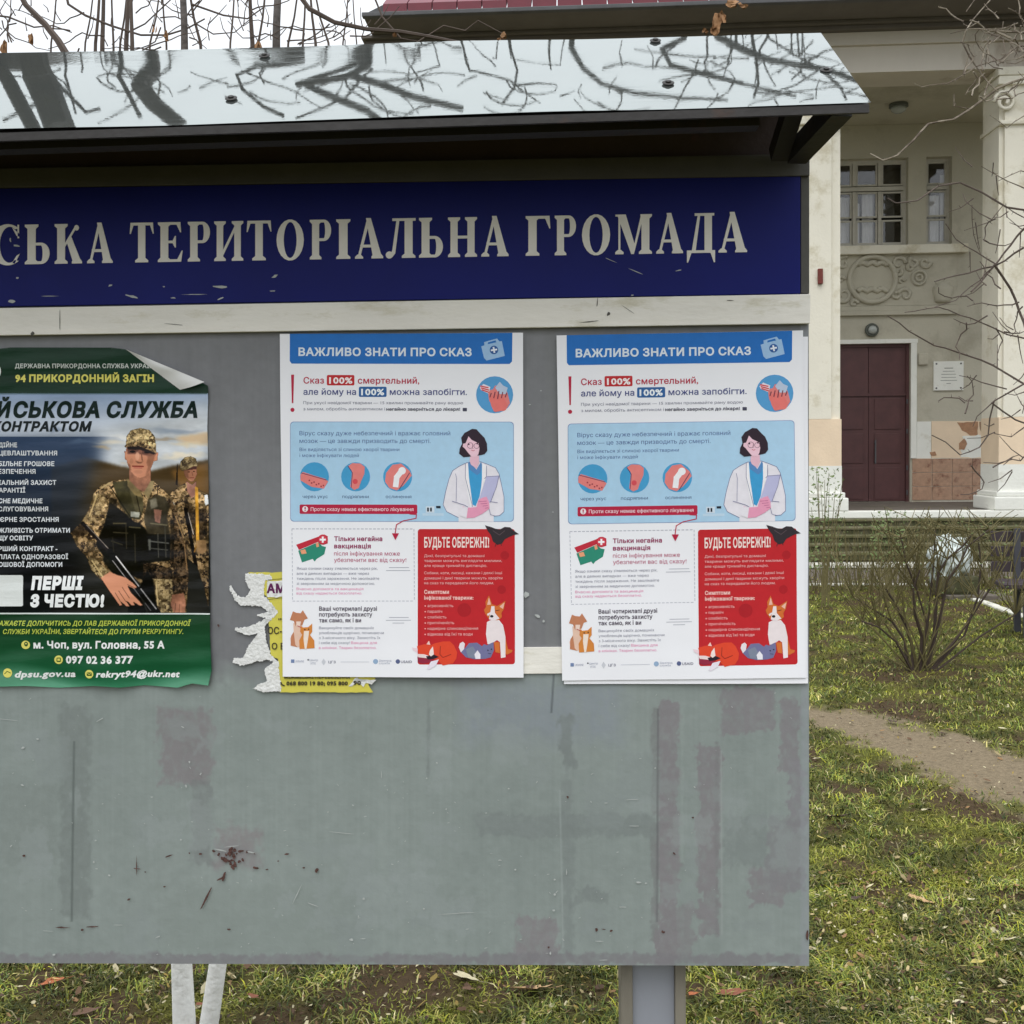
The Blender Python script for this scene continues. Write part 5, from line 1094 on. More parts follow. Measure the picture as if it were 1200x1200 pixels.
ad = gn.new('ShaderNodeMath'); ad.operation = 'ADD'; ad.inputs[1].default_value = .02; gl_.new(fr.outputs[0], ad.inputs[0]); ms = gn.new('ShaderNodeMixShader'); gl_.new(ad.outputs[0], ms.inputs[0]); gl_.new(tr.outputs[0], ms.inputs[1]); gl_.new(gs.outputs[0], ms.inputs[2]); gl_.new(ms.outputs[0], gn['Material Output'].inputs[0])
M['glass'] = gm
WY = 2.55                                          # depth of the porch's back wall
def XZ(px, py, Y=0.0): p = bl(px, py, Y); return p.x, p.z
fX = lambda px, Y=0.0, py=400: bl(px, py, Y).x
fZ = lambda py, Y=0.0, px=1080: bl(px, py, Y).z
FZ = fZ(588, WY); TOPW = fZ(145, WY); BEAM = fZ(83, 0); E_TOP = fZ(36, 0)
XW0, XW1 = fX(455) - .2, 13.0
print('porch floor', FZ, 'wall top', TOPW, 'beam', BEAM, E_TOP)
# window and door holes
wz0, wz1 = fZ(287, WY), fZ(184, WY)
win = [(fX(905, WY), fX(1064, WY), wz0, wz1), (fX(1085, WY), fX(1115, WY), wz0, wz1), (fX(1275, WY), fX(1305, WY), wz0, wz1)]
dz1 = fZ(402, WY); door = (fX(974, WY), fX(1067, WY), FZ, dz1)
holes = win + [door]
def wall_holes(name, x0, x1, z0, z1, y, depth, holes, m, parent):
    bm = bmesh.new(); xs_ = sorted({x0, x1} | {h[0] for h in holes} | {h[1] for h in holes}); zs_ = sorted({z0, z1} | {h[2] for h in holes} | {h[3] for h in holes})
    vd = {}
    def v(x, yy, z):
        k = (round(x, 5), round(yy, 5), round(z, 5))
        if k not in vd: vd[k] = bm.verts.new((x, yy, z))
        return vd[k]
    for xa, xb in zip(xs_, xs_[1:]):
        for za, zb_ in zip(zs_, zs_[1:]):
            cx, cz = (xa + xb) / 2, (za + zb_) / 2
            if any(h[0] < cx < h[1] and h[2] < cz < h[3] for h in holes): continue
            bm.faces.new((v(xa, y, za), v(xb, y, za), v(xb, y, zb_), v(xa, y, zb_)))
    for h in holes:
        a_, b_, c_, d_ = h; q = lambda x, yy, z: bm.verts.new((x, yy, z))
        for (p1, p2) in (((a_, c_), (b_, c_)), ((b_, c_), (b_, d_)), ((b_, d_), (a_, d_)), ((a_, d_), (a_, c_))):
            bm.faces.new((q(p1[0], y, p1[1]), q(p2[0], y, p2[1]), q(p2[0], y + depth, p2[1]), q(p1[0], y + depth, p1[1])))
    return obj(name, bm, m, parent)
wall_holes('wall', XW0 + 1.0, XW1, FZ, TOPW, WY, .28, holes, M['wall'], bld)
boxes('back_room', M['dark_in'], bld, (XW0 + 1.0, XW1, WY + 2.5, WY + 2.6, .0, TOPW))
boxes('side_wall', M['wall'], bld, (XW0 + .8, XW0 + 1.0, WY - .0, WY + 2.5, 0, TOPW))
boxes('porch_ceiling', M['wall'], bld, (XW0 + .8, XW1, .62, WY + 2.6, TOPW + .002, TOPW + .1))
# porch slab and steps
slabZ = FZ
boxes('porch_floor', M['paving'], bld, (XW0 + .5, XW1, .12, WY + 2.6, slabZ - .5, slabZ - .002))
boxes('porch_edge', M['white'], bld, (XW0 + .5, XW1, -.12, .119, slabZ - .10, slabZ + .001), bev=.012)
ns = 6; rise = (slabZ - .10) / ns
for k in range(ns):
    z = slabZ - .1 - rise * k; y0 = -.10 - .235 * (k + 1)
    if k == ns - 1: boxes('step', M['kerb'], bld, (XW0 + .5, XW1, y0 - .02, -.1, z - .08, z - .03), bev=.01); boxes('step', M['step2'], bld, (XW0 + .5, XW1, y0, -.1, -.05, z - .081))
    elif k % 2 == 9: pass
    else:
        o = boxes('step', M['step2'], bld, (XW0 + .5, XW1, y0 + .02, -.1, z - rise + .0, z - .035)); boxes('step_tread', M['step'], o, (XW0 + .5, XW1, y0, -.1, z - .034, z - .002), bev=.006)
# entablature and cornice
boxes('entablature', M['entab'], bld, (XW0, XW1, 0, .62, BEAM, fZ(52, 0)), (XW0, XW1, -.05, .62, fZ(52, 0) + .002, fZ(37, 0)))
boxes('cornice', M['soffit'], bld, (XW0 - .05, XW1, -.16, .62, fZ(37, 0) + .003, fZ(37, 0) + .06), (XW0 - .1, XW1, -.24, .62, fZ(37, 0) + .063, fZ(37, 0) + .11), bev=.008)
CZ = fZ(37, 0) + .113
zE = bl(1080, 12, -.85).z
boxes('soffit', M['soffit'], bld, (fX(432, -.8), XW1, -.8, .6, CZ, CZ + .06))
boxes('gutter', M['gutter'], bld, (fX(430, -.85), XW1, -.9, -.801, CZ - .01, CZ + .05), bev=.01)
bm = bmesh.new(); x0g = fX(455, -.8); x1g = XW1
for i in range(int((x1g - x0g) / .35)):
    xa = x0g + i * .35; 
    prism(bm, [(xa, -.86, CZ + .052), (xa + .335, -.86, CZ + .052), (xa + .335, -.86, CZ + .17), (xa, -.86, CZ + .17)], [(xa, 2.6, CZ + 2.4), (xa + .335, 2.6, CZ + 2.4), (xa + .335, 2.6, CZ + 2.46), (xa, 2.6, CZ + 2.46)])
obj('roof', bm, M['redroof'], bld)
bm = bmesh.new(); prism(bm, [(fX(432, -.8), -.8, CZ + .061), (x0g, -.8, CZ + .061), (x0g, -.8, CZ + .19)], [(fX(432, -.8) + .2, 2.5, CZ + .061), (x0g, 2.5, CZ + .061), (x0g, 2.5, CZ + 2.3)]); obj('roof_end', bm, M['gutter'], bld)
# piers
def pier(px_r, wid, pxs, cap=True, ionic=False):
    xr = fX(px_r); xl_ = xr - wid
    p = boxes('pier', M['pier'], bld, (xl_, xr, .02, .60, fZ(490), BEAM - .001)); 
    boxes('pilaster', M['pier'], p, (xl_ + .06, xr - .14, -.035, .019, fZ(490) + .001, BEAM - .25), bev=.006)
    boxes('peach_band', M['peach'], p, (xl_ - .004, xr + .004, -.04, .604, fZ(545) + .001, fZ(490) - .001))
    b = boxes('white_base', M['white'], p, (xl_ - .008, xr + .008, -.045, .608, slabZ + .28, fZ(545)))
    boxes('base_moulding', M['white'], b, (xl_ - .05, xr + .05, -.09, .65, slabZ + .20, slabZ + .279), (xl_ - .09, xr + .09, -.119, .69, slabZ + .002, slabZ + .199), bev=.02)
    boxes('capital', M['pier'], p, (xl_ - .05, xr + .05, -.08, .65, BEAM - .12, BEAM - .002), (xl_ - .03, xr + .03, -.06, .63, BEAM - .2, BEAM - .121), bev=.012)
    return p
W1 = .66
def nbox(*b): return b
pl_ = pier(985, W1, None); 
# left pier neck moulding seen by the strut
z14 = fZ(140); boxes('neck_moulding', M['pier'], pl_, (fX(985) - W1 - .05, fX(985) + .05, -.09, .65, z14 - .05, z14 + .05), bev=.02)
xr2 = fX(1172) + W1; prr = pier(1172 + W1 * 79.7, W1, None)
z1a, z1b = fZ(150), fZ(104)
boxes('neck_moulding', M['pier'], prr, (xr2 - W1 - .05, xr2 + .05, -.08, .65, z1a, z1a + .06), bev=.015); boxes('capital_block', M['pier'], prr, (xr2 - W1 - .08, xr2 + .08, -.1, .66, z1b, z1b + .1), bev=.015)
for k, sx in enumerate((xr2 - W1 + .02, xr2 - .02)):
    bm = bmesh.new(); pts = []
    for q in range(26):
        a_ = q * .42; r_ = .16 * (1 - q / 30); pts.append((sx + r_ * math.cos(a_) * (1 if k else -1), -.07, (z1a + z1b) / 2 + .04 + r_ * math.sin(a_)))
    tube(bm, pts, .028, 6); obj('scroll', bm, M['pier'], prr, smooth=True)
pier(985 - 3.0 * 79.7, W1, None)
bx_, bz_ = XZ(961, 324, -.05)
tag(boxes('red_bracket', M['rustred'], None, (-.035, .035, -.05, .0, -.11, .11), bev=.008), 'small rusty red iron bracket on the cream pier', 'bracket').location = BO + BROT @ Vector((bx_, -.036, bz_))
# ceiling lamp
lx, ly = bl(1053, 130, 1.5).x, 1.5
cl_ = thing('ceiling_lamp', 'round dark dish lamp on the porch ceiling', 'lamp', BO + BROT @ Vector((lx, ly, TOPW)), rot=(0, 0, R(-1.7)))
bm = bmesh.new(); lathe(bm, [(.14, 0), (.15, -.05), (.12, -.06)], (0, 0, 0), seg=20); obj('lamp_base', bm, M['lampb'], cl_); bm = bmesh.new(); lathe(bm, [(.125, -.061), (.11, -.11), (.06, -.14), (.01, -.15)], (0, 0, 0), seg=20); obj('lamp_shade', bm, M['lampg'], cl_, smooth=True)
# windows
def window(x0, x1, z0, z1, cuts, ztr, zmid, tilt=None):
    w = boxes('window', M['winframe'], bld, (x0, x1, WY + .12, WY + .19, z0, z0 + .05), (x0, x1, WY + .12, WY + .19, z1 - .05, z1), (x0, x0 + .05, WY + .12, WY + .19, z0 + .0505, z1 - .0505), (x1 - .05, x1, WY + .12, WY + .19, z0 + .0505, z1 - .0505))
    boxes('transom', M['winframe'], w, (x0 + .0505, x1 - .0505, WY + .115, WY + .18, ztr - .035, ztr + .035))
    for c_ in cuts: boxes('mullion', M['winframe'], w, (c_ - .028, c_ + .028, WY + .11, WY + .185, z0 + .051, ztr - .0505), (c_ - .028, c_ + .028, WY + .11, WY + .185, ztr + .0505, z1 - .051))
    ed = [x0 + .05] + list(cuts) + [x1 - .05]
    for xa, xb in zip(ed, ed[1:]):
        xa += .036 if xa != ed[0] else .001; xb -= .036 if xb != ed[-1] else .001
        for (za, zb_) in ((z0 + .051, zmid - .02), (zmid + .02, ztr - .051), (ztr + .051, z1 - .051)):
            f = boxes('sash', M['winframe'], w, (xa, xb, WY + .13, WY + .165, za, za + .028), (xa, xb, WY + .13, WY + .165, zb_ - .028, zb_), (xa, xa + .028, WY + .13, WY + .165, za + .0283, zb_ - .0283), (xb - .028, xb, WY + .13, WY + .165, za + .0283, zb_ - .0283))
            boxes('pane', M['glass'], f, (xa + .0282, xb - .0282, WY + .145, WY + .149, za + .0284, zb_ - .0284))
    return w
ztr, zmid = fZ(218, WY), fZ(253.5, WY)
w1 = window(*win[0], [fX(p, WY) for p in (928, 952, 978, 1003, 1033)], ztr, zmid); w2_ = window(*win[1], [], ztr, zmid); window(*win[2], [], ztr, zmid)
def curtain(x0, x1, z0, z1, parent, name='curtain'):
    bm = bmesh.new(); n_ = max(4, int((x1 - x0) / .02)); g_ = [[bm.verts.new((x0 + (x1 - x0) * i / n_, WY + .26 + .015 * math.sin(i * 1.3), z)) for i in range(n_ + 1)] for z in (z0, z1)]
    for i in range(n_): bm.faces.new((g_[0][i], g_[0][i + 1], g_[1][i + 1], g_[1][i]))
    obj(name, bm, M['curtain'], parent, smooth=True)
curtain(fX(940, WY), fX(1000, WY), wz0 + .05, ztr - .1, w1); curtain(fX(1004, WY), fX(1012, WY), wz0 + .05, zmid + .3, w1); curtain(fX(1015, WY), fX(1029, WY), wz0 + .05, ztr - .05, w1)
curtain(fX(1089, WY), fX(1106, WY), wz0 + .05, ztr - .1, w2_); curtain(fX(1107, WY), fX(1112, WY), wz0 + .05, ztr + .25, w2_)
boxes('window_sill', M['pier'], bld, (fX(900, WY), fX(1131, WY), WY - .14, WY - .001, fZ(298, WY), fZ(288, WY)), bev=.012)
# relief under the windows
RD = 1
rel = boxes('relief_panel', M['wall'], bld, (fX(900, WY), fX(1120, WY), WY - .03, WY - .001, fZ(358, WY), fZ(298, WY) - .002), bev=.005)
boxes('relief_moulding', M['wall'], rel, (fX(900, WY), fX(1121, WY), WY - .07, WY - .0005, fZ(369, WY), fZ(364, WY)), (fX(900, WY), fX(1120, WY), WY - .045, WY - .0005, fZ(363.8, WY), fZ(358.2, WY)), bev=.006)
def loopring(cx, cz, r, t, name='relief_ring'):
    bm = bmesh.new(); n_ = 40; rings = []
    for k in range(n_):
        a_ = 2 * math.pi * k / n_; rings.append([bm.verts.new((cx + (r + t * math.cos(b_)) * math.cos(a_), WY - .035 + t * 1.5 * math.sin(b_), cz + (r + t * math.cos(b_)) * math.sin(a_))) for b_ in [2 * math.pi * q / 8 for q in range(8)]])
    for k in range(n_):
        for q in range(8): bm.faces.new((rings[k][q], rings[(k + 1) % n_][q], rings[(k + 1) % n_][(q + 1) % 8], rings[k][(q + 1) % 8]))
    bmesh.ops.recalc_face_normals(bm, faces=bm.faces); obj(name, bm, M['wall'], rel, smooth=True)
rx, rz = XZ(1021.5, 328, WY); loopring(rx, rz, .385, .045); r3x, r3z = XZ(1076, 326, WY); loopring(r3x, r3z, .115, .025); loopring(r3x, r3z, .05, .022)
def curls(name, items):
    bm = bmesh.new()
    for (px, py, r, a0, turns) in items:
        cx, cz = XZ(px, py, WY); n_ = 14; pts = [(cx + r * (1 - k / n_ * .75) * math.cos(a0 + turns * 6.28 * k / n_), WY - .035, cz + r * (1 - k / n_ * .75) * math.sin(a0 + turns * 6.28 * k / n_)) for k in range(n_ + 1)]
        tube(bm, pts, [.042 * (1 - .5 * k / n_) for k in range(n_ + 1)], 5)
    return obj(name, bm, M['wall'], rel, smooth=True)
curls('relief_foliage', [(1052, 309, .12, 0, 1), (1060, 346, .12, 3, -1), (988, 309, .12, 1, 1), (988, 346, .13, 4, 1), (1050, 345, .09, 2, 1.2), (1055, 330, .06, 0, .8), (1083, 308, .1, 0, -1), (1070, 308, .1, 2, 1), (1000, 356, .07, 0, 1), (1066, 314, .06, 2, 1), (1052, 320, .06, 1, -1), (985, 328, .06, 0, 1)])
for z_, s in ((342, -1), (311, 1)):
    bm = bmesh.new(); pts = []
    for k in range(25):
        px = 1004 + 35 * k / 24; cx, cz = XZ(px, z_ - 3 * abs(math.sin(k * .4)), WY); pts.append((cx, WY - .035, cz))
    tube(bm, pts, .045, 6); obj('relief_wave', bm, M['wall'], rel, smooth=True)
bm = bmesh.new(); ux, uz = XZ(1104, 340, WY)
for pr in ([(.02, -.22), (.12, -.21), (.14, -.17), (.17, -.02), (.16, .05), (.10, .08), (.12, .12), (.04, .14)],): lathe(bm, pr, (ux, WY - .02, uz), seg=20)
for v in bm.verts: v.co.y = WY - .03 + (v.co.y - (WY - .02)) * .7
obj('relief_urn', bm, M['wall'], rel, smooth=True)
# wall lamp, door, plaque, small box
lx, lz = XZ(1021, 387, WY)
wl = thing('wall_lamp', 'round bulkhead lamp on the wall above the maroon doors', 'lamp', BO + BROT @ Vector((lx, WY, lz)), rot=(0, 0, R(-1.7)))
bm = bmesh.new(); lathe(bm, [(.11, -.001), (.115, -.05), (.085, -.075), (.08, -.06)], (0, 0, 0), axis='Y', seg=22); obj('lamp_body', bm, M['lampb'], wl, smooth=True)
bm = bmesh.new(); lathe(bm, [(.078, -.061), (.068, -.10), (.04, -.12), (.005, -.126)], (0, 0, 0), axis='Y', seg=22); obj('lamp_glass', bm, M['lampg'], wl, smooth=True)
dx0, dx1 = door[0], door[1]; dm = fX(1020, WY); dt = fZ(461, WY)
D_ = boxes('door', M['door'], bld, (dx0, dx0 + .05, WY + .06, WY + .14, FZ, dz1), (dx1 - .05, dx1, WY + .06, WY + .14, FZ, dz1), (dx0 + .0505, dx1 - .0505, WY + .06, WY + .14, dz1 - .05, dz1))
boxes('door_transom', M['door'], D_, (dx0 + .051, dm - .012, WY + .09, WY + .13, dt + .02, dz1 - .051), (dm - .002, dx1 - .051, WY + .09, WY + .13, dt + .02, dz1 - .051), (dx0 + .051, dx1 - .051, WY + .07, WY + .0895, dt - .03, dt + .0195))
for xa, xb in ((dx0 + .053, dm - .004), (dm + .004, dx1 - .053)):
    lf_ = boxes('door_leaf', M['door'], D_, (xa, xb, WY + .10, WY + .14, FZ + .012, dt - .032))
    zz = [FZ + .012, fZ(545, WY), fZ(505, WY), dt - .032]
    for za, zb_ in zip(zz, zz[1:]):
        boxes('door_panel', M['door'], lf_, (xa + .09, xb - .09, WY + .088, WY + .0995, za + .035, zb_ - .035), bev=.008)
hx = fX(1027, WY); boxes('door_handle', M['gutter'], D_, (hx - .012, hx + .012, WY + .03, WY + .05, fZ(543, WY), fZ(515, WY)), (hx - .01, hx + .01, WY + .0502, WY + .087, fZ(541, WY), fZ(541, WY) + .03), (hx - .01, hx + .01, WY + .0502, WY + .087, fZ(519, WY), fZ(519, WY) + .03), bev=.003)
for z_ in (470, 505, 548, 577): boxes('hinge', M['gutter'], D_, (dx1 - .05, dx1 - .02, WY + .045, WY + .059, fZ(z_, WY) - .04, fZ(z_, WY) + .04), bev=.003)
boxes('door_surround', M['white'], bld, (fX(960, WY), fX(1075, WY), WY - .03, WY - .0012, dz1 + .001, fZ(397, WY)), (dx1 + .001, fX(1074, WY), WY - .028, WY - .0012, fZ(537, WY), dz1), bev=.005)
boxes('door_surround', M['white'], bld, (fX(1074.5, WY), fX(1091, WY), WY - .014, WY - .0012, fZ(537, WY), fZ(494, WY)))
mb_x, mb_z = XZ(1081, 421, WY)
tag(boxes('meter_box', M['wall'], None, (-.08, .08, -.06, 0, -.10, .10), bev=.02), 'small pale box on the wall right of the door frame', 'box').location = BO + BROT @ Vector((mb_x, WY - .002, mb_z))
pq = thing('wall_plaque', 'white stone plaque with lines of small grey lettering right of the maroon doors', 'plaque', BO + BROT @ Vector((fX(1111, WY), WY, fZ(441, WY))), rot=(0, 0, R(-1.7)))
pw, ph = (fX(1129, WY) - fX(1094, WY)) / 2, (fZ(423.5, WY) - fZ(457.5, WY)) / 2
boxes('slab', M['white'], pq, (-pw, pw, -.035, -.001, -ph, ph), bev=.004)
a = Art(lambda x, y: (x, -.036, -y), step=.0006); GT = (110, 112, 104)
for k, w_ in enumerate((.14, .19, .24, .24, .27, .07)): a.line([(-w_ / 2, -.13 + .052 * k), (w_ / 2, -.13 + .052 * k)], .012 if k == 0 else .008, GT, 1)
a.build('lettering', pq)
for sx in (-1, 1):
    for sz in (-1, 1):
        bm = bmesh.new(); lathe(bm, [(.016, -.0362), (.014, -.043), (.004, -.045)], (0, 0, 0), axis='Y', seg=10); o = obj('stud', bm, M['gutter'], pq); o.location = (sx * (pw - .045), 0, sz * (ph - .04))
# dado tiles, patches of peach and bare brick
tx0, tx1, tz0, tz1 = fX(1069, WY), fX(1200, WY), FZ + .03, fZ(537, WY)
tw, th = .335, (tz1 - tz0) / 3; first = None; i = 0
dado = boxes('dado', M['pier'], bld, (tx0, fX(1330, WY), WY - .012, WY - .0013, FZ, tz1)); dado['label'] = 'pink granite tiled dado'
x = tx0
while x < fX(1330, WY) - tw:
    for r_ in range(3):
        if first is None: first = boxes('tile', M['marble'], dado, (0, tw - .008, -.016 - .0, 0, 0, th - .008), bev=.003); o = first
        else: o = first.copy(); COL.objects.link(o); o.parent = dado
        o.location = (x, WY - .0125 - rnd.uniform(0, .002), tz0 + r_ * th)
    x += tw
def wpatch(name, pts, m, prd, y=WY):
    bm = bmesh.new(); f = [Vector((*((lambda q: (q[0], y - prd, q[1]))(XZ(a_, b_, y))),)) for a_, b_ in pts]; prism(bm, f, [p + Vector((0, prd - .0008, 0)) for p in f]); return obj(name, bm, m, bld)
wpatch('plaster_patch', jag([(1091.5, 493.5), (1172, 493.5), (1172, 536.5), (1091.5, 536.5)], .0, 3, 50), M['peach'], .006)
wpatch('plaster_patch', jag([(1128, 512), (1145, 510), (1158, 512), (1164, 536), (1126, 536)], 1.2, 4, 4), M['white'], .010)
wpatch('bare_brick_patch', jag([(1121, 494.5), (1146, 494.5), (1146, 510), (1136, 511), (1128, 504)], .8, 5, 4), M['brick'], .009)
wpatch('bare_brick_patch', jag([(1147, 494), (1172, 494), (1172, 512), (1150, 511)], .6, 6, 4), material('dark_brick', (150, 124, 98), .9, var=.2, scale=10, bump=.5), .0115)
wpatch('bare_brick_patch', jag([(1158, 513), (1171, 513), (1171, 535), (1166, 535)], .8, 7, 4), M['brick'], .0095)
wpatch('plaster_hole', jag([(1124, 519), (1130, 514), (1133, 520), (1130, 527), (1124, 527)], .5, 8, 3), M['brick'], .0125)
wpatch('plaster_hole', jag([(1089, 530), (1096, 529), (1097, 534), (1091, 534)], .5, 9, 3), M['brick'], .016)
# ------------------------------------------------------------------ grass, leaves
nr = np.random.RandomState(5)
def scatter(n, reg):
    out = []
    while len(out) < n:
        x, y = reg(); out.append((x, y))
    return out
V = []; F = []; Cl = []
def vis_xy():
    """ground spots in and around the view: under the board, and the strip right of it"""
    if nr.rand() < .45:
        y = nr.uniform(.85, 2.1); x = nr.uniform(-1.75, 1.9); return x, y
    d = 2.7 + 10.0 * nr.rand() ** 1.6; f = nr.uniform(.22, .60); return d * f + .02, d - 1.77
cols = [(116, 122, 50), (92, 106, 44), (138, 134, 62), (70, 86, 40), (158, 148, 92), (124, 130, 50), (150, 148, 40), (178, 168, 126)]
pw_ = np.array([.22, .21, .14, .16, .07, .12, .04, .04])
lc = [np.array(lin(c_)) for c_ in cols]
cand = 170000
for k in range(cand):
    x, y = vis_xy()
    if y > 10.9: continue
    b = bare(x, y) if (k % 1 == 0) else 0
    if nr.rand() < b * 1.0: continue
    dist = y + 1.77; z = hgt(x, y) - .004
    moss = nz2(x, y, 3.1, 8)
    hh = nr.uniform(.007, .026) * (1 + .25 * (dist / 5)) * (.75 if moss > .1 else 1.1); wd = nr.uniform(.0013, .0026) * (.75 + dist * .13)
    a_ = nr.uniform(0, 6.283); lean = nr.uniform(.3, 2.4) * hh; dx, dy = math.cos(a_), math.sin(a_)
    i0 = len(V); V += [(x - dy * wd, y + dx * wd, z), (x + dy * wd, y - dx * wd, z), (x + dx * lean * .45 + dy * wd * .7, y + dy * lean * .45 - dx * wd * .7, z + hh * .75), (x + dx * lean * .45 - dy * wd * .7, y + dy * lean * .45 + dx * wd * .7, z + hh * .75), (x + dx * lean, y + dy * lean, z + hh * nr.uniform(.6, 1.0))]
    F += [(i0, i0 + 1, i0 + 2, i0 + 3), (i0 + 3, i0 + 2, i0 + 4)]
    c_ = lc[nr.choice(8, p=pw_)] * nr.uniform(.8, 1.4) * max(.42, 1 + 1.7 * nz2(x, y, 6, 30)) * (.9 if dist < 4.5 else 1)
    c_ = c_ * .9
    if moss > .2: c_ = c_ * .62 + lc[6] * .32
    Cl += [tuple(c_)] * 5
me = bpy.data.meshes.new('grass'); me.from_pydata(V, [], F)
me.color_attributes.new('Col', 'FLOAT_COLOR', 'POINT').data.foreach_set('color', np.concatenate([np.array(Cl), np.ones((len(Cl), 1))], 1).ravel())
M['grass'] = attr_material('grass_blades', .65, var=.15, scale=3, spec=.3)
g_ = link('grass', me, None, [M['grass']], kind='stuff')
# leaf litter: small bits nobody could count
V = []; F = []; Cl = []
lt = [np.array(lin(c_)) for c_ in ((140, 108, 72), (104, 78, 54), (176, 158, 114), (84, 62, 46), (196, 186, 150), (146, 124, 62), (66, 52, 42))]
for k in range(9000):
    x, y = vis_xy()
    if y > 10.9: continue
    s_l = nr.uniform(.003, .012) * (1.9 if nr.rand() < .09 else 1); a_ = nr.uniform(0, 6.28); z = hgt(x, y) + nr.uniform(.006, .022); n_ = 5; i0 = len(V)
    t1, t2 = nr.uniform(-.6, .6), nr.uniform(-.6, .6)
    for q in range(n_):
        u = 6.283 * q / n_; px_, py_ = s_l * math.cos(u) * nr.uniform(.7, 1.1), s_l * .5 * math.sin(u) * nr.uniform(.6, 1.1)
        V.append((x + px_ * math.cos(a_) - py_ * math.sin(a_), y + px_ * math.sin(a_) + py_ * math.cos(a_), z + px_ * t1 + py_ * t2))
    F.append(tuple(range(i0, i0 + n_))); Cl += [tuple(lt[nr.randint(7)] * nr.uniform(.6, 1.1))] * n_
me = bpy.data.meshes.new('leaf_litter'); me.from_pydata(V, [], F)
me.color_attributes.new('Col', 'FLOAT_COLOR', 'POINT').data.foreach_set('color', np.concatenate([np.array(Cl), np.ones((len(Cl), 1))], 1).ravel())
link('leaf_litter', me, None, [M['grass']], kind='stuff')
# single larger fallen leaves
def leaf_mesh(seed, elong=1.6):
    r = random.Random(seed); bm = bmesh.new(); n_ = 14; lobes = r.choice([3, 5]); rim = []; mid = bm.verts.new((0, 0, .004)); ins = []
    for k in range(n_):
        u = 2 * math.pi * k / n_; rr_ = .5 * (1 + .28 * math.cos(u * lobes + r.random())) * r.uniform(.82, 1.1); x, y = rr_ * elong * .62 * math.cos(u), rr_ * .62 * math.sin(u)
        z = .22 * (x * x) + r.uniform(-.05, .05) + .35 * y * y; rim.append(bm.verts.new((x, y, z * .6 + .05))); ins.append(bm.verts.new((x * .5, y * .5, z * .15 + .02)))
    for k in range(n_):
        q = (k + 1) % n_; bm.faces.new((rim[k], rim[q], ins[q], ins[k])); bm.faces.new((ins[k], ins[q], mid))
    tube(bm, [(elong * .3, 0, .03), (elong * .45, .02, .05), (elong * .55, .05, .09)], .012, 4)
    me = bpy.data.meshes.new('fallen_leaf'); bm.to_mesh(me); bm.free(); return me
lm = {c: material('leaf_' + c, v, .75, var=.25, scale=60, bump=.4, bscale=90) for c, v in dict(orange=(178, 104, 64), tan=(196, 160, 118), brown=(112, 84, 64), dark=(74, 56, 50), pale=(206, 196, 160), yellow=(190, 174, 96), reddish=(140, 86, 62)).items()}
LV = [(62, 1157, 26, 'orange', 'orange fallen leaf in the grass below the lower left of the board'), (101, 1190, 27, 'brown', 'greyish brown curled leaf at the bottom left corner of the grass'), (619, 1164, 42, 'tan', 'large tan curled leaf in the grass left of the grey post'), (545, 1151, 26, 'pale', 'slim pale leaf left of the large tan one under the board edge'), (548, 1164, 16, 'brown', 'small brown leaf just under the slim pale leaf'),
      (236, 1184, 17, 'reddish', 'rust coloured leaf between the two whitewashed stems'), (297, 1176, 18, 'reddish', 'reddish brown upright leaf right of the whitewashed stems'), (812, 1173, 15, 'orange', 'orange brown leaf right at the foot of the grey post'), (857, 1172, 28, 'reddish', 'mottled reddish leaf well right of the grey post'), (905, 1143, 10, 'pale', 'small round pale leaf below the right board corner'), (983, 963, 26, 'dark', 'dark brown leaf lying on the lawn right of the board'), (1083, 954, 10, 'pale', 'cream leaf on the lawn between trail and moss'),
      (962, 985, 12, 'yellow', 'yellowish leaf on the lawn close to the board edge'), (989, 1040, 16, 'brown', 'grey brown leaf low on the lawn near the board edge'), (1078, 1058, 24, 'tan', 'tan slim leaf in the middle of the mossy lawn'), (1003, 1057, 18, 'dark', 'small dark curled leaf left of the tan slim one'), (1145, 1133, 18, 'yellow', 'yellow leaf in the bottom right part of the lawn'), (1179, 1108, 20, 'pale', 'pale leaf near the right picture edge low on the lawn'), (1125, 1182, 18, 'pale', 'pale curved leaf at the bottom right of the lawn'), (957, 891, 10, 'pale', 'tiny pale leaf beside the board just below the trail'),
      (1175, 857, 12, 'pale', 'pale leaf on the lawn above the worn trail'), (1046, 851, 14, 'dark', 'dark leaf at the upper rim of the worn trail'), (1104, 864, 12, 'dark', 'dark leaf on the worn trail further right'), (1137, 1060, 10, 'pale', 'upright pale leaf sliver at the right of the lawn'), (1182, 878, 16, 'dark', 'dark leaf on the trail at the right picture edge')]
for k, (px, py, w_, c_, lab) in enumerate(LV):
    p = gp(px, py); t_ = (p - CAM).dot(ROT @ Vector((0, 0, -1))); sz = w_ / FPX * t_
    me = leaf_mesh(k + 3, 1.9 if w_ > 20 else 1.5); me.materials.append(lm[c_]); o = bpy.data.objects.new('fallen_leaf', me); COL.objects.link(o)
    o.location = (p.x, p.y, hgt(p.x, p.y) + .016); o.rotation_euler = (rnd.uniform(-.35, .1), rnd.uniform(-.3, .3), rnd.uniform(-.5, .5)); o.scale = (sz, sz * .8, sz * .8); tag(o, lab, 'leaf', 'fallen leaves on the lawn')

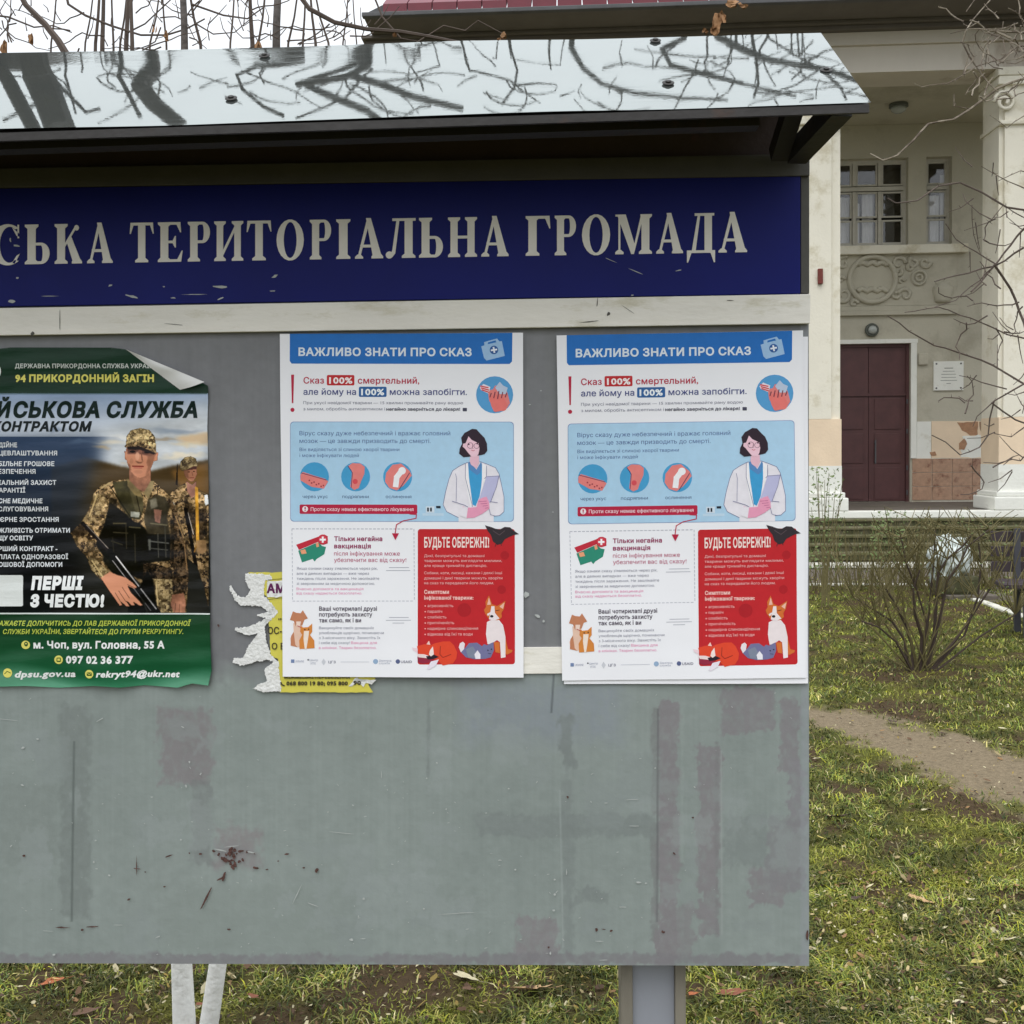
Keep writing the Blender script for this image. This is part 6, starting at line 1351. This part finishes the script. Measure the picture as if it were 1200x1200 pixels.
# ------------------------------------------------------------------ trees and shrubs
M['lime'] = material('whitewashed_bark', (250, 250, 246), .85, var=.06, scale=14, bump=.6, bscale=40, second=(176, 170, 156), f2=.2, s2=22)
M['bark'] = material('dark_bark', (92, 86, 82), .9, var=.2, scale=12, bump=.6, bscale=50, second=(92, 88, 72), f2=.35, s2=10)
M['twig'] = material('bare_twigs', (86, 74, 66), .85, var=.2, scale=20)
M['twig2'] = material('pale_grey_twigs', (146, 136, 120), .8, var=.14, scale=20, second=(92, 80, 68), f2=.5, s2=9)
M['dry'] = material('dried_leaves', (150, 112, 76), .8, var=.3, scale=40, bump=.3)
M['stem'] = material('olive_shrub_stems', (104, 96, 60), .85, var=.2, scale=10)
M['stemdk'] = material('dark_shrub_stems', (66, 54, 46), .85, var=.2, scale=10)
M['gleaf'] = material('small_green_leaves', (92, 108, 56), .7, var=.3, scale=30, second=(128, 116, 66), f2=.35, s2=30)
def crooked(a, b, n, wob, r):
    a = Vector(a); b = Vector(b); L = (b - a).length; pts = [a]
    for k in range(1, n): pts.append(a.lerp(b, k / n) + Vector((r.gauss(0, 1), r.gauss(0, 1), r.gauss(0, 1))) * wob * L / n)
    return pts + [b]
def grow(bm, p, d, L, r0, lev, r, up=.25, minr=.0016, spread=.7, kids=(2, 4)):
    """a limb with side twigs"""
    n_ = 6; pts = [Vector(p)]; dd = Vector(d).normalized(); rads = [r0]
    for k in range(n_):
        dd = (dd + Vector((r.gauss(0, .14), r.gauss(0, .14), r.gauss(0, .12) + up * .12))).normalized(); pts.append(pts[-1] + dd * L / n_); rads.append(max(minr, r0 * (1 - .62 * (k + 1) / n_)))
    tube(bm, pts, rads, 6 if r0 > .012 else 4, cap=r0 > .01)
    if lev <= 0: return
    for k in range(r.randint(*kids)):
        i = r.randint(2, n_); ax = Vector((r.gauss(0, 1), r.gauss(0, 1), r.gauss(0, 1))).normalized(); nd_ = (dd + ax * spread * r.uniform(.6, 1.2)).normalized()
        grow(bm, pts[i], nd_, L * r.uniform(.45, .75), rads[i] * .7, lev - 1, r, up, minr, spread, kids)
rt = random.Random(21)
# 1: whitewashed twin-stemmed tree behind the board; its limbs fan over the roof
tree = thing('tree', 'twin stemmed young tree with whitewashed stems, seen under and above the board', 'tree', (gp(228, 1240).x, gp(228, 1240).y + .12, 0))
T0 = tree.location.copy(); tY = T0.y
def tp(px, py, y=None): return bp(px, py, tY if y is None else y) - T0
def stem_pts(foot, pts): return [foot] + pts
sA = [tp(217, 1260), tp(216, 1200), tp(213, 1132), tp(206, 900), tp(214, 600), tp(218, 250), tp(216, 30), tp(212, -60)]
sB = [tp(236, 1262), tp(245, 1200), tp(255, 1132), tp(286, 900), tp(312, 600), tp(322, 250), tp(324, 30), tp(328, -60)]
for q in (sA, sB): q[0].z = -.04
bm = bmesh.new(); lime_n = 4
tube(bm, sA[:lime_n], [.034, .031, .028, .025], 12); tube(bm, sB[:lime_n], [.028, .026, .024, .022], 12)
obj('whitewashed_trunk', bm, M['lime'], tree, smooth=True)
bm = bmesh.new(); tube(bm, sA[lime_n - 1:], [.0248, .021, .014, .009, .008], 10); tube(bm, sB[lime_n - 1:], [.0218, .019, .014, .010, .009], 10)
obj('trunk', bm, M['bark'], tree, smooth=True)
bm = bmesh.new()
def pxline(pts, r0, r1, y=None, jit=0.0):
    q = [tp(a_, b_, y) for a_, b_ in pts]; n_ = len(q); tube(bm, q, [r0 + (r1 - r0) * k / (n_ - 1) for k in range(n_)], 5)
for (x_, lean, r_) in ((112, 6, .004), (120, 2, .006), (133, -3, .003), (148, 3, .006), (155, -2, .005), (100, 12, .0025), (141, 10, .003), (235, -16, .004), (296, -4, .006), (303, 10, .003), (370, -8, .0035), (385, -20, .003), (338, 14, .003), (355, 4, .0028), (195, -6, .0028), (60, 8, .0022), (176, 14, .0024), (270, 6, .0024), (402, 8, .0024), (418, -6, .002)):
    pxline([(x_ - lean, 300), (x_ - lean * .3, 120), (x_, 50), (x_ + lean * .5, 20), (x_ + lean, -30), (x_ + lean * 1.3, -90)], r_ * 1.4, r_ * .6, tY + rt.uniform(-.25, .3))
# where those shoots spring from: two low forks hidden by the board
for x0_, x1_ in ((214, 106), (216, 150), (218, 260), (318, 296), (322, 362), (322, 400)): pxline([(x0_, 560), ((x0_ + x1_) / 2, 430), (x1_, 300)], .014, .007)
pxline([(72, -30), (80, 5), (100, 18), (130, 30), (165, 41), (195, 41), (218, 34), (240, 22)], .004, .002); pxline([(14, -25), (30, 6), (52, 28), (68, 48), (80, 68), (90, 120)], .006, .011, tY - .3)
pxline([(-30, 15), (10, 20), (40, 32), (62, 30), (84, 38)], .003, .0016); pxline([(340, -20), (362, 10), (392, 26), (430, 34), (470, 37), (505, 43), (540, 50)], .0065, .0035, tY - .3); pxline([(225, 5), (262, 18), (290, 22), (310, 8), (312, -20)], .003, .0014)
pxline([(230, 28), (250, 40), (275, 38), (296, 20)], .0022, .0012); pxline([(150, 38), (170, 28), (205, -5)], .0026, .0016); pxline([(432, -20), (448, 20), (470, 45), (488, 48)], .003, .0015); pxline([(488, 50), (520, 30), (545, 36), (560, 24), (590, 40)], .002, .0012)
for k in range(26):
    x_ = rt.uniform(-20, 440); y_ = rt.uniform(-5, 62); a_ = rt.uniform(0, 6.28); q_ = [(x_, y_)]
    for j in range(8): a_ += rt.gauss(0, .35); x_ += 9 * math.cos(a_); y_ += 9 * math.sin(a_); q_.append((x_, y_))
    pxline(q_, .0021, .001, tY + rt.uniform(-.2, .2))
for k in range(60):
    x_ = rt.uniform(-20, 440); y_ = rt.uniform(-10, 60); a_ = rt.uniform(-2.6, -.5); L_ = rt.uniform(10, 36); pxline([(x_, y_), (x_ + L_ * .5 * math.cos(a_) + rt.uniform(-3, 3), y_ + L_ * .5 * math.sin(a_)), (x_ + L_ * math.cos(a_), y_ + L_ * math.sin(a_))], .0017, .0009, tY + rt.uniform(-.2, .2))
obj('branches', bm, M['twig'], tree)
# hanging dried leaves
bm = bmesh.new()
for (px, py, w_, h_) in ((36, 46, 5, 13), (5, 56, 6, 16), (195, 42, 5, 12), (181, 33, 4, 10), (303, 54, 7, 12), (840, 28, 10, 24), (846, 20, 8, 14), (858, 4, 14, 8), (870, 6, 8, 6), (838, 38, 9, 12), (826, 36, 4, 5), (590, 40, 8, 8), (586, 46, 7, 6), (462, 40, 5, 6), (1000, -30, 5, 6)):
    for q in range(3):
        c0_ = tp(px + rt.uniform(-2, 2), py + rt.uniform(-2, 2), tY - .3); s1, s2 = w_ / 1200 * 2.7 / 2, h_ / 1200 * 2.7 / 2; n_ = 7; pts = []
        for k in range(n_):
            u = 6.283 * k / n_; pts.append(bm.verts.new(c0_ + Vector((s1 * math.cos(u) * rt.uniform(.5, 1.1), rt.uniform(-.008, .008), s2 * math.sin(u) * rt.uniform(.6, 1.1)))))
        bm.faces.new(pts)
obj('dried_leaves', bm, M['dry'], tree, kind='stuff')
# boughs over the board: the shiny roof mirrors them
nrm_roof = (A1 - A0).cross(B0 - A0).normalized()
if nrm_roof.z < 0: nrm_roof = -nrm_roof
def over(px, py, z=4.6):
    o, nrm_roof = roof_hit(px, py); d = (o - CAM).normalized(); rdir = d - 2 * d.dot(nrm_roof) * nrm_roof; t_ = (z - o.z) / rdir.z; return o + rdir * t_
def bough(bm, base, pts, w0, w1, z=4.6, sides=8):
    if pts[0][1] < 67: pts = [(pts[0][0] + (pts[0][0] - pts[1][0]) * .3, 5)] + list(pts)
    q = [over(a_, b_, z + .05 * math.sin(k * 2.1)) - base for k, (a_, b_) in enumerate(pts)]; dd = 3.9; n_ = len(q)
    tube(bm, q, [(w0 + (w1 - w0) * k / (n_ - 1)) / 1200 * dd / 2 for k in range(n_)], sides)
big = thing('tree', 'large bare tree behind the board, its boughs mirrored in the shiny roof', 'tree', (-4.1, 4.2, 0))
bm = bmesh.new(); tube(bm, [(0, 0, -.1), (0, 0, .3), (.02, .02, 1.4), (.06, -.05, 2.8), (.12, -.15, 3.8), (.2, -.3, 4.5)], [.24, .2, .17, .15, .13, .11], 14); obj('trunk', bm, M['bark'], big, smooth=True)
bm = bmesh.new(); o_ = big.location
st0 = Vector((.2, -.3, 4.5)) + o_
tube(bm, [st0 - o_, over(-60, 70, 4.7) - o_, over(-10, 66, 4.7) - o_], [.11, .09, .075], 10)
bough(bm, o_, [(-20, 66), (8, 84), (26, 116), (52, 160)], 22, 20); bough(bm, o_, [(-16, 60), (40, 62), (52, 90), (66, 118), (84, 160)], 44, 40); bough(bm, o_, [(30, 76), (76, 100), (112, 134), (128, 130)], 6, 4)
bough(bm, o_, [(60, 62), (120, 58), (186, 60), (178, 84), (170, 104), (184, 124), (212, 150)], 30, 18); bough(bm, o_, [(150, 60), (146, 90), (158, 112), (172, 140)], 7, 5); bough(bm, o_, [(84, 62), (84, 88), (92, 110), (100, 136)], 4, 3)
bough(bm, o_, [(60, 120), (10, 145)], 5, 4)
bough(bm, o_, [(190, 60), (300, 60), (440, 58), (424, 74), (400, 88), (352, 94), (380, 108), (424, 128), (440, 140)], 12, 9); bough(bm, o_, [(400, 86), (440, 100), (480, 116), (540, 132)], 10, 8)
bough(bm, o_, [(440, 60), (410, 72), (372, 84), (346, 96)], 5, 8); bough(bm, o_, [(352, 66), (300, 70), (276, 84), (282, 104), (306, 124), (330, 134)], 5, 6); bough(bm, o_, [(280, 70), (244, 60), (200, 72)], 3, 3)
bough(bm, o_, [(430, 78), (400, 112), (344, 136)], 4, 3); bough(bm, o_, [(540, 56), (548, 86), (600, 96), (606, 100)], 4, 3)
bough(bm, o_, [(604, 50), (610, 80), (604, 104), (586, 128)], 4, 3); bough(bm, o_, [(606, 102), (636, 94), (660, 92)], 4, 2); bough(bm, o_, [(608, 104), (636, 122)], 3, 2); bough(bm, o_, [(652, 50), (654, 72)], 4, 2)
bough(bm, o_, [(676, 48), (692, 70), (714, 88), (752, 102), (800, 114), (850, 120)], 7, 3); bough(bm, o_, [(840, 44), (870, 60), (900, 72), (968, 82), (1010, 98)], 12, 7); bough(bm, o_, [(800, 46), (774, 60), (784, 78), (820, 90), (880, 104), (930, 116)], 9, 4); bough(bm, o_, [(784, 78), (840, 92), (900, 110)], 4, 3)
bough(bm, o_, [(960, 82), (930, 102), (890, 116)], 3, 2); bough(bm, o_, [(966, 86), (984, 104), (990, 118)], 5, 3); bough(bm, o_, [(940, 76), (966, 60), (976, 58)], 3, 2); bough(bm, o_, [(880, 46), (884, 70), (886, 100), (880, 118)], 5, 3); bough(bm, o_, [(900, 46), (932, 66), (952, 76)], 3, 3); bough(bm, o_, [(936, 66), (952, 48)], 3, 2)
bough(bm, o_, [(898, 44), (888, 60), (896, 84), (906, 104)], 4, 2); bough(bm, o_, [(860, 50), (850, 74), (832, 82)], 3, 2); bough(bm, o_, [(1010, 98), (1080, 120), (1120, 128)], 7, 4); bough(bm, o_, [(500, 56), (512, 78), (470, 92)], 3, 2)
bough(bm, o_, [(-100, 4), (100, 2), (400, -2), (640, -4), (900, -2), (1100, 10)], 34, 14, 4.7)
for k in range(60):
    x_ = rt.uniform(60, 1000); y_ = rt.uniform(50, 130); a_ = rt.uniform(0, 6.28); q_ = [(x_, y_)]; da_ = rt.uniform(-.35, .35)
    for j in range(rt.randint(4, 9)): a_ += da_ + rt.gauss(0, .2); x_ += 13 * math.cos(a_); y_ += 8 * math.sin(a_); q_.append((x_, max(68, y_) if j == 0 else y_))
    q_[0] = (q_[0][0], max(68, q_[0][1])); bough(bm, o_, q_, 3.0, 1.4, rt.uniform(4.4, 4.8), 4)
for k in range(70):
    x_ = rt.choice((rt.uniform(820, 1010), rt.uniform(380, 1010), rt.uniform(0, 600))); y_ = rt.uniform(50, 120); a_ = rt.uniform(0, 6.28); L_ = rt.uniform(14, 44); bough(bm, o_, [(x_, y_), (x_ + L_ * .5 * math.cos(a_) + rt.uniform(-4, 4), y_ + L_ * .3 * math.sin(a_)), (x_ + L_ * math.cos(a_), y_ + L_ * .6 * math.sin(a_))], 2.4, 1.2, rt.uniform(4.4, 4.8), 4)
obj('branches', bm, M['bark'], big)
# 3: tree off to the right, bare twigs reaching into the picture
rtree = thing('tree', 'bare tree at the right edge whose thin crooked twigs cross the pillars', 'tree', (3.75, 3.6, 0)); RO = rtree.location.copy()
bm = bmesh.new(); tube(bm, [(0, 0, -.1), (.0, 0, .4), (.03, .0, 1.4), (.0, .05, 2.6), (-.05, .05, 3.8), (-.1, .0, 5.0)], [.11, .09, .075, .06, .045, .03], 12); obj('trunk', bm, M['bark'], rtree, smooth=True)
bm = bmesh.new(); bm2 = bmesh.new(); DT = 5.2
def q3(px, py, t=DT): return dp(px, py, t) - RO
def branch(bmx, pts, w0, w1, t=DT, thorns=.5):
    fine = []
    for (a_, b_) in zip(pts, pts[1:]):
        L_ = math.hypot(b_[0] - a_[0], b_[1] - a_[1]); n_ = max(1, int(L_ / 12))
        for k in range(n_):
            u = k / n_; fine.append((a_[0] + (b_[0] - a_[0]) * u + (rt.uniform(-1.2, 1.2) if k else 0), a_[1] + (b_[1] - a_[1]) * u + (rt.uniform(-1.2, 1.2) if k else 0)))
    fine.append(pts[-1]); n_ = len(fine)
    tube(bmx, [q3(a_, b_, t + .05 * math.sin(k * .5)) for k, (a_, b_) in enumerate(fine)], [max(.4, w0 + (w1 - w0) * k / (n_ - 1)) / FPX * t / 2 for k in range(n_)], 5)
    for k in range(1, n_ - 1):
        if rt.random() < thorns:
            a_ = rt.uniform(0, 6.28); x_, y_ = fine[k]; tube(bmx, [q3(x_, y_, t), q3(x_ + 4 * math.cos(a_), y_ + 4 * math.sin(a_), t)], [.0022, .0008], 3)
branch(bm2, [(1330, 60), (1200, 92), (1170, 103), (1150, 118), (1138, 127), (1117, 140), (1088, 145), (1070, 165), (1052, 182), (1035, 188), (1020, 180)], 4, 1.8)
branch(bm2, [(1138, 128), (1118, 124), (1118, 110)], 1.4, .8); branch(bm2, [(1142, 80), (1110, 98), (1080, 102), (1072, 98)], 1.6, .8); branch(bm2, [(1185, 45), (1165, 36), (1132, 34)], 2.6, 1.4); branch(bm2, [(1132, 36), (1128, 50), (1136, 66), (1144, 78), (1170, 108)], 2.2, 1.4); branch(bm2, [(1144, 78), (1172, 70), (1190, 56), (1240, 40)], 1.6, 2)
branch(bm2, [(1132, 36), (1148, 14), (1168, -10)], 1.6, 1.2); branch(bm2, [(1240, 30), (1200, 38), (1160, 36)], 3.2, 2.2); branch(bm2, [(1132, 14), (1142, 0)], 1, .8)
branch(bm, [(1330, 300), (1200, 246), (1180, 243), (1150, 225), (1125, 214), (1100, 218), (1075, 235), (1050, 238), (1040, 232)], 3.6, 1.4)
branch(bm, [(1330, 180), (1200, 268), (1170, 306), (1150, 330), (1138, 342)], 3.8, 2); branch(bm, [(1200, 290), (1165, 312), (1120, 323), (1095, 330)], 2.6, 1.4); branch(bm, [(1165, 310), (1184, 338), (1200, 378), (1215, 440)], 3, 3); branch(bm, [(1168, 310), (1120, 280), (1108, 262)], 1.8, 1); branch(bm, [(1165, 312), (1120, 352), (1095, 360)], 1.6, .9)
branch(bm, [(1330, 480), (1200, 450), (1175, 435), (1150, 422), (1120, 412), (1095, 405), (1065, 388), (1040, 370)], 3.6, 1.4); branch(bm, [(1215, 400), (1180, 392), (1150, 378), (1100, 360), (1060, 366)], 2, 1); branch(bm, [(1330, 440), (1200, 450), (1165, 470), (1160, 490), (1158, 510), (1148, 524), (1125, 533), (1108, 518), (1092, 510)], 3.2, 1.2)
branch(bm, [(1165, 470), (1145, 488), (1140, 500)], 1.6, .8); branch(bm, [(1162, 472), (1190, 492), (1215, 500)], 2, 2); branch(bm, [(1180, 456), (1150, 448), (1124, 440)], 1.8, .8); branch(bm, [(1215, 490), (1185, 512), (1165, 508)], 2, .9); branch(bm, [(1215, 520), (1196, 540), (1184, 538), (1176, 545)], 2.2, 1)
branch(bm2, [(1210, 225), (1180, 212), (1150, 195)], 1.6, .8); branch(bm2, [(1215, 205), (1196, 200), (1170, 212)], 1.4, .8); branch(bm, [(1200, 255), (1176, 240), (1160, 260), (1130, 270)], 1.4, .8); branch(bm, [(1139, 240), (1141, 275), (1150, 300)], 1, .8); branch(bm2, [(1210, 130), (1180, 150), (1160, 135)], 1.4, .8)
for k in range(46):
    x_ = rt.uniform(1128, 1215); y_ = rt.uniform(18, 120) if k % 3 else rt.uniform(230, 560); a_ = rt.uniform(0, 6.28); q_ = [(x_, y_)]
    for j in range(rt.randint(3, 7)): a_ += rt.gauss(0, .5); x_ += 9 * math.cos(a_); y_ += 8 * math.sin(a_); q_.append((max(1100, x_), y_))
    branch(bm2 if y_ < 150 else bm, q_, 1.9, .9, DT + rt.uniform(-.3, .3), .5)
for k in range(60):
    x_ = rt.uniform(1135, 1215); y_ = rt.choice((rt.uniform(20, 115), rt.uniform(190, 340), rt.uniform(380, 560))); a_ = rt.uniform(1.2, 5.0); L_ = rt.uniform(10, 40); branch(bm2 if y_ < 130 else bm, [(x_, y_), (x_ + L_ * .5 * math.cos(a_), y_ + L_ * .5 * math.sin(a_) + 3), (x_ + L_ * math.cos(a_), y_ + L_ * math.sin(a_))], 1.5, .7, DT + rt.uniform(-.4, .4), .3)
# limbs that carry the twigs
for z_, py in ((2.6, 300), (3.4, 60), (1.9, 450)):
    for t_ in (-.15, .15): tube(bm, [(0, 0, z_ - .5), q3(1420, py + 20, DT + t_), q3(1330, py, DT + t_)], [.03, .018, .008], 6)
for k in range(9): grow(bm, (rt.uniform(-.05, .05), rt.uniform(-.05, .05), rt.uniform(2.8, 4.8)), (rt.uniform(-.2, 1), rt.uniform(-.8, 1), rt.uniform(.3, 1)), 1.5, .022, 2, rt)
obj('branches', bm, M['twig'], rtree); obj('branches', bm2, M['twig2'], rtree)
# bare shrub on the lawn
sh1 = thing('shrub', 'leafless many stemmed shrub on the lawn in front of the porch steps', 'shrub', (bush.x, bush.y, 0)); d0 = (bush - CAM).dot(ROT @ Vector((0, 0, -1)))
bm = bmesh.new(); bt = bmesh.new(); BL = sh1.location.copy()
def sb(bmx, pts, w0, w1, dz=0):
    q = [dp(a_, b_, d0 + dz * k / (len(pts) - 1)) - BL for k, (a_, b_) in enumerate(pts)]; q[0] = Vector((q[0].x * .6, 0, -.02)) if pts[0][1] > 770 else q[0]
    n_ = len(q); tube(bmx, q, [max(.4, w0 + (w1 - w0) * k / (n_ - 1)) / FPX * d0 / 2 for k in range(n_)], 5); return q
main = [[(1068, 790), (1070, 760), (1060, 730), (1050, 710), (1038, 690), (1030, 678)], [(1092, 785), (1095, 740), (1097, 700), (1100, 670), (1110, 655), (1128, 640), (1140, 625)], [(1085, 790), (1080, 745), (1072, 720), (1070, 690), (1078, 668)], [(1095, 780), (1100, 730), (1106, 700), (1110, 680), (1125, 660), (1134, 640), (1160, 620)],
        [(1062, 785), (1060, 750), (1045, 728), (1020, 712), (1000, 700)], [(1100, 780), (1120, 750), (1140, 720), (1160, 690), (1175, 660)], [(1080, 790), (1085, 750), (1090, 700), (1094, 660), (1096, 620)], [(1104, 780), (1130, 745), (1146, 700), (1150, 660), (1146, 630)], [(1072, 788), (1050, 752), (1030, 735), (1010, 728)], [(1110, 775), (1150, 745), (1190, 720)], [(1088, 785), (1086, 730), (1074, 690), (1062, 660), (1056, 630)]]
for k, q in enumerate(main): sb(bm, q, 5 - .25 * k, 1.8, rt.uniform(-.25, .25))
for k in range(210):
    m_ = rt.choice(main); i = rt.randint(2, len(m_) - 1); x_, y_ = m_[i]; a_ = rt.uniform(-2.5, -.65); L_ = rt.uniform(40, 120)
    y1_ = max(592 + rt.uniform(0, 30), y_ + L_ * math.sin(a_)); sb(bt, [(x_, y_), (x_ + L_ * .45 * math.cos(a_) + rt.uniform(-6, 6), (y_ + y1_) / 2), (x_ + L_ * math.cos(a_) * .7 + rt.uniform(-14, 14), y1_)], 1.4, .7, rt.uniform(-.3, .3))
for k in range(26):
    a_ = rt.uniform(-2.85, -.4); L_ = rt.uniform(60, 150); x_ = 1085 + rt.uniform(-18, 18); sb(bt, [(x_, 780), (x_ + L_ * .5 * math.cos(a_), 778 + L_ * .5 * math.sin(a_)), (x_ + L_ * math.cos(a_), 775 + L_ * .95 * math.sin(a_))], 2, .8, rt.uniform(-.3, .3))
obj('stems', bm, M['stemdk'], sh1); obj('twigs', bt, M['stem'], sh1)
def leaflets(bm, n, fn, s):
    for k in range(n):
        c0_ = fn(); u = Vector((rt.gauss(0, 1), rt.gauss(0, 1), rt.gauss(0, 1))).normalized(); v_ = u.orthogonal().normalized(); q = s * rt.uniform(.6, 1.3)
        bm.faces.new([bm.verts.new(c0_ + u * q), bm.verts.new(c0_ + v_ * q * .5), bm.verts.new(c0_ - u * q), bm.verts.new(c0_ - v_ * q * .5)])
bm = bmesh.new(); leaflets(bm, 170, lambda: dp(rt.uniform(1005, 1185), rt.uniform(596, 700), d0 + rt.uniform(-.3, .3)) - BL, .010); obj('leaves', bm, M['gleaf'], sh1, kind='stuff')
# brushy hedge of bare twigs in front of the steps
hp_ = gp(1075, 690); hedge = thing('hedge', 'low brushy hedge of thin olive twigs between bare shrub and steps', 'hedge', (hp_.x, hp_.y, 0)); bm = bmesh.new(); th_ = (hp_ - CAM).dot(ROT @ Vector((0, 0, -1)))
for k in range(330):
    xa = rt.uniform(940, 1215); ya = 692 + rt.uniform(-4, 4); h_ = rt.uniform(30, 84); lx_ = rt.gauss(0, 13); t_ = th_ + rt.uniform(-.25, .25)
    q = [dp(xa, ya, t_), dp(xa + lx_ * .3 + rt.uniform(-3, 3), ya - h_ * .4, t_), dp(xa + lx_ * .7 + rt.uniform(-3, 3), ya - h_ * .75, t_), dp(xa + lx_ * 1.2 + rt.uniform(-4, 4), ya - h_, t_)]; q = [p - hp_ for p in q]; q[0].z = -.02; tube(bm, q, [.0055, .0045, .0035, .002], 3)
obj('twigs', bm, M['stem'], hedge, kind='stuff'); bm = bmesh.new(); leaflets(bm, 420, lambda: dp(rt.uniform(940, 1210), 692 - rt.uniform(8, 84), th_ + rt.uniform(-.25, .25)) - hp_, .014); obj('leaves', bm, M['gleaf'], hedge, kind='stuff')
# smaller leafy shrubs left of it
HY = 530
for (x0_, x1_, yt, yb, dd_, n_, lab, lf_) in ((945, 990, 548, 708, 10.6, 12, 'thin leafy shrub beside the board edge, in front of the left pier', 260), (1020, 1062, 598, 700, 11.2, 14, 'small grassy green shrub between board and the bare shrub', 180)):
    b0_ = gp((x0_ + x1_) / 2, HY + 1920 / dd_); s_ = thing('shrub', lab, 'shrub', (b0_.x, b0_.y, 0)); bm = bmesh.new(); t_ = (b0_ - CAM).dot(ROT @ Vector((0, 0, -1)))
    for k in range(n_):
        xa = (x0_ + x1_) / 2 + rt.uniform(-6, 6); xb = rt.uniform(x0_, x1_); yy_ = rt.uniform(yt, yt + 50); q = [dp(xa, HY + 1920 / dd_, t_) - b0_, dp((xa + xb) / 2 + rt.uniform(-4, 4), (yy_ + yb) / 2, t_) - b0_, dp(xb, yy_, t_ + rt.uniform(-.2, .2)) - b0_]; tube(bm, q, [.006, .005, .0025], 4)
    obj('stems', bm, M['stem'], s_); bm = bmesh.new(); leaflets(bm, lf_, lambda: dp(rt.uniform(x0_, x1_), rt.uniform(yt, yb - 40) , t_ + rt.uniform(-.2, .2)) - b0_, .022); obj('leaves', bm, M['gleaf'], s_, kind='stuff')

# ------------------------------------------------------------------ white stone and bench
wp = gp(1112, 700); st_ = thing('garden_ornament', 'white painted lumpy garden stone on a grey slab behind the bare shrub', 'ornament', (wp.x, wp.y, 0))
bm = bmesh.new(); bmesh.ops.create_icosphere(bm, subdivisions=4, radius=1)
for v in bm.verts:
    p = v.co.copy(); k = 1 + .4 * noise.noise(p * 1.8 + Vector((3, 1, 2))) + .3 * noise.noise(p * 5) + .12 * noise.noise(p * 12); v.co = Vector((p.x * .21, p.y * .2, p.z * .24 + .40)) * 1.0 if False else Vector((p.x * .20 * k, p.y * .19 * k, p.z * .25 * k + .42 + .04 * p.x))
M['stone'] = material('flaking_white_stone', (196, 204, 200), .85, var=.15, scale=8, bump=.6, bscale=30, second=(120, 124, 112), f2=.42, s2=9)
obj('stone', bm, M['stone'], st_, smooth=True)
boxes('slab', M['paving'], st_, (-.1, .42, -.25, .25, -.02, .05), bev=.01); boxes('plinth', M['step2'], st_, (-.16, .26, -.16, .16, .051, .24), bev=.03)
M['bench'] = material('dark_bench_slat', (56, 46, 50), .7, var=.15, scale=5, bump=.2, stretch=(1, 6, 6)); M['iron'] = material('bench_iron', (60, 60, 66), .6, var=.1)
bo = gp(1178, 752); bn = thing('bench', 'dark slatted park bench at the right edge behind the shrub', 'bench', (bo.x + .2, bo.y + .25, 0), rot=(0, 0, R(-14)))
for k in range(4): boxes('seat_slat', M['bench'], bn, (-.15, 1.6, -.22 + .11 * k, -.13 + .11 * k, .43, .465), bev=.005)
for k in range(3): boxes('back_slat', M['bench'], bn, (-.15, 1.6, .24 + .02 * k, .27 + .02 * k, .52 + .13 * k, .61 + .13 * k), bev=.005)
for sx in (.05, 1.4):
    bm = bmesh.new(); bar(bm, (sx, -.2, 0), (sx, -.16, .43), .05, .05); bar(bm, (sx, .2, 0), (sx, .235, .9), .05, .05); bar(bm, (sx, -.2, .405), (sx, .22, .405), .05, .04); obj('leg', bm, M['iron'], bn)
FC = None
